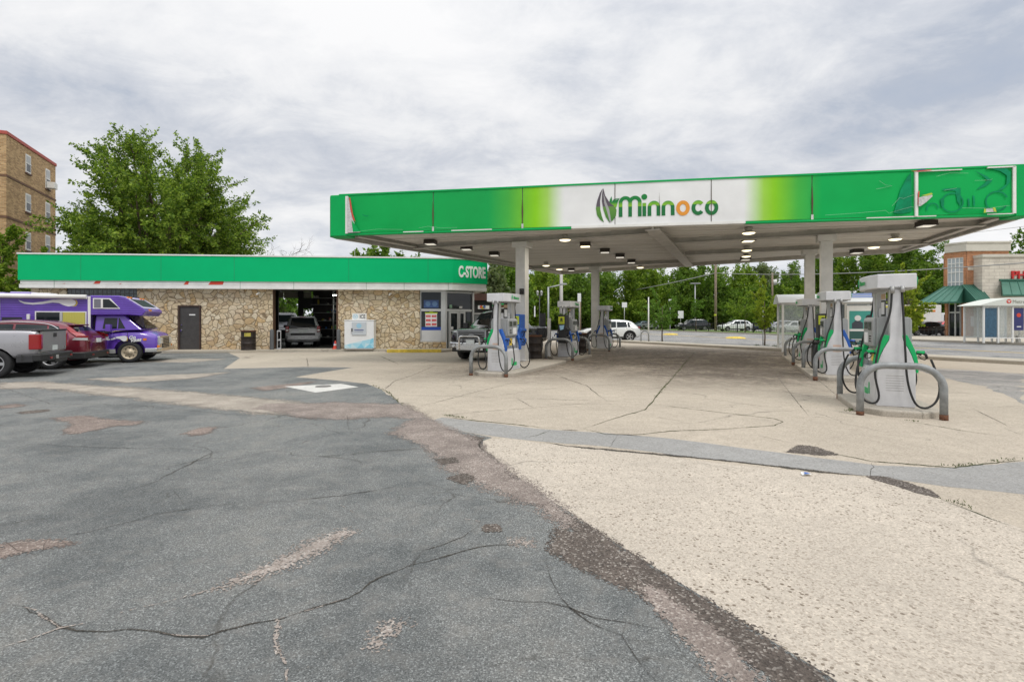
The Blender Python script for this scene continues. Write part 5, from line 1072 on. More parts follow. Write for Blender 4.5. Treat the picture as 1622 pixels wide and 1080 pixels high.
# ================================================================== vehicles
WHEELS = {}
def wheel_meshes(r, wd, style):
    key = (r, wd, style)
    if key in WHEELS: return WHEELS[key]
    rr_ = r*.66
    m = MB(); prof = [(rr_, -wd/2+.01), (r*.80, -wd/2), (r*.95, -wd/2+.01), (r, -wd/2+.04), (r, wd/2-.04), (r*.95, wd/2-.01), (r*.80, wd/2), (rr_, wd/2-.01), (rr_*.98, wd/2-.05), (rr_*.98, -wd/2+.05), (rr_, -wd/2+.01)]
    m.lathe(prof, 32); m.cyl((0, -.02, 0), (0, .06, 0), rr_*.97, n=24)
    to = m.build('wheel', M('tyre', (.02, .02, .021), .8, var=.3, vs=12, bump=.2)); tm = to.data; bpy.data.objects.remove(to)
    m = MB(); y0 = -wd/2+.015
    if style == 'steel':
        m.lathe([(rr_*1.0, y0-.008), (rr_*.93, y0-.012), (rr_*.86, y0+.02), (rr_*.60, y0+.035), (rr_*.36, y0+.0), (rr_*.30, y0-.02), (.001, y0-.025)], 28)
        for k in range(8):
            a = k*math.pi/4; m.cyl((math.cos(a)*rr_*.66, y0+.03, math.sin(a)*rr_*.66), (math.cos(a)*rr_*.66, y0+.012, math.sin(a)*rr_*.66), rr_*.075, n=8, m=1)
    else:
        m.lathe([(rr_*1.0, y0-.005), (rr_*.94, y0-.01), (rr_*.90, y0+.02), (rr_*.88, y0+.06)], 28)
        m.lathe([(rr_*.20, y0+.01), (rr_*.16, y0-.005), (.001, y0-.008)], 16)
        ns = 5 if style == 'five' else 10
        for k in range(ns):
            a = k*2*math.pi/ns
            for s in ((-.10, .10) if style == 'five' else (0,)):
                c, sn = math.cos(a+s), math.sin(a+s); w_ = rr_*.075
                p0 = Vector((c*rr_*.12, y0+.012, sn*rr_*.12)); p1 = Vector((c*rr_*.92, y0+.02, sn*rr_*.92)); q = Vector((-sn, 0, c))*w_
                m.add([p0-q, p0+q, p1+q*1.2, p1-q*1.2, p0-q+Vector((0, .03, 0)), p0+q+Vector((0, .03, 0)), p1+q*1.2+Vector((0, .03, 0)), p1-q*1.2+Vector((0, .03, 0))], [(0,1,2,3),(0,4,5,1),(2,6,7,3),(1,5,6,2),(3,7,4,0)])
    ro = m.build('rim', [{'steel': M('rusty_steel_rim', (.50, .42, .30), .5, .3, var=.45, vs=14)}.get(style, M('alloy', (.50, .50, .51), .3, .7)), M_BLACK]); rm = ro.data; bpy.data.objects.remove(ro)
    WHEELS[key] = (tm, rm); return tm, rm
def add_wheel(par, x, y, r, wd, style, flip=None):
    tm, rm = wheel_meshes(r, wd, style)
    o = bpy.data.objects.new('wheel', tm); COL.objects.link(o); o.parent = par; o.location = (x, y, r)
    if (y > 0 if flip is None else flip): o.rotation_euler = (0, 0, math.pi)
    k = bpy.data.objects.new('rim', rm); COL.objects.link(k); k.parent = o
ST = {
 'suv': [(0.0,.42,.80,.86,.84,.72),(.012,.34,.93,.97,.92,.75),(.04,.28,1.00,1.05,.96,.77),(.115,.24,1.02,.87,.985,.66),(.17,.22,1.01,.945,1,.68),(.30,.21,.99,.985,1,.72),(.44,.20,.97,1.0,1,.73),(.56,.20,.95,.98,1,.70),(.74,.21,.95,1.02,1,.72),(.80,.22,.95,.99,.995,.72),(.90,.24,.88,.91,.97,.68),(.965,.26,.78,.80,.90,.60),(.99,.30,.66,.68,.80,.55),(1.0,.40,.58,.60,.70,.50)],
 'boxsuv': [(0.0,.45,.90,.93,.93,.80),(.01,.36,1.0,1.04,.96,.80),(.03,.30,1.06,1.10,.98,.80),(.075,.26,1.07,.96,.99,.74),(.12,.24,1.06,.99,1,.75),(.30,.23,1.04,1.0,1,.76),(.50,.22,1.02,1.0,1,.76),(.62,.22,1.01,.975,1,.74),(.74,.22,1.02,1.07,1,.76),(.80,.23,1.01,1.05,.995,.76),(.92,.26,.97,1.0,.97,.74),(.975,.28,.90,.93,.92,.68),(1.0,.36,.74,.78,.84,.60)],
 'sedan': [(0.0,.38,.80,.82,.84,.70),(.015,.30,.90,.92,.92,.74),(.05,.25,.94,.97,.96,.76),(.13,.23,.93,.99,.98,.74),(.27,.22,.91,.965,1,.70),(.40,.20,.89,1.0,1,.70),(.52,.20,.88,.99,1,.70),(.58,.20,.88,.97,1,.70),(.72,.21,.88,.94,.995,.74),(.80,.22,.86,.90,.985,.72),(.91,.24,.78,.81,.95,.66),(.97,.27,.68,.71,.86,.60),(1.0,.36,.54,.56,.72,.52)],
 'pickup': [(0.0,.58,1.10,1.12,.95,.80),(.01,.52,1.22,1.24,.97,.86),(.05,.50,1.24,1.26,.98,.88),(.30,.44,1.23,1.25,1,.90),(.375,.42,1.22,1.26,1,.86),(.392,.42,1.22,.965,1,.74),(.44,.42,1.21,.99,1,.75),(.58,.42,1.20,1.0,1,.76),(.63,.42,1.20,.985,1,.75),(.74,.42,1.20,1.26,1,.80),(.80,.42,1.19,1.25,1,.82),(.90,.44,1.17,1.22,.99,.82),(.965,.48,1.13,1.19,.97,.80),(.99,.54,1.06,1.10,.94,.78),(1.0,.62,1.0,1.02,.92,.76)]}
def car(style, name, label, cat, paint, pos, yaw, L=4.6, W=1.84, H=1.68, wr=.35, wx=(.19, .815), rim='five', group=None, trim=None, windows=None, glassx=None, wd=.23, low=None, ww=True):
    t = thing(name, label, cat, pos, yaw, group)
    st = ST[style]; hw = W/2
    def top(s):  # roof entry: below 1.01 & far above belt means fraction of H for suv types
        x, zb_, zbl, zr, a, b = s
        isroof = (style in ('suv', 'boxsuv') and .08 < x < .65) or (style == 'sedan' and .26 < x < .59) or (style == 'pickup' and .38 < x < .64)
        return (zr*H if isroof else zr), isroof
    rings = []
    info = []
    for s in st:
        x, zb_, zbl, zr, a, b = s; z_r, isr = top(s); X = (x-.5)*L; w_ = hw*a; wr_ = hw*b
        zm = zb_ + (zbl-zb_)*.55
        half = [(0, zb_), (w_*.80, zb_), (w_*.955, zb_+.05), (w_*.985, zb_+(zbl-zb_)*.25), (w_, zm), (w_*.985, zbl-.07), (w_*.94, zbl), ]
        if isr: half += [(wr_*1.02, z_r-.085), (wr_*.90, z_r-.025), (wr_*.5, z_r+.0), (0, z_r+.005)]
        else: half += [(w_*.91, min(zbl+.02, z_r)), (w_*.80, z_r-.008), (w_*.45, z_r+.002), (0, z_r+.005)]
        ring = [(X, y, z) for y, z in half] + [(X, -y, z) for y, z in reversed(half[1:-1])]
        rings.append(ring); info.append((X, zbl, z_r, isr, w_, wr_))
    n_ = len(rings[0]); m = MB(); vs = [p for r_ in rings for p in r_]; fs = []
    for i in range(len(rings)-1):
        for j in range(n_): fs.append((i*n_+j, i*n_+(j+1) % n_, (i+1)*n_+(j+1) % n_, (i+1)*n_+j))
    hn = (n_//2)+1
    for base in (0, (len(rings)-1)*n_):
        for j in range(hn-1):
            a, b = base+j, base+j+1; c, d = base+(n_-j-1) % n_, base+(n_-j) % n_
            f = [a, b] + ([c] if c != b else []) + ([d] if d not in (a,) and d != base+0 or j > 0 else [])
            f = list(dict.fromkeys([a, b, base+(n_-(j+1)) % n_, base+(n_-j) % n_])); fs.append(tuple(f))
    m.add(vs, fs, 0, True); body = m.build('body', paint, t)
    ss = body.modifiers.new('s', 'SUBSURF'); ss.levels = 1; ss.render_levels = 1
    cut = MB()
    for fx in wx:
        X = (fx-.5)*L
        for s in (-1, 1): cut.cyl((X, s*(hw-.30), wr+.01), (X, s*(hw+.1), wr+.01), wr*1.13, n=24, smooth=False)
    co = cut.build('cutter', M_BLACK, t); bo = body.modifiers.new('b', 'BOOLEAN'); bo.object = co; bo.operation = 'DIFFERENCE'; bo.solver = 'EXACT'
    try: bo.material_mode = 'TRANSFER'
    except Exception: pass
    me = evalmesh(body); body.modifiers.clear(); body.data = me; bpy.data.objects.remove(co); me.name = 'body'
    for p in me.polygons:
        p.use_smooth = True
    try: me.set_sharp_from_angle(angle=R(38))
    except Exception: pass
    # wheels
    for fx in wx:
        for s in (-1, 1): add_wheel(t, (fx-.5)*L, s*(hw-wd/2-.01), wr, wd, rim)
    # greenhouse interpolation
    def gh(x, tt, side):
        X = (x-.5)*L
        for i in range(len(info)-1):
            if info[i][0] <= X <= info[i+1][0]:
                k = (X-info[i][0])/(info[i+1][0]-info[i][0]); A, B = info[i], info[i+1]
                zb0 = A[1]+(B[1]-A[1])*k; yb0 = (A[4]+(B[4]-A[4])*k)*.94
                at_ = (A[5]*1.02, A[2]-.085) if A[3] else (A[4]*.91, A[1]+.02); bt_ = (B[5]*1.02, B[2]-.085) if B[3] else (B[4]*.91, B[1]+.02)
                yt = at_[0]+(bt_[0]-at_[0])*k; zt = at_[1]+(bt_[1]-at_[1])*k
                return Vector((X, side*(yb0+(yt-yb0)*tt), zb0+(zt-zb0)*tt))
        return Vector((X, side*hw, 1))
    if windows is None:
        windows = {'suv': [(.13, .215, .175, .225), (.23, .40, .235, .40), (.415, .665, .415, .575)], 'boxsuv': [(.085, .24, .10, .24), (.26, .43, .26, .43), (.445, .675, .445, .62)],
                   'sedan': [(.26, .30, .285, .30), (.31, .45, .315, .45), (.465, .655, .465, .585)], 'pickup': [(.405, .535, .41, .535), (.55, .70, .55, .635)]}[style]
    for s in (-1, 1):
        m = MB()
        for xb0, xb1, xt0, xt1 in windows:
            nx, nz_ = 6, 3; vs = []
            for j in range(nz_+1):
                tt = .07+.80*j/nz_
                for i in range(nx+1):
                    a = xb0+(xt0-xb0)*j/nz_; b = xb1+(xt1-xb1)*j/nz_; p = gh(a+(b-a)*i/nx, tt, s); vs.append(p+Vector((0, s*.004, .0)))
            m.add(vs, [(j*(nx+1)+i, j*(nx+1)+i+1, (j+1)*(nx+1)+i+1, (j+1)*(nx+1)+i) for j in range(nz_) for i in range(nx)], 0, True)
        m.build('side_window', M_GLASSB, t, fix=False)
    # windscreen and rear glass
    gx = glassx or {'suv': ((.735, .575), (.052, .113)), 'boxsuv': ((.735, .63), (.035, .073)), 'sedan': ((.71, .585), (.145, .262)), 'pickup': ((.735, .635), (.377, .392))}[style]
    for (xb_, xt_), nm in zip(gx, ('windscreen', 'rear_window')):
        A = gh(xb_, .0, 1); B = gh(xt_, .98, 1); m = MB(); out_ = Vector((1 if nm == 'windscreen' else -1, 0, .5)).normalized()*.022
        zb_ = A.z+.03; k = 6; vs = []
        for j in range(4):
            f_ = j/3; f2 = .05+.88*f_
            for i in range(k+1):
                y = (-1+2*i/k); x_ = A.x+(B.x-A.x)*f2; z_ = zb_+(B.z+.06-zb_)*f2; wy = (A.y*.90+(B.y*.86-A.y*.90)*f2)
                bow = (1-y*y)*.05*(1 if nm == 'windscreen' else -1)
                vs.append(Vector((x_+bow*.6, y*wy, z_))+out_)
        m.add(vs, [(j*(k+1)+i, j*(k+1)+i+1, (j+1)*(k+1)+i+1, (j+1)*(k+1)+i) for j in range(3) for i in range(k)], 0, True); m.build(nm, M_GLASSB, t, fix=False)
    return t, hw, L
def part(t, name, mat, fn, bevel=0.0):
    m = MB(); fn(m); return m.build(name, mat, t, bevel=bevel)
def mir(t, name, mat, x, y, z, d, bevel=.01, rz=0.0):
    for s in (-1, 1): m = MB(); m.box((x, s*y, z), d, rz=s*rz); m.build(name, mat, t, bevel=bevel)
def std(t, hw, L, H, hl=(.97, .72, .70, .12), tl=(.018, .74, .95, .16), bump_z=.45, plate=True, dark=M_BLACK, rails=False, grille=True):
    x = lambda f: (f-.5)*L
    mir(t, 'headlight', M_LAMP, x(hl[0])-.02, hw*hl[1], hl[2], (.26, .34, hl[3]), .03, rz=-.45)
    mir(t, 'tail_light', M_RED, x(tl[0])+.02, hw*tl[1]+.02, tl[2], (.14, .24, tl[3]), .03, rz=.35)
    mir(t, 'mirror', dark, x(.70), hw+.10, 1.06, (.14, .20, .13), .04)
    if grille: part(t, 'grille', dark, lambda m: (m.bb(x(1.0)-.09, x(1.0)-.0, -hw*.55, hw*.55, .50, .66), m.bb(x(1.0)-.1, x(1.0)-.01, -hw*.5, hw*.5, .28, .40)), .02)
    for s in (-1, 1):
        m = MB(); m.bb(x(.28), x(.73), s*(hw-.035), s*(hw+.012), .25, .36); m.build('sill', dark, t, bevel=.02)
    m = MB()
    for s in (-1, 1):
        for a in (.44, .60): m.box((x(a), s*(hw+.003), .86), (.17, .03, .03))
    m.build('door_handle', M_CHROME, t)
    m = MB()
    for s in (-1, 1):
        for a in (.245, .41, .665): m.bb(x(a)-.004, x(a)+.004, s*(hw-.02), s*(hw+.0015), .36, .93)
    m.build('door_gap', M_BLACK, t)
    if plate: part(t, 'number_plate', M_PLATE, lambda m: m.bb(x(0)-.012, x(0)+.02, -.16, .16, .72, .84))
    if rails: part(t, 'roof_rail', M_BLACK, lambda m: [m.bb(x(.2), x(.58), s*hw*.66-.02, s*hw*.66+.02, H+.0, H+.05) for s in (-1, 1)])

def carpaint(name, col, met=.35, rough=.28): return M(name, col, rough, met, coat=.9, var=.04, vs=2)
P_WHITE = carpaint('paint_white', (.72, .73, .73), 0); P_SILVER = carpaint('paint_silver', (.44, .45, .47), .5); P_MAROON = carpaint('paint_maroon', (.15, .010, .022)); P_BLACK = carpaint('paint_black', (.012, .013, .014), .2, .12)
P_BLUE = carpaint('paint_dark_blue', (.02, .03, .08)); P_TEAL = carpaint('paint_grey_blue', (.10, .15, .17)); P_GREY = carpaint('paint_grey', (.09, .095, .10)); P_RED = carpaint('paint_red', (.45, .012, .02)); P_DSUV = carpaint('paint_night', (.02, .022, .028))
# white crossover beyond the canopy, facing left
p = at(965, 37.3); t, hw, L_ = car('suv', 'white_crossover', 'white crossover car crossing behind the pumps, facing left', 'car', P_WHITE, (p.x, p.y, 0), R(178), 4.3, 1.82, 1.60, .36)
std(t, hw, L_, 1.60, tl=(.03, .80, 1.02, .12))
part(t, 'arch_trim', M_BLACK, lambda m: [m.xz([((fx-.5)*L_+math.cos(a)*.46, .36+math.sin(a)*.46) for a in [i*math.pi/12 for i in range(13)]] + [((fx-.5)*L_+math.cos(a)*.41, .36+math.sin(a)*.41) for a in [i*math.pi/12 for i in range(12, -1, -1)]], s*(hw-.03), s*(hw+.012)) for fx in (.19, .815) for s in (-1, 1)])
# silver SUV in the garage seen from behind
p = at(480, 27.6); t, hw, L_ = car('boxsuv', 'silver_sport_utility', 'silver sport utility car seen from behind inside the open garage bay', 'car', carpaint('paint_bright_silver', (.66, .67, .68), .15), (p.x-.83, p.y+2.05, .05), R(112), 4.4, 1.84, 1.72, .36)
x0 = -L_/2
part(t, 'rear_window_frame', M_GLASS, lambda m: m.prism([(-.66, 1.10), (.66, 1.10), (.56, 1.60), (-.56, 1.60)], lambda a, b: (x0+.07+(b-1.08)*.28-.03, a, b), lambda a, b: (x0+.09+(b-1.08)*.28, a, b)))
part(t, 'bumper', M('bumper_silver', (.60, .60, .61), .4, .2), lambda m: m.xy([(x0-.12, -.80), (x0-.16, -.4), (x0-.16, .4), (x0-.12, .80), (x0+.3, .89), (x0+.3, -.89)], .42, .66), .03)
part(t, 'bumper_step', M_DARK, lambda m: m.bb(x0-.14, x0+.02, -.62, .62, .66, .78), .01)
part(t, 'bumper_accent', M_PAPER, lambda m: [m.bb(x0-.172, x0-.15, a, a+.16, .50, .56) for a in (-.62, -.25, .1, .46)])
for s in (-1, 1): part(t, 'tail_light', M_RED, lambda m: (m.bb(x0-.05, x0+.12, s*.70, s*.88, .84, 1.16)), .03); 
for s in (-1, 1): part(t, 'reversing_lamp', M_LAMP, lambda m: m.bb(x0-.058, x0, s*.72, s*.86, .90, .96))
part(t, 'tailgate_trim', M_PAPER, lambda m: (m.bb(x0-.05, x0, -.66, -.28, .88, .94), m.bb(x0-.05, x0, .28, .66, .88, .94), m.bb(x0-.06, x0, -.30, .30, 1.03, 1.07)), .01)
part(t, 'number_plate', M_PLATE, lambda m: m.bb(x0-.06, x0-.03, -.22, .22, .83, .98))
part(t, 'roof_spoiler', P_SILVER, lambda m: m.bb(x0+.08, x0+.35, -.60, .60, 1.63, 1.70), .02); part(t, 'brake_light', M_RED, lambda m: m.bb(x0+.07, x0+.1, -.16, .16, 1.635, 1.665))
part(t, 'roof_rail', M_BLACK, lambda m: [m.bb(x0+.6, x0+2.6, s*.62-.02, s*.62+.02, 1.72, 1.79) for s in (-1, 1)])
mir(t, 'mirror', M_BLACK, .95, 1.0, 1.12, (.14, .2, .16), .04)
# dark car behind the garage
p = at(452, 37.5); t, hw, L_ = car('boxsuv', 'dark_van', 'dark car with a pale roof edge parked behind the garage, seen through the bay', 'car', P_DSUV, (p.x, p.y, 0), R(-70), 4.8, 1.9, 2.15, .36); std(t, hw, L_, 2.15)

# black pickup facing the camera on the left of pump row
fc = Vector((-1.5, 18.75, 0)); ax = -rr; yaw = math.atan2(ax.y, ax.x); L_ = 5.75; ctr = fc - ax*(L_/2)
t, hw, L_ = car('pickup', 'black_pickup', 'black pickup truck with a chrome grille and bull bar, parked behind the left front pump', 'pickup truck', P_BLACK, tuple(ctr), yaw, L_, 1.98, 1.93, .40, wx=(.20, .83), rim='ten', wd=.27)
x1 = L_/2
part(t, 'grille', M('dark_chrome', (.36, .36, .37), .2, 1.0), lambda m: (m.bb(x1-.06, x1+.03, -.60, .60, 1.12, 1.17), m.bb(x1-.06, x1+.03, -.60, .60, .74, .79), m.bb(x1-.06, x1+.03, -.62, -.55, .74, 1.17), m.bb(x1-.06, x1+.03, .55, .62, .74, 1.17), [m.bb(x1-.05, x1+.022, -.55, .55, .81+.065*i, .835+.065*i) for i in range(5)]), .004)
part(t, 'grille_mesh', M_BLACK, lambda m: m.bb(x1-.06, x1+.005, -.56, .56, .78, 1.13)); part(t, 'oval_badge', M_PUMPD, lambda m: m.prism([(.13*math.cos(a), .95+.055*math.sin(a)) for a in [i*math.pi/9 for i in range(18)]], lambda a, b: (x1+.022, a, b), lambda a, b: (x1+.04, a, b)))
for s in (-1, 1):
    part(t, 'headlight', M_LAMP, lambda m: m.xy([(x1-.02, s*.64), (x1-.06, s*.80), (x1-.26, s*.955), (x1-.34, s*.955), (x1-.34, s*.64)], .80, 1.10), .02); part(t, 'turn_signal', M_ORANGE, lambda m: m.xy([(x1-.12, s*.885), (x1-.25, s*.965), (x1-.31, s*.967), (x1-.30, s*.85)], .82, 1.06))
    part(t, 'mirror', M_BLACK, lambda m: (m.box((x1-1.62, s*1.14, 1.28), (.12, .22, .28)), m.box((x1-1.60, s*1.0, 1.2), (.05, .2, .04))), .03)
    part(t, 'fog_lamp', M_LAMP, lambda m: m.cyl((x1-.0, s*.74, .56), (x1+.09, s*.74, .56), .055, n=14))
part(t, 'bumper', M_CHROME, lambda m: m.xy([(x1+.08, -.62), (x1+.08, .62), (x1+.0, .96), (x1-.35, 1.0), (x1-.35, -1.0), (x1+.0, -.96)], .48, .70), .04)
part(t, 'lower_valance', M_BLACK, lambda m: m.xy([(x1+.03, -.6), (x1+.03, .6), (x1-.1, .9), (x1-.4, .9), (x1-.4, -.9), (x1-.1, -.9)], .33, .475), .02)
part(t, 'bull_bar', M_CHROME, lambda m: (m.tube(smooth_path([(x1+.16, -.42, .40), (x1+.19, -.42, .82), (x1+.19, -.33, .92), (x1+.19, 0, .93), (x1+.19, .33, .92), (x1+.19, .42, .82), (x1+.16, .42, .40)], 4), .036, 10), m.bb(x1+.12, x1+.17, -.55, .55, .42, .60)), 0)
part(t, 'number_plate', M_PLATE, lambda m: m.bb(x1+.10, x1+.115, -.17, .17, .66, .80)); part(t, 'wiper', M_BLACK, lambda m: (m.tube([(x1-1.45, -.6, 1.27), (x1-1.5, .0, 1.30)], .012, 5), m.tube([(x1-1.45, .05, 1.27), (x1-1.5, .6, 1.30)], .012, 5)))
for s in (-1, 1): part(t, 'tail_light', M_RED, lambda m: m.bb(-x1-.01, -x1+.12, s*.80, s*.96, .85, 1.2), .02)
# silver pickup at the left edge (rear quarter)
yawP = R(180+24); back = Vector((math.cos(R(24)), math.sin(R(24)), 0)); tdir = Vector((-back.y, back.x, 0))
cn = gp(58, 594); cn = at(60, 13.35); L_ = 5.3; ctr = cn + tdir*.98 - back*(L_/2)
PSG = carpaint('paint_warm_silver', (.42, .41, .43), .45)
t, hw, L_ = car('pickup', 'silver_pickup', 'silver pickup truck cut off by the left edge, tailgate and tail lamp showing', 'pickup truck', PSG, tuple(ctr), yawP, L_, 1.97, 1.80, .38, wx=(.175, .80), rim='five', wd=.26)
x0 = -L_/2
part(t, 'tailgate', M('tailgate_grey', (.30, .30, .30), .4, .3, var=.06), lambda m: m.bb(x0-.03, x0+.03, -.80, .80, .66, 1.22), .02)
part(t, 'tailgate_cap', M_BLACK, lambda m: m.bb(x0-.045, x0+.10, -.84, .84, 1.22, 1.265), .012); part(t, 'handle', M_BLACK, lambda m: m.bb(x0-.045, x0-.02, -.10, .10, 1.05, 1.16), .01)
part(t, 'bumper', M_BLACK, lambda m: (m.xy([(x0-.18, -.80), (x0-.18, .80), (x0-.05, .97), (x0+.35, 1.0), (x0+.35, -1.0), (x0-.05, -.97)], .42, .62), m.bb(x0-.19, x0-.05, -.42, .42, .36, .5)), .03)
part(t, 'lower_cladding', M_DARK, lambda m: [m.bb(x0+.1, x0+.44, s*.93, s*.995, .40, .60) for s in (-1, 1)] + [m.bb(x0+1.35, x0+3.7, s*.93, s*.995, .38, .56) for s in (-1, 1)], .02)
part(t, 'bed_rail_cap', M_BLACK, lambda m: [m.bb(x0+.08, x0+1.95, s*.83, s*.90, 1.235, 1.262) for s in (-1, 1)], .01)
for s in (-1, 1):
    part(t, 'tail_light', M_RED, lambda m: m.xy([(x0-.045, s*.80), (x0-.05, s*.93), (x0+.0, s*.985), (x0+.19, s*1.0), (x0+.19, s*.93), (x0+.02, s*.80)], .74, 1.14), .02)
    part(t, 'reflector', M_RED, lambda m: m.bb(x0-.19, x0-.175, s*.62, s*.74, .48, .53)); part(t, 'mirror', M_BLACK, lambda m: m.box((x0+3.75, s*1.1, 1.2), (.14, .2, .2)), .03)
part(t, 'number_plate', M_PLATE, lambda m: m.bb(x0-.04, x0-.031, -.16, .16, .68, .82)); part(t, 'tow_socket', M_ALU, lambda m: m.bb(x0-.2, x0-.18, .25, .38, .46, .56))
text('tailgate_mark', 'RTL', .06, M_CHROME, t, .002, 0, loc=(x0-.032, -.66, .72), rot=(R(90), 0, R(-90)))
# maroon SUV
yaw2 = R(180+20); back = Vector((math.cos(R(20)), math.sin(R(20)), 0)); tdir = Vector((-back.y, back.x, 0)); L_ = 4.55
cn = at(138, 15.9); ctr = cn + tdir*.85 - back*(L_/2)
t, hw, L_ = car('suv', 'maroon_crossover', 'maroon crossover car with chrome window line between the silver pickup and the purple camper van', 'car', P_MAROON, tuple(ctr), yaw2, L_, 1.82, 1.55, .36, wx=(.20, .81))
x0 = -L_/2; 
part(t, 'bumper', M_BLACK, lambda m: m.xy([(x0-.06, -.70), (x0-.06, .70), (x0+.05, .86), (x0+.45, .925), (x0+.45, -.925), (x0+.05, -.86)], .30, .52), .03)
for s in (-1, 1):
    part(t, 'tail_light', M_RED, lambda m: (m.add([(x0+.02, s*.78, .98), (x0+.24, s*.90, 1.0), (x0+.46, s*.77, 1.14), (x0+.62, s*.665, 1.29), (x0+.53, s*.645, 1.31), (x0+.36, s*.71, 1.17), (x0+.12, s*.74, 1.08)], [(0,1,2,6),(6,2,5),(2,3,4,5)]), m.add([(x0+.0, s*.70, .96), (x0+.02, s*.78, .96), (x0+.26, s*.91, .98), (x0+.24, s*.90, 1.03), (x0+.0, s*.78, 1.03)], [(0,1,2,3,4)])))
    part(t, 'reversing_lamp', M_LAMP, lambda m: m.add([(x0+.0, s*.80, .88), (x0+.36, s*.925, .90), (x0+.30, s*.92, .97), (x0+.0, s*.81, .96)], [(0,1,2,3)]))
    part(t, 'chrome_line', M_CHROME, lambda m: m.tube(smooth_path([((f-.5)*L_, s*y, z) for f, y, z in ((.66, .77, 1.24), (.57, .69, 1.42), (.45, .68, 1.47), (.30, .68, 1.44), (.21, .70, 1.36), (.14, .81, 1.12), (.16, .865, 1.04), (.30, .885, 1.02))], 4), .014, 6))
    part(t, 'mirror', M_BLACK, lambda m: m.box((.9, s*1.02, 1.05), (.14, .2, .15)), .04)
part(t, 'number_plate', M_PLATE, lambda m: m.bb(x0-.02, x0+.01, -.15, .15, .80, .93)); part(t, 'spoiler', P_MAROON, lambda m: m.bb(x0+.44, x0+.72, -.52, .52, 1.345, 1.385), .02)
part(t, 'reflector', M_RED, lambda m: [m.bb(x0-.066, x0-.05, s*.5, s*.62, .40, .44) for s in (-1, 1)])

# purple camper van ---------------------------------------------------------
P_PUR = carpaint('paint_purple', (.125, .050, .42), 0, .3)
n = NT('purple_siding', .4); xs = n.sep(); n.b.inputs['Coat Weight'].default_value = .5; wv = n.math('FRACT', n.math('MULTIPLY', xs[2], 13.0)); n.done(n.ramp(n.noise(3, 5), [(.3, (.11, .045, .37)), (.7, (.145, .06, .47))]), n.bump(n.ramp(wv, [(0, (0, 0, 0)), (.2, (1, 1, 1)), (1, (1, 1, 1))]), .8, .02)); P_SID = n.m
rv = thing('camper_van', 'purple camper van with white horn swooshes and yellow curtains parked by the stone wall', 'camper van', tuple(at(204, 18.0)), R(21))
# local: +x forward, origin at front wheel on the near side (y=0 near side face); body extends to +y
Wv = 2.1; S = 44.9
vx = lambda px: (px-209)/S*.86
vz = lambda py: 1.5+(508-py)/S
# house box
m = MB(); m.xz([(vx(-130), .45), (vx(150), .34), (vx(150), vz(469.5)), (vx(-130), vz(469.5))], 0, Wv); m.build('coach_body', P_SID, rv, bevel=.02)
m = MB(); m.bb(vx(147.5), vx(151.5), -.02, .0, .55, vz(470)); m.build('white_corner_trim', M_WHITE, rv)
# cab over section
m = MB(); m.xz([(vx(150)+.001, vz(499)), (vx(150)+.001, vz(468.5)), (vx(193), vz(468)), (vx(203), vz(470.5)), (vx(232), vz(488)), (vx(235.5), vz(493)), (vx(229), vz(500.5)), (vx(209), vz(498.5))], 0, Wv); m.build('cab_over_bunk', P_SID, rv, bevel=.03)
m = MB(); k = (vz(488)-vz(470.5))/(vx(232)-vx(203)); f_ = lambda x: vz(470.5)+k*(x-vx(203))
xa, xb = vx(207), vx(228)
m.add([(xa, .25, f_(xa)+.012), (xb, .25, f_(xb)+.012), (xb, Wv-.25, f_(xb)+.012), (xa, Wv-.25, f_(xa)+.012)], [(0, 1, 2, 3)]); bw = m.build('bunk_window', M('bunk_pane', (.02, .022, .03), .5, spec=.2), rv, fix=False)
m = MB(); xa, xb = vx(203), vx(232)
m.add([(xa, .02, f_(xa)+.006), (xb, .02, f_(xb)+.006), (xb, Wv-.02, f_(xb)+.006), (xa, Wv-.02, f_(xa)+.006)], [(0, 1, 2, 3)]); m.build('bunk_nose_panel', M('lilac_white', (.50, .45, .62), .5), rv, fix=False)
m = MB()
for y in (.2, .5, Wv-.5, Wv-.2): m.box((vx(205), y, f_(vx(205))+.03), (.06, .12, .05))
m.box((vx(233), .6, vz(491)), (.08, .25, .08)); build_each(m, 'marker_lamp', M_ORANGE, rv)
def vwin(px0, px1, py0, py1, name, poly=None, fr=M_WHITE, gl=M_GLASS):
    m = MB(); q = poly or [(vx(px0), vz(py1)), (vx(px1), vz(py1)), (vx(px1), vz(py0)), (vx(px0), vz(py0))]; m.xz(q, -.018, .0); f_ = m.build('window_frame', fr, rv)
    cx_ = sum(a for a, b in q)/len(q); cz_ = sum(b for a, b in q)/len(q); e = .035
    m = MB(); g = [(a-math.copysign(e, a-cx_), b-math.copysign(e, b-cz_)) for a, b in q]; m.xz(g, -.022, -.0185); m.build(name, gl, f_); return f_
vwin(0, 0, 0, 0, 'pane', [(vx(155), vz(489)), (vx(196), vz(489)), (vx(181), vz(472.5)), (vx(155), vz(472.5))])
m = MB(); m.bb(vx(167), vx(170), -.026, -.019, vz(488.5), vz(473)); m.bb(vx(157), vx(167), -.0245, -.0225, vz(487.5), vz(474), 1); build_each(m, 'window_bar', [M_WHITE, M('grey_screen', (.17, .17, .2), .6)], rv)
fr = vwin(72, 145.5, 493.5, 518, 'pane')
m = MB(); m.bb(vx(107), vx(111), -.03, -.0225, vz(517), vz(494.5)); m.build('window_bar', M_ALU, fr)
m = MB(); nx = 26; vs = []
for i in range(nx+1):
    x = vx(111.5)+(vx(143.5)-vx(111.5))*i/nx; y = -.029+.005*math.sin(i*2.1); vs += [(x, y, vz(516.5)), (x, y, vz(495))]
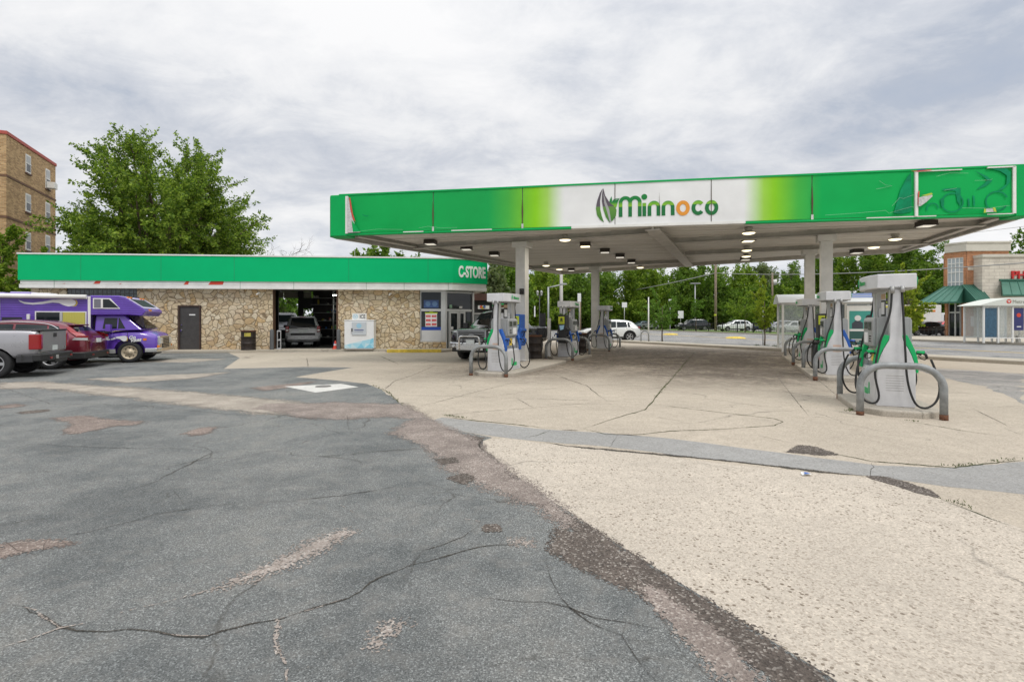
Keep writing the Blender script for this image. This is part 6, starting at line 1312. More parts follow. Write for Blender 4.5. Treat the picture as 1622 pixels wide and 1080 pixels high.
m.add(vs, [(2*i, 2*i+2, 2*i+3, 2*i+1) for i in range(nx)], 0, True); m.build('curtain', M('curtain_yellow', (.50, .46, .10), .8), fr, fix=False)
vwin(27, 54, 503, 512, 'pane', fr=M_BLACK)
m = MB(); m.bb(vx(-14), vx(24.5), -.03, 0, vz(512), vz(476.5), 0); m.build('poster_board_edge', M_WHITE, rv); m = MB(); m.bb(vx(-13), vx(23.5), -.034, -.0301, vz(511.5), vz(477.5)); pb = m.build('poster_board', M('board_navy', (.055, .03, .25), .5), rv)
text('poster_lettering', 'Let\'s Rock!', .22, M_PAPER, pb, .002, .003, loc=(vx(18), -.037, vz(498)), align='RIGHT', shear=.3, rot=(R(90), R(10), 0), sx=.9); text('poster_lettering', 'smoke!', .20, M_PAPER, pb, .002, .003, loc=(vx(18), -.037, vz(507)), align='RIGHT', shear=.3, rot=(R(90), R(10), 0), sx=.9)
HORN = [(285,213),(330,230),(400,236),(480,226),(560,208),(640,202),(720,200),(748,214),(755,236),(740,258),(692,266),(655,256),(612,236),(560,232),(480,246),(400,252),(335,246),(300,230)]
HEDGE = [(738,201),(762,210),(772,236),(758,260),(735,266),(720,266),(742,258),(757,236),(750,213)]
def horn(par, x0, x1, z1, h, y):
    f = lambda q: (x0+(x1-x0)*(q[0]-285)/470, z1-h*(q[1]-200)/66)
    m = MB(); m.xz([f(q) for q in HEDGE], y-.003, y); m.build('swoosh_edge', M('gold', (.5, .36, .08), .5), par)
    m = MB(); m.xz([f(q) for q in HORN], y-.007, y); return m.build('horn_swoosh', M_PAPER, par, fix=False)
horn(rv, vx(49), vx(130), vz(474.5), (486-474.5)/S, -.002)
# awning roll and roof vents, lamp
m = MB(); m.cyl((vx(-120), -.09, vz(471)), (vx(147), -.09, vz(471)), .075, n=14); m.build('awning_roll', M_WHITE, rv)
m = MB(); m.bb(vx(30), vx(58), .3, .9, vz(469.5), vz(463.8), 0); m.bb(vx(59), vx(86), .3, .9, vz(469.5), vz(465), 1); m.bb(vx(-40), vx(23), .3, .9, vz(469.5), vz(465), 0); m.build('roof_vent', [M('lilac', (.42, .36, .62), .5), M_WHITE], rv, bevel=.03)
m = MB(); m.xy([(vx(61), -.05), (vx(65), -.05), (vx(65.5), 0), (vx(60.5), 0)], vz(506), vz(498)); m.build('porch_lamp', M_WHITE, rv, bevel=.01)
m = MB(); m.bb(vx(141), vx(147), -.004, .0, vz(526), vz(519)); m.cyl((vx(148), -.004, vz(521)), (vx(148), -.001, vz(521)), .09, n=14); m.build('orange_badge', M('badge_orange', (.7, .30, .02), .5), rv)
# van cab : lofted nose
def sec(x, zb_, zt_, inset, tins): # profile across y (0..Wv)
    a, b = inset, Wv-inset; ta, tb = inset+tins, Wv-inset-tins
    return [(x, a+.06, zb_), (x, a, zb_+.08), (x, a-.0, (zb_+zt_)/2), (x, a+.02, zt_-.10), (x, ta, zt_-.01), (x, Wv/2, zt_+.02), (x, tb, zt_-.01), (x, b-.02, zt_-.10), (x, b, (zb_+zt_)/2), (x, b, zb_+.08), (x, b-.06, zb_)]
m = MB(); secs = [sec(vx(155), .30, vz(524.5), .05, .10), sec(vx(206), .30, vz(524), .05, .10), sec(vx(225), .32, vz(522.5), .06, .14), sec(vx(240), .36, vz(526), .10, .16), sec(vx(250), .40, vz(530), .14, .18), sec(vx(252), .46, vz(534), .16, .2)]
k = len(secs[0]); vs = [p for s_ in secs for p in s_]
m.add(vs, [(i*k+j, i*k+j+1, (i+1)*k+j+1, (i+1)*k+j) for i in range(len(secs)-1) for j in range(k-1)] + [(i*k+k-1, i*k, (i+1)*k, (i+1)*k+k-1) for i in range(len(secs)-1)] + [tuple(range(k)), tuple(reversed(range((len(secs)-1)*k, len(secs)*k)))], 0, True)
body = m.build('cab_body', P_PUR, rv); ss = body.modifiers.new('s', 'SUBSURF'); ss.levels = 1
c = MB(); c.cyl((0, -.2, .40), (0, .45, .40), .47, n=28, smooth=False); c.cyl((0, Wv-.45, .40), (0, Wv+.2, .40), .47, n=28, smooth=False); co = c.build('cutter', M_BLACK); bo = body.modifiers.new('b', 'BOOLEAN'); bo.object = co; co.parent = rv; co.matrix_parent_inverse = Matrix(); bo.solver = 'EXACT'
me = evalmesh(body); body.modifiers.clear(); body.data = me; bpy.data.objects.remove(co)
try: me.set_sharp_from_angle(angle=R(35))
except Exception: pass
# upper cab (greenhouse)
m = MB(); y0_, y1_ = .06, Wv-.06
bq = [(vx(156), vz(524.5)), (vx(229.5), vz(523)), (vx(199), vz(498.5)), (vx(156), vz(498.5))]
yi = [.05, .05, .18, .18]
vs = [(x, y, z) for (x, z), y in zip(bq, yi)] + [(x, Wv-y, z) for (x, z), y in zip(bq, yi)]
m.add(vs, [(0, 1, 2, 3), (7, 6, 5, 4), (0, 4, 5, 1), (1, 5, 6, 2), (2, 6, 7, 3), (3, 7, 4, 0)]); m.build('cab_roof_frame', P_PUR, rv, bevel=.03)
def cabside(pts, off=.008):  # pts (px,py) on slanted side plane
    out_ = []
    for x, y in pts:
        z = vz(y); tt = (z-vz(524.5))/(vz(498.5)-vz(524.5)); out_.append((vx(x), .05+.13*tt-off, z))
    return out_
m = MB(); q = cabside([(168, 520.5), (203, 520.5), (192.5, 503.5), (170, 503.5)], .012); m.add(q, [(0, 1, 2, 3)]); m.build('door_window', M_GLASS, rv, fix=False)
m = MB(); q = cabside([(190, 520.5), (191.5, 520.5), (191.5, 503.5), (190, 503.5)], .02); m.add(q, [(0, 1, 2, 3)]); m.build('vent_bar', P_PUR, rv, fix=False)
m = MB(); b0, b1 = vx(226.5), vx(202); zq0, zq1 = vz(520.8), vz(501); o_ = .05
m.add([(b0+o_, .18, zq0+.01), (b0+o_, Wv-.18, zq0+.01), (b1+o_, Wv-.28, zq1+.01), (b1+o_, .28, zq1+.01)], [(0, 1, 2, 3)]); m.build('windscreen', M_GLASSB, rv, fix=False)
m = MB(); m.bb(vx(239), vx(254.3), .28, Wv-.28, vz(557), vz(533.5), 0); m.build('front_grille_surround', M_CHROME, rv, bevel=.02)
m = MB(); m.bb(vx(254.3), vx(255), .62, Wv-.62, vz(555), vz(536)); [m.bb(vx(255), vx(255.5), .62, Wv-.62, vz(555)+.06*i+.02, vz(555)+.06*i+.035, 1) for i in range(7)]; m.build('grille', [M_BLACK, M_CHROME], rv)
for y in (.33, Wv-.60): m = MB(); m.bb(vx(254.3), vx(255.6), y, y+.27, vz(546), vz(536.5)); m.build('headlight', M_LAMP, rv, bevel=.01)
for y in (.16, Wv-.30): m = MB(); m.bb(vx(251), vx(254.6), y, y+.14, vz(552), vz(548)); m.build('turn_signal', M_ORANGE, rv, bevel=.01)
m = MB(); m.bb(vx(230), vx(235.5), .07, .11, vz(540), vz(536.5)); m.build('side_marker', M_ORANGE, rv)
m = MB(); m.xy([(vx(233), .03), (vx(252), .06), (vx(258), .25), (vx(258), Wv-.25), (vx(252), Wv-.06), (vx(233), Wv-.03), (vx(233), Wv-.1), (vx(250), Wv-.2), (vx(250), .2), (vx(233), .1)], vz(559), vz(552.5)); m.build('bumper', M_CHROME, rv, bevel=.02)
m = MB(); m.bb(vx(163), vx(188), .028, .04, vz(560), vz(553)); m.build('step_plate', M_ALU, rv)
m = MB(); m.bb(vx(164), vx(172), .02, .05, vz(528.5), vz(526.5)); m.build('door_handle', M_CHROME, rv)
m = MB(); m.bb(vx(162.4), vx(162.9), .035, .05, vz(562), vz(524)); m.bb(vx(206), vx(206.5), .035, .05, vz(545), vz(524)); m.build('door_gap', M_BLACK, rv)
m = MB(); m.box((vx(182), -.22, vz(519)), (.14, .20, .24)); m.tube([(vx(184), -.15, vz(524)), (vx(192), .05, vz(541))], .012, 5); m.tube([(vx(184), -.15, vz(524)), (vx(186), .05, vz(524.5))], .012, 5); m.tube([(vx(181), -.15, vz(524)), (vx(181), .05, vz(540))], .012, 5); m.build('mirror', P_PUR, rv, bevel=.03)
horn(rv, vx(169), vx(206), vz(532), .20, .03)
text('hood_lettering', 'Go', .16, M_PAPER, rv, .003, .006, loc=(vx(213.5), .048, vz(537)), shear=.3, rot=(R(90), R(-8), 0)); text('hood_lettering', 'Vikes', .17, M_PAPER, rv, .003, .006, loc=(vx(219), .052, vz(541.5)), shear=.3, rot=(R(90), R(-8), R(2)), sx=.9)
add_wheel(rv, 0, .16, .37, .22, 'steel', False); add_wheel(rv, 0, Wv-.16, .37, .22, 'steel'); add_wheel(rv, vx(40), .16, .37, .22, 'steel', False); add_wheel(rv, vx(40), Wv-.16, .37, .22, 'steel')
m = MB(); m.bb(vx(-60), vx(240), .5, Wv-.5, .25, .45); m.cyl((vx(160), .2, .22), (vx(195), .2, .22), .04); m.build('underframe', M_BLACK, rv)

# cars across the street
far = [('boxsuv', 'dark_minivan', 'black minivan in the lot across the street, left of the wooden utility pole', P_DSUV, 1097, 78, 178, 5.0, 1.9, 1.75), ('suv', 'white_hatchback', 'white crossover in the far lot just right of the wooden utility pole', P_WHITE, 1164, 72, 182, 4.6, 1.85, 1.60),
       ('sedan', 'blue_car', 'dark blue car in the far lot behind the slim yellow-green young tree', P_BLUE, 1213, 70, 100, 4.6, 1.82, 1.5), ('suv', 'silver_car', 'silver car in the far lot nearest the left bus shelter', P_SILVER, 1237, 66, 150, 4.5, 1.82, 1.55), ('sedan', 'white_car', 'white car in the far lot seen behind the glass of the left bus shelter', P_WHITE, 1258, 62, 165, 4.6, 1.82, 1.48),
       ('sedan', 'teal_car', 'grey blue car by the wooden fence, right of the white crossover on the street', P_TEAL, 1016, 88, 200, 4.6, 1.82, 1.45), ('suv', 'pale_car', 'pale grey car behind the white pole and the small spreading roadside tree', P_SILVER, 1036, 84, 120, 4.4, 1.8, 1.5),
       ('suv', 'grey_car', 'dark grey car seen between the left front column and the middle left pump', P_GREY, 866, 96, 190, 4.6, 1.84, 1.6), ('sedan', 'black_car', 'black car parked beside the red car near the brick pharmacy', P_BLACK, 1462, 50, 185, 4.6, 1.82, 1.42), ('suv', 'red_car', 'red car parked under the white box truck near the brick pharmacy', P_RED, 1493, 53.5, 175, 4.2, 1.8, 1.45),
       ('sedan', 'dark_car', 'dark grey car across the street just left of the nearest pump', P_GREY, 1392, 58, 175, 4.6, 1.82, 1.45)]
for sty, nm, lb, pt, px_, Y_, yw, l_, w_, h_ in far:
    p = at(px_, Y_); t, hw, L_ = car(sty, nm, lb, 'car', pt, (p.x, p.y, .03), R(yw), l_, w_, h_, .33, group='cars parked across the street'); std(t, hw, L_, h_)
# white box truck with yellow body
p = at(1478, 59); t = thing('box_truck', 'white cab box truck with a yellow and white cargo box behind the parked cars', 'truck', tuple(p), R(2))
m = MB(); m.bb(-7.2, -.1, -1.2, 1.2, 1.0, 3.3, 0); m.build('cargo_box', M_WHITE, t, bevel=.03); m = MB(); m.bb(-7.1, -2.2, -1.215, -1.2, 1.1, 3.2); m.build('yellow_side_panel', M('truck_yellow', (.62, .58, .05), .5, var=.15), t)
m = MB(); m.bb(-1.3, -.8, -1.216, -1.205, 2.5, 2.75); m.build('orange_print', M_ORANGE, t)
m = MB(); m.xz([(.0, .55), (1.9, .55), (1.95, 1.35), (1.6, 1.55), (1.25, 2.4), (.0, 2.4)], -1.05, 1.05); m.build('cab', P_WHITE, t, bevel=.06); m = MB(); m.xz([(.35, 1.5), (1.35, 1.5), (1.12, 2.2), (.35, 2.2)], -1.065, -1.052); m.xz([(.35, 1.5), (1.35, 1.5), (1.12, 2.2), (.35, 2.2)], 1.052, 1.065); m.build('cab_window', M_GLASS, t)
m = MB(); m.add([(1.62, -.95, 1.58), (1.62, .95, 1.58), (1.29, .9, 2.34), (1.29, -.9, 2.34)], [(0, 1, 2, 3)]); o = m.build('windscreen', M_GLASSB, t, fix=False); o.location.x = .03
for x in (-5.6, 1.0):
    for y in (-.95, .95): add_wheel(t, x, y, .42, .25, 'steel')
m = MB(); m.bb(-7, 1.2, -.6, .6, .6, 1.0); m.bb(1.85, 2.02, -1.0, 1.0, .45, .75); m.build('chassis', M_DARK, t)
# ================================================================== trees
def quads(name, P0, mat_, leaf, rs, parent=None, aspect=.5, droop=.25, outd=None):
    """P0: (n,3) leaf positions; builds one mesh of folded diamond leaves"""
    n_ = len(P0); d = rs.normal(size=(n_, 3)); d[:, 2] -= droop
    if outd is not None: d += outd*1.2
    d /= np.linalg.norm(d, axis=1)[:, None]; r_ = rs.normal(size=(n_, 3)); r_[:, 2] *= .35; s = np.cross(d, r_); s /= (np.linalg.norm(s, axis=1)[:, None]+1e-9)
    sz = leaf*rs.uniform(.6, 1.35, size=(n_, 1)); a = P0; b = P0+d*sz*.5+s*sz*aspect*.5; c = P0+d*sz; e = P0+d*sz*.5-s*sz*aspect*.5
    V = np.stack([a, b, c, e], 1).reshape(-1, 3)
    me = bpy.data.meshes.new(name); me.vertices.add(4*n_); me.vertices.foreach_set('co', V.astype(np.float32).ravel()); me.loops.add(4*n_); me.loops.foreach_set('vertex_index', np.arange(4*n_, dtype=np.int32))
    me.polygons.add(n_); me.polygons.foreach_set('loop_start', np.arange(0, 4*n_, 4, dtype=np.int32)); me.update(calc_edges=True); me.materials.append(mat_)
    o = bpy.data.objects.new(name, me); COL.objects.link(o); o.parent = parent; return o
def tree(name, label, loc, H, Rx, z0, leaves, leaf, mat_, seed, limbs=16, twigs=16, group=None, Ry=None, tr=.25, shape=1.0, spray=.30, cat='tree', lean=(0, 0), clump=.12, bark=None, show=True):
    rs = np.random.RandomState(seed); Ry = Ry or Rx
    t = thing(name, label, cat, loc, 0, group)
    zc = (H+z0)/2; hz = (H-z0)/2; b = MB(); fork = max(z0*.85, .6)
    b.tube([(0, 0, -.1), (rs.normal()*.05, rs.normal()*.05, fork*.5), (lean[0]*.2, lean[1]*.2, fork), (lean[0]*.6, lean[1]*.6, zc)], [tr*1.25, tr, tr*.85, tr*.4], 9)
    S0, S1 = [], []
    for i in range(limbs):
        ph = i*2.39996+rs.uniform(-.3, .3); cz = rs.uniform(-.85, .98); rad = math.sqrt(max(.02, 1-cz*cz))**shape * rs.uniform(.55, .95)
        tip = np.array([math.cos(ph)*Rx*rad+lean[0], math.sin(ph)*Ry*rad+lean[1], zc+cz*hz*rs.uniform(.8, 1.0)])
        st_ = np.array([lean[0]*.3, lean[1]*.3, fork+(max(tip[2]-fork, .2))*rs.uniform(.02, .35)])
        mid = st_*.5+tip*.5; mid[2] -= (tip[2]-st_[2])*.12; mid += rs.normal(size=3)*Rx*.04
        ks = [st_, st_*.6+mid*.4+rs.normal(size=3)*.03, mid, mid*.4+tip*.6, tip]; r0 = tr*.42
        b.tube([tuple(k) for k in ks], [r0, r0*.8, r0*.6, r0*.35, .012], 6)
        for j in range(twigs):
            f_ = rs.uniform(.25, 1.0); seg = min(3, int(f_*4)); k = f_*4-seg; p = ks[seg]*(1-k)+ks[seg+1]*k
            o_ = p-np.array([lean[0], lean[1], zc-hz*.35]); o_ /= np.array([Rx, Ry, hz]); nn_ = np.linalg.norm(o_)+1e-6; o_ /= nn_
            d = o_*np.array([1, 1, .9])+rs.normal(size=3)*.62; d[2] += .15; d /= np.linalg.norm(d); ln = spray*Rx*rs.uniform(.45, 1.25)
            e = p+d*ln
            # keep inside envelope, loosely
            q = (e-np.array([lean[0], lean[1], zc]))/np.array([Rx, Ry, hz]); qn = np.linalg.norm(q)
            if qn > 1.06: e = p+d*ln*max(.25, 1-(qn-1.06)*1.5)
            S0.append(p); S1.append(e)
            if j % 3 == 0: b.tube([tuple(p), tuple(p*.5+e*.5+np.array([0, 0, .02])), tuple(e)], [r0*.16, r0*.1, .006], 4, caps=False)
    b.build('trunk', bark or M_BARK, t)
    S0 = np.array(S0); S1 = np.array(S1); idx = rs.randint(0, len(S0), leaves); f_ = rs.uniform(.05, 1.05, size=(leaves, 1))
    Pp = S0[idx]*(1-f_)+S1[idx]*f_ + rs.normal(size=(leaves, 3))*clump*Rx*.22*(1.15-f_*.8)
    od = S1[idx]-S0[idx]; od /= np.linalg.norm(od, axis=1)[:, None]+1e-9
    if name == 'undergrowth': Pp[:, 2] = np.abs(Pp[:, 2])
    quads('crown', Pp, mat_, leaf, rs, t, outd=od*.5)
    return t
# hero tree behind the store
tree('broad_tree', 'large spreading green tree rising behind the long green roof band', tuple(at(262, 34)), 13.8, 6.4, 2.6, 240000, .175, LF_H, 21, limbs=70, twigs=36, tr=.42, spray=.28, clump=.10)
tree('street_tree', 'leafy green branches at the left edge in front of the tan brick flats', tuple(at(-8, 27.5)), 6.6, 2.8, 2.6, 22000, .17, LF_A, 5, limbs=12, twigs=12, tr=.14, spray=.4)
tree('rear_tree', 'dark green tree top showing over the roof, under the canopy corner', tuple(at(612, 48)), 8.9, 3.6, 3, 11000, .38, LF_B, 8, limbs=18, twigs=14, tr=.2)
# bare tree
t = thing('bare_tree', 'leafless grey twiggy tree right of the large green tree behind the store', 'tree', tuple(at(402, 40)), 0); b = MB(); rs = np.random.RandomState(3)
def twig(p, d, l, r, dep):
    pts = [p]; q = np.array(p)
    for k in range(4): d = d+rs.normal(size=3)*.16; d /= np.linalg.norm(d); q = q+d*l/4; pts.append(tuple(q))
    b.tube(pts, [r, r*.85, r*.7, r*.55, r*.4], 5, caps=False)
    if dep:
        for k in range(4):
            i = rs.randint(1, 5); dd = d+rs.normal(size=3)*np.array([.75, .3, .45]); dd[2] += .12; twig(pts[i], dd/np.linalg.norm(dd), l*rs.uniform(.45, .75), r*.55, dep-1)
twig((0, 0, 0), np.array([.18, 0, 1.0]), 4.8, .12, 0); twig((.8, 0, 4.4), np.array([.35, 0, .9]), 2.6, .07, 4); twig((.8, 0, 4.4), np.array([.9, 0, .4]), 2.4, .05, 3)
b.build('branch', M('grey_bark', (.16, .14, .12), .9), t)
# trees behind garage (seen through the bay) and behind the entrance
tree('rear_tree', 'bright green tree seen through the open garage bay', tuple(at(458, 42)), 6.8, 3.6, .6, 14000, .26, LF_E, 31, limbs=20, twigs=12, tr=.12)
tree('rear_tree', 'blue green tree at the left of the view through the garage bay', tuple(at(438, 41)), 6.4, 1.8, .5, 7000, .2, LF_D, 32, limbs=14, twigs=10, tr=.1)
far_t = [ # px, Y, H, R, z0, n, mat, label
 (800, 60, 9.0, 3.2, .6, 11000, LF_B, 'dark green tree just right of the C-STORE sign'), (775, 54, 7.2, 2.4, .4, 9000, LF_D, 'greyish green shrubby tree nearest the right end of the store roof'), (838, 76, 10.2, 4.6, .8, 12000, LF_A, 'green tree behind the left front canopy column'),
 (882, 84, 10.5, 5.0, 1.8, 12000, LF_B, 'dark tree behind the concrete lamp pole left of the middle left pump'), (925, 92, 12, 6.0, 2.2, 14000, LF_B, 'tall dark tree behind the left rear canopy column, white house gap below it'),
 (985, 94, 12.5, 6.5, 1.8, 15000, LF_A, 'broad green tree above the white crossover'), (1050, 96, 12.5, 6.6, 1.2, 16000, LF_A, 'broad layered green tree left of the wooden utility pole'), (1102, 90, 11.5, 5.2, 1.0, 13000, LF_B, 'dark green tree directly left of the wooden utility pole'),
 (1152, 94, 12.2, 5.2, 1.0, 13000, LF_A, 'green tree with its top just right of the wooden utility pole'), (1192, 112, 11.5, 5.5, 1.0, 11000, LF_B, 'lower dark tree in the sky gap right of the utility pole'), (1222, 104, 13.2, 6.0, 1.0, 14000, LF_D, 'grey green tree under the canopy back edge left of the right rear column'),
 (1268, 96, 12.6, 5.4, .8, 13000, LF_B, 'dark tree above the left bus shelter roof, left of the right rear column'), (1345, 84, 13.4, 6.4, .5, 18000, LF_B, 'tall dark tree just right of the right front column'), (1400, 80, 14.2, 6.0, .5, 17000, LF_A, 'tall tree behind the top of the nearest pump'),
 (1455, 74, 14.0, 5.8, .5, 17000, LF_B, 'tall dark tree between the nearest pump and the brick pharmacy'), (1496, 82, 13.8, 5.2, 1.0, 12000, LF_A, 'tree rising directly left of the brick tower'), (1598, 70, 13.6, 3.6, 6, 7000, LF_B, 'tree top above the pharmacy roof at the right edge'),
 (1180, 86, 6.5, 4.0, .2, 9000, LF_B, 'low dark shrubby tree behind the parked white crossover'), (1250, 84, 7.0, 4.0, .2, 9000, LF_A, 'low green tree behind the left bus shelter')]
for i, (px_, Y_, H_, R_, z_, n_, mt, lb) in enumerate(far_t):
    tree('park_tree', lb, tuple(at(px_, Y_)), H_*1.02, R_*1.25, min(z_, .9), int(n_*2.6), .40, mt, 100+i, limbs=28, twigs=16, tr=.28, spray=.34, group='trees beyond the street', clump=.2)
tree('undergrowth', 'dark understory bushes along the fence behind the far parking lot', tuple(at(1090, 118)), 6, 26, 0, 26000, .7, LF_B, 77, limbs=60, twigs=10, tr=.1, Ry=3, spray=.10, cat='bushes')['kind'] = 'stuff'
# street saplings
tree('young_tree', 'small spreading green street tree between the white pole and the white crossover', tuple(gp(1049, 541)), 3.9, 1.55, 1.1, 11000, .10, LF_E, 41, limbs=12, twigs=9, tr=.045, spray=.45, group='young trees along the street')
tree('young_tree', 'slim upright yellow green street tree left of the bus shelter', tuple(gp(1211, 547)), 4.1, .80, 1.2, 12000, .09, LF_C, 42, limbs=16, twigs=9, tr=.04, spray=.5, group='young trees along the street')
tree('young_tree', 'rounded green young tree on the far lawn over the white parked crossover', tuple(at(1180, 62)), 4.8, 2.2, 1.9, 9000, .17, LF_A, 43, limbs=12, twigs=10, tr=.06, spray=.4, group='young trees along the street')
tree('young_tree', 'small round green tree on the far lawn left of the utility pole', tuple(at(1103, 70)), 4.4, 1.2, 2.2, 4500, .15, LF_E, 44, limbs=8, twigs=9, tr=.05, spray=.5, group='young trees along the street')
tree('young_tree', 'bright yellow green tree behind the nearest pump, in front of the box truck', tuple(at(1438, 30)), 4.8, 1.15, 1.1, 20000, .10, LF_C, 45, limbs=18, twigs=10, tr=.05, spray=.45, group='young trees along the street')
blades('weeds', [[(1195,548),(1215,548),(1235,550)], [(1040,542),(1055,543)], [(1095,546),(1120,548)]], 500, .12, M_WEED, 'green weeds around the young street trees on the verge')

# ================================================================== surroundings
# tan brick flats at the left
A = at(10, 31.2); B = at(88, 37.7); ang = math.atan2(B.y-A.y, B.x-A.x); ln = (B-A).length
fl = thing('brick_apartment_block', 'four storey tan brick apartment block with a red coping at the left edge', 'building', tuple(A), ang-R(90))
HT = 13.0
m = MB(); m.bb(-14, 0, 0, ln, 0, HT)    # local: face x=0 looks right, front y=0 looks at camera
me_ = m.build('wall', [M_BRT_X, M_BRT_Y], fl)
for p_ in me_.data.polygons: p_.material_index = 1 if abs(p_.normal.x) > .5 else 0
m = MB(); m.bb(-14.05, .06, -.06, ln+.06, HT, HT+.22); m.build('roof_coping', M('coping_red', (.42, .08, .06), .6), fl, bevel=.02)
m = MB()
for z_ in (7.85, 10.4): m.bb(-14.03, .03, -.03, ln+.03, z_, z_+.14)
m.bb(-14.02, .02, -.02, ln+.02, 9.9, 10.0) if False else None
m.build('brick_course', M('course_brown', (.16, .085, .05), .8, var=.2), fl)
def fwin(y, z, w_=.72, h=1.55, ac=False):
    m = MB(); m.bb(-.02, .045, y-w_/2-.03, y+w_/2+.03, z-.06, z+h+.05, 0); m.bb(.0451, .05, y-w_/2+.04, y+w_/2-.04, z+.05, z+h-.05, 1); f_ = m.build('window', [M_WHITE, M_GLASS], fl); 
    m = MB(); m.bb(.0505, .075, y-w_/2, y+w_/2, z+h/2-.03, z+h/2+.03); m.bb(.0505, .058, y-w_/2+.05, y+w_/2-.05, z+h/2+.04, z+h-.05, 1); m.build('sash', [M_WHITE, M('blind', (.5, .5, .5), .7)], f_)
    m = MB(); m.bb(.0, .09, y-w_/2-.08, y+w_/2+.08, z-.16, z-.065); m.build('sill', M('sill_brown', (.14, .08, .06), .8), fl)
    if ac: m = MB(); m.bb(.05, .5, y-w_/2+.05, y+w_/2-.05, z-.02, z+.42); m.build('air_conditioner', M_WHITE, fl, bevel=.02)
ky = lambda px: ((px-CX)/F*A.y-A.x)/((B-A).normalized().x-(px-CX)/F*(B-A).normalized().y)
for px_, rows, hh_ in ((44, (11.4, 8.8, 6.25), 1.1), (75, (11.05, 8.65, 6.3), 1.3)):
    for i, z_ in enumerate(rows): fwin(ky(px_), z_, .62, hh_, ac=(px_ == 75 and i == 0))
# pharmacy
ph = thing('brick_pharmacy', 'orange brick corner tower and pale block wing of a pharmacy with green metal awnings', 'building', tuple(at(1529, 45.5)), R(-3))
c0_ = 0
TWZ = 8.6
# tower: right face along +x, left face chamfer going back-left
rot = R(-3); lxy = lambda p: ((p.x-ph.location[0])*math.cos(-rot)-(p.y-ph.location[1])*math.sin(-rot), (p.x-ph.location[0])*math.sin(-rot)+(p.y-ph.location[1])*math.cos(-rot))
lt = lxy(at(1496.5, 46.9)); rt = lxy(at(1603, 45)); ch_a = math.atan2(-lt[1], -lt[0]); cln = math.hypot(*lt); bk = (4.6, 7)
m = MB(); m.xy([(lt[0]+.12, lt[1]+.3), (.12, .2), (.12, .002), (rt[0], .002), (rt[0], 7), bk], 3.3, 7.75); m.bb(.05, 1.45, .001, .5, 0, 3.3); m.bb(rt[0]-2.0, rt[0], .05, .5, 0, 3.3); m.build('tower_wall', M_BRO, ph)
cf = bpy.data.objects.new('corner_face', None); COL.objects.link(cf); cf.parent = ph; cf.location = (lt[0], lt[1], 0); cf.rotation_euler = (0, 0, ch_a)
m = MB(); m.bb(0, cln, .0, .12, 3.3, 4.0); m.bb(0, .2, 0, .12, 4.0, 7.75); m.bb(cln-.15, cln, 0, .12, 4.0, 7.75); m.bb(.2, cln-.15, 0, .12, 7.25, 7.75); m.bb(0, .18, 0, .3, 0, 3.3); m.build('corner_wall', M_BRO, cf)
m = MB(); m.bb(.2, cln-.15, .10, .115, 4.0, 7.25, 0); w_ = (cln-.35)
for i in range(5): m.bb(.2+w_*i/4-.03, .2+w_*i/4+.03, .02, .10, 4.0, 7.25, 1)
for z_ in (4.0, 5.0, 5.9, 6.7, 7.19): m.bb(.2, cln-.15, .03, .10, z_, z_+.07, 1)
m.build('corner_window', [M('bright_pane', (.42, .47, .50), .15), M_WHITE], cf)
m = MB(); m.xy([(lt[0]-.12, lt[1]-.12), (-.03, -.15), (rt[0]+.05, -.15), (rt[0]+.05, 7), bk], 7.751, 8.45); m.xy([(lt[0]-.2, lt[1]-.2), (-.03, -.22), (rt[0]+.13, -.22), (rt[0]+.13, 7.1), bk], 8.451, 8.62); m.build('cornice', M_BLOCK if False else M('cornice_cream', (.56, .53, .46), .8, var=.08), ph, bevel=.02)
m = MB(); bx = lxy(at(1537, 45.2))[0]; m.bb(bx, rt[0], -.06, 0, 6.05, 6.28); m.build('stone_band', M_BLOCK, ph)
wx0 = lxy(at(1565, 44))[0]
m = MB(); m.bb(wx0, wx0+14, -.9, -.001, 0, 7.1); m.build('block_wing', M_BLOCK, ph); m = MB(); m.bb(wx0-.06, wx0+14, -1.0, .1, 7.101, 7.35); m.build('wing_coping', M('cornice_cream', (.56, .53, .46)), ph)
MSG = M('green_metal_roof', (.05, .16, .115), .4, .3, var=.15, vs=2)
def awning(x0, x1, y, z0, z1, out_, par, ribs, ext0=0.0, ext1=0.0):
    m = MB(); m.add([(x0-ext0, y-out_, z0), (x1+ext1, y-out_, z0), (x1, y, z1), (x0, y, z1), (x0-ext0, y-out_, z0-.12), (x1+ext1, y-out_, z0-.12), (x1, y, z0-.12), (x0, y, z0-.12)], [(0, 1, 2, 3), (0, 4, 5, 1), (4, 7, 6, 5), (0, 3, 7, 4), (1, 5, 6, 2)])
    for i in range(ribs+1):
        f_ = i/ribs; a = Vector((x0-ext0+(x1+ext1-x0+ext0)*f_, y-out_, z0+.02)); b = Vector((x0+(x1-x0)*f_, y, z1+.02)); m.tube([a, b], .03, 4)
    m.build('awning', MSG, par, fix=False)
awning(-.3, lxy(at(1564, 44.5))[0], 0, 3.25, 4.75, 1.9, ph, 7, .3, -.5)
awning(0, cln, 0, 3.2, 4.7, 1.9, cf, 5, 1.2, .2)
awning(wx0+1.6, wx0+9, -.9, 3.75, 5.0, 1.3, ph, 11, 1.0, 0)
m = MB(); m.bb(wx0+1.4, wx0+9, -1.0, -.9, 5.0, 5.16); m.build('awning_cap', MSG, ph)
m = MB(); m.bb(.0, cln-.4, .3, .34, .1, 3.0, 0)
for x in (.2, .7, 1.1, cln-.45): m.bb(x-.05, x+.05, .2, .3, .1, 3.1, 1)
m.bb(.2, cln-.45, .2, .3, 2.2, 2.32, 1); m.build('entrance_doors', [M_GLASS, M_ALU], cf)
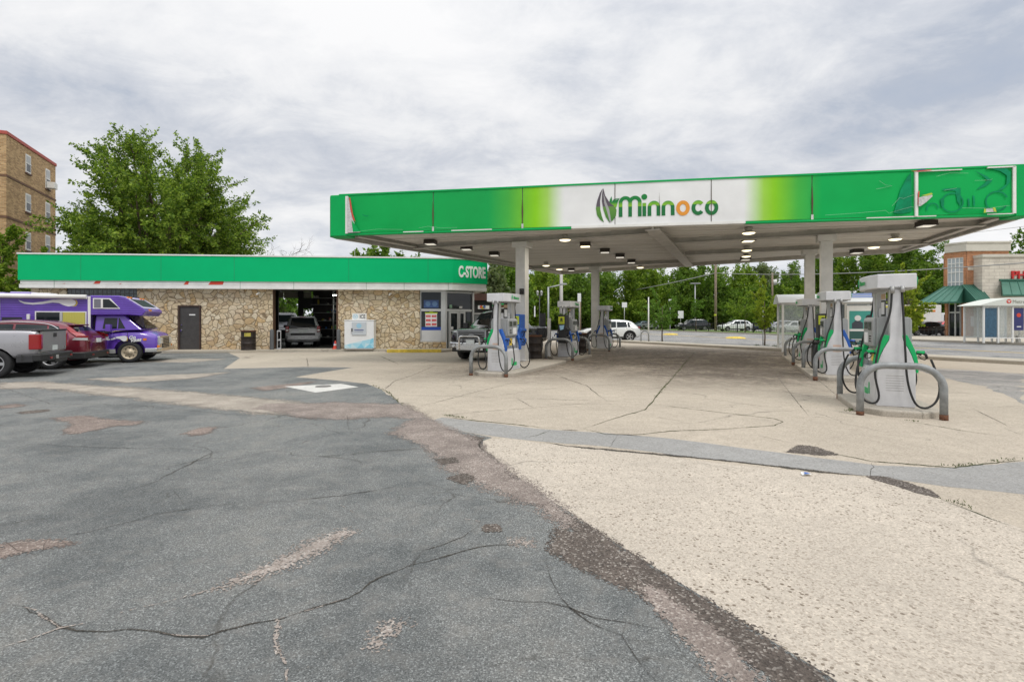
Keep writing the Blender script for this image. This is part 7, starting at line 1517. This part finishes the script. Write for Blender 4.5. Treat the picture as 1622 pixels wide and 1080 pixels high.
m = MB(); m.bb(2.05, rt[0]-2.05, .3, .35, .2, 3.2, 0); m.bb(1.46, 1.55, .0, .2, .1, 3.3, 1); m.bb(2.3, 2.4, .2, .3, .1, 3.2, 1); m.bb(1.5, 3.5, .2, .3, 2.1, 2.2, 1); m.build('shop_window', [M_GLASS, M_ALU], ph)
m = MB(); m.bb(.45, 1.25, -.02, 0, 1.0, 1.9); m.build('wall_notice', M('notice_pink', (.66, .58, .58), .7), ph)
text('pharmacy_lettering', 'PHARMACY', .95, M('letter_red', (.50, .02, .02), .5), ph, .06, .02, loc=(wx0+2.35, -.98, 5.2), align='LEFT', sx=1.05)
# bus shelters
def shelter(loc, rz, label, L_=3.6, Wd=1.5, dome=False, bays=3):
    t = thing('bus_shelter', label, 'bus shelter', loc, rz, 'bus shelters along the street'); h = 2.35
    m = MB()
    for x in [L_*i_/bays for i_ in range(bays+1)]:
        for y in (0, Wd): m.bb(x-.045, x+.045, y-.045, y+.045, 0, h)
    for y in (0, Wd): m.bb(.045, L_-.045, y-.03, y+.03, .28, .34); m.bb(.045, L_-.045, y-.03, y+.03, h-.07, h)
    m.build('frame', M_WHITE, t, bevel=.006)
    m = MB(); k = 10
    prof = [(-.18+(Wd+.36)*i/k, h+.02+.42*math.sin(math.pi*i/k)) for i in range(k+1)] if not dome else None
    if prof: m.yz(prof + [(Wd+.18, h), (-.18, h)], -.2, L_+.2)
    else: m.xz([(-.35+(L_+.7)*i/14, h+.02+.5*math.sin(math.pi*i/14)) for i in range(15)] + [(L_+.35, h), (-.35, h)], -.15, Wd+.15)
    m.build('roof', M('roof_cream', (.62, .63, .62), .4) if not dome else M('roof_white', (.64, .66, .60), .5), t)
    m = MB(); m.bb(.05, L_-.05, Wd-.005, Wd+.005, .34, h-.07); m.bb(-.005, .005, .05, Wd-.05, .34, h-.07); m.bb(.05, L_/3-.05, -.005, .005, .34, h-.07); m.bb(2*L_/3+.05, L_-.05, -.005, .005, .34, h-.07); m.build('glass_panel', M('shelter_glass', (.55, .62, .62), .05, alpha=.22), t)
    return t, L_, Wd, h
p = gp(1240, 554, .1); t, l_, w_, h_ = shelter((p.x, p.y, .0), R(-36), 'white framed bus shelter with a blue striped barrel roof, behind the right hand pumps', 3.9, 1.5)
t.rotation_euler = (0, 0, R(-20))
m = MB()
for i in range(9): y = .1+i*.155; m.add([(2.4, y, h_+.03+.42*math.sin(math.pi*(y+.18)/(w_+.36))+.006), (3.95, y, h_+.03+.42*math.sin(math.pi*(y+.18)/(w_+.36))+.006), (3.95, y+.09, h_+.03+.42*math.sin(math.pi*(y+.27)/(w_+.36))+.006), (2.4, y+.09, h_+.03+.42*math.sin(math.pi*(y+.27)/(w_+.36))+.006)], [(0, 1, 2, 3)])
m.build('solar_stripe', M('stripe_blue', (.10, .17, .42), .3), t, fix=False)
m = MB(); m.bb(2.62, 3.88, -.10, -.05, .30, 2.2, 0); m.bb(2.72, 3.78, -.115, -.101, .40, 1.02, 1); m.bb(2.72, 3.78, -.115, -.101, 1.12, 1.95, 2); m.bb(2.72, 3.78, -.116, -.101, 1.02, 1.12, 3)
m.cyl((3.05, -.121, 1.62), (3.05, -.118, 1.62), .13, n=16, m=3); m.xz([(2.82, 1.14), (3.25, 1.14), (3.25, 1.40), (3.12, 1.50), (2.95, 1.50), (2.82, 1.38)], -.119, -.117, 4)
m.cyl((3.48, -.121, 1.64), (3.48, -.118, 1.64), .13, n=16, m=5); m.xz([(3.28, 1.14), (3.76, 1.14), (3.74, 1.38), (3.58, 1.52), (3.40, 1.52), (3.30, 1.40)], -.1175, -.1165, 6); m.xz([(3.44, 1.14), (3.62, 1.14), (3.58, 1.5), (3.46, 1.5)], -.1215, -.1205, 3)
m.bb(2.80, 3.2, -.118, -.1155, .62, .66, 3); m.bb(2.80, 3.1, -.118, -.1155, .54, .57, 3); m.bb(3.45, 3.72, -.118, -.1155, .52, .62, 3)
m.build('advert_panel', [M_WHITE, M('ad_green', (.03, .10, .09), .4), M('ad_teal', (.05, .33, .28), .4), M_PAPER, M('ad_dark', (.05, .06, .08), .5), M('ad_black', (.02, .02, .02), .5), M('ad_light', (.45, .42, .45), .5)], t)
p = at(1558, 31.8); t, l_, w_, h_ = shelter((p.x, p.y, .1), R(-5), 'white framed bus shelter with an arched cream roof panel in front of the pharmacy', 4.2, 1.5, True, 5)
text('shelter_lettering', 'MetroTransit', .30, M('metro_grey', (.22, .21, .16), .6), t, .003, .0, loc=(1.55, -.156, h_+.14), align='LEFT'); m = MB(); m.cyl((1.35, -.152, h_+.26), (1.35, -.158, h_+.26), .14, n=20, m=0); m.bb(1.26, 1.44, -.163, -.159, h_+.28, h_+.32, 1); m.bb(1.325, 1.375, -.1635, -.159, h_+.17, h_+.28, 1); m.build('round_emblem', [M_REDP, M_PAPER], t)
m = MB(); m.bb(.08, .76, -.02, .02, .38, 2.2, 0); m.bb(1.75, 2.3, -.03, .03, .8, 2.2, 1); m.cyl((2.02, -.031, 1.75), (2.02, -.036, 1.75), .13, n=16, m=2); m.bb(1.9, 2.15, -.036, -.031, 1.0, 1.06, 3); build_each(m, 'map_panel', [M('panel_blue', (.04, .10, .16), .3, var=.5, vs=12), M('panel_navy', (.03, .035, .14), .4), M_REDP, M_PAPER], t)
m = MB(); m.bb(1.6, 3.0, .9, 1.3, .42, .47); m.bb(1.7, 1.75, 1.0, 1.2, 0, .42); m.bb(2.85, 2.9, 1.0, 1.2, 0, .42); m.build('bench', M_ALU, t)
# poles
def pole(name, label, px, Y, ztop, r, mat_, cat='pole', r1=None):
    m = MB(); m.cyl((0, 0, -.05), (0, 0, ztop), r, r1 or r*.75, 12); o = m.build(name, mat_); o.location = at(px, Y); tag(o, label, cat); return o
pole('utility_pole', 'tall brown wooden utility pole on the far lawn', 1133.5, 72, 11.5, .19, M_WOODP)
t = thing('pole_plate', 'small pale tag box strapped low on the wooden utility pole', 'tag', tuple(at(1133.5, 71.6))); m = MB(); m.bb(-.2, .1, -.05, .15, 2.2, 2.45); m.build('plate', M_YSIGN, t); 
pole('concrete_pole', 'pale concrete street pole behind the middle left pump', 889, 62, 7.8, .24, M_CONP)
t = thing('street_lamp', 'grey street lamp with a long arm left of the concrete pole', 'street lamp', tuple(at(868.5, 48)), 0); m = MB(); m.tube([(0, 0, 0), (0, 0, 4.7)], .09, 8); m.tube([(0, 0, 4.65), (.5, 0, 4.75), (1.3, 0, 4.95)], .06, 6); m.build('mast', M_PUMPD, t); m = MB(); m.box((1.45, 0, 4.98), (.6, .25, .14)); m.build('lamp_head', M_PUMPD, t, bevel=.03); m = MB(); m.bb(-.3, .3, -.3, .3, 0, .35); m.build('base', M_CONP, t)
t = thing('lantern_post', 'black double lantern post between the left front column and the grey street lamp', 'street lamp', tuple(at(854.5, 52)), 0); m = MB(); m.tube([(0, 0, 0), (0, 0, .5), (0, 0, 4.2)], [.12, .07, .05], 8); m.tube([(-.18, 0, 4.1), (0, 0, 4.0), (.18, 0, 4.1)], .04, 6); m.build('post', M_BLACK, t)
for s in (-1, 1): m = MB(); m.lathe([(.07, 4.1), (.14, 4.45), (.16, 4.47), (.02, 4.62), (.001, 4.62)], 8, axis='z', c=(s*.2, 0, 0)); m.build('lantern', M('lantern_glass', (.5, .5, .48), .3), t)
m = MB(); m.bb(-.55, -.42, -.02, .02, 1.9, 3.0); m.build('banner', M_PAPER, t)
t = thing('parking_lot_lamp', 'grey flat headed lot lamp among the trees left of the utility pole', 'street lamp', tuple(at(1101, 84)), 0); m = MB(); m.cyl((0, 0, 0), (0, 0, 7.6), .1); m.build('mast', M_PUMPD, t); m = MB(); m.box((0, 0, 7.7), (1.6, .5, .16)); m.build('lamp_head', M_PUMPD, t)
pole('white_post', 'thin white pole at the kerb beside the lone small hoop', 1027.3, 34.3, 3.1, .05, M_WHITE)
for px_, Y_, z_, lb, w_, h2 in ((1061.5, 66, 3.4, 'white road sign on a thin post behind the small spreading street tree', .42, .9), (1078, 82, 1.9, 'small white notice by the wooden fence left of the parked minivan', .9, 1.2), (917.5, 72, 4.2, 'white notice on a post behind the middle left pump', .5, 1.2), (989, 80, 3.6, 'round white sign on a post above the white crossover', .8, .8)):
    t = thing('road_sign', lb, 'sign', tuple(at(px_, Y_)), 0, 'small signs across the street'); m = MB(); m.cyl((0, 0, 0), (0, 0, z_+h2), .05, n=8); m.build('post', M_ALU, t); m = MB(); m.bb(-w_/2, w_/2, -.08, -.055, z_, z_+h2); m.build('sign_plate', M_PAPER, t, bevel=.01)
pole('wooden_pole', 'short brown wooden pole under the trees behind the middle left pump', 918.5, 76, 4.6, .2, M_WOODP)
t = thing('transformer_pole', 'wooden pole with a white transformer drum in the trees above the left bus shelter', 'utility pole', tuple(at(1223.5, 92)), 0); m = MB(); m.cyl((0, 0, 0), (0, 0, 10.2), .16); m.build('mast', M_WOODP, t); m = MB(); m.cyl((.45, 0, 8.0), (.45, 0, 9.0), .35); m.bb(0, .3, -.05, .05, 8.3, 8.4); m.build('transformer', M_WHITE, t)
pole('verge_post', 'thin pale steel post supporting the slim yellow green street tree', 1208.5, 31.2, 2.4, .035, M_ALU)
# wires
def wire(a, b, sag, r, label):
    a, b = Vector(a), Vector(b); pts = [a.lerp(b, i/24) - Vector((0, 0, sag*4*(i/24)*(1-i/24))) for i in range(25)]; m = MB(); m.tube(pts, r, 5); o = m.build('overhead_wire', M('wire_grey', (.30, .30, .29), .5)); tag(o, label, 'wire', 'overhead wires')
WP = at(1133.5, 72, 8.3)
wire(WP, tuple(at(862, 130, 7.2)), 1.0, .07, 'overhead wire running left from the wooden utility pole behind the trees')
wire(WP, tuple(at(1700, 34, 5.65)), .55, .045, 'overhead wire running right from the wooden utility pole across the pharmacy')
wire(at(1133.5, 72, 11.0), tuple(at(1720, 40, 9.6)), .5, .018, 'thin high overhead wire above the pharmacy roof')
# wooden fence and black railing across the street
def fence(a, b, h, label, name, rail=False, thick=.04):
    a, b = Vector((*a, 0)), Vector((*b, 0)); L_ = (b-a).length; rz = math.atan2(b.y-a.y, b.x-a.x); t = thing(name, label, 'fence', tuple(a), rz)
    m = MB(); rg = random.Random(int(L_*10))
    if rail:
        for x in np.arange(.3, L_, .35): m.bb(x-.012, x+.012, -.012, .012, .1, h)
        m.bb(0, L_, -.02, .02, h-.06, h-.02); m.bb(0, L_, -.02, .02, .12, .16)
    else:
        for x in np.arange(0, L_, .2): m.bb(x+.01, x+.19, -thick/2-rg.random()*.01, thick/2, .05, h+rg.uniform(-.04, .04))
    m.build('railing' if rail else 'boards', M_BLACK if rail else M_WOODF, t)
    for x in np.arange(0, L_, 2.4): m = MB(); m.bb(x-.05, x+.05, .03, .13, 0, h+.08); m.build('post', M_BLACK if rail else M_WOODF, t)
p0, p1 = at(985, 100), at(1290, 88); fence((p0.x, p0.y), (p1.x, p1.y), 2.1, 'long weathered wooden fence behind the cars in the far lot', 'wooden_fence')
p0, p1 = at(1082, 73), at(1236, 58.5); fence((p0.x, p0.y), (p1.x, p1.y), 1.2, 'low black metal railing in front of the cars in the far lot', 'black_railing', True)
p0, p1 = at(1438, 46.5), at(1500, 46); fence((p0.x, p0.y), (p1.x, p1.y), .75, 'low black rail by the parked black and red cars', 'low_railing', True)
# white house glimpsed between the trees, and a dark building far behind the shelter
t = thing('white_house', 'pale house glimpsed under the trees behind the middle left pump', 'house', tuple(at(892, 104)), 0); m = MB(); m.bb(0, 9, 0, 8, 0, 5.0); m.build('wall', M_WHITE, t); m = MB(); m.yz([(-.5, 5), (8.5, 5), (4, 7.6)], -.4, 9.4); m.build('roof', M('roof_shingle', (.15, .14, .13), .9, var=.2), t); m = MB()
for x in (1, 3.5, 6.5): m.bb(x, x+1.1, -.03, 0, 1.2, 2.8)
m.build('window', M_GLASS, t)
t = thing('dark_house', 'dark roofed building behind the left bus shelter, under the trees', 'house', tuple(at(1372, 70)), 0); m = MB(); m.bb(0, 7, 0, 6, 0, 4.3); m.build('wall', M('wall_dark', (.06, .055, .05), .8), t); m = MB(); m.bb(-.3, 7.3, -.3, 6.3, 4.3, 4.5); m.build('roof', M_DARK, t); m = MB(); m.bb(.4, 4, -.4, -.05, 1.3, 2.2); m.build('white_sign', M_PAPER, t)
t = thing('litter_bin', 'brown concrete litter bin by the wooden fence left of the parked minivan', 'litter bin', tuple(at(1078, 79))); m = MB(); m.lathe([(.001, 0), (.4, 0), (.42, .9), (.3, 1.1), (.001, 1.15)], 14, axis='z'); m.build('body', M_CONP, t)
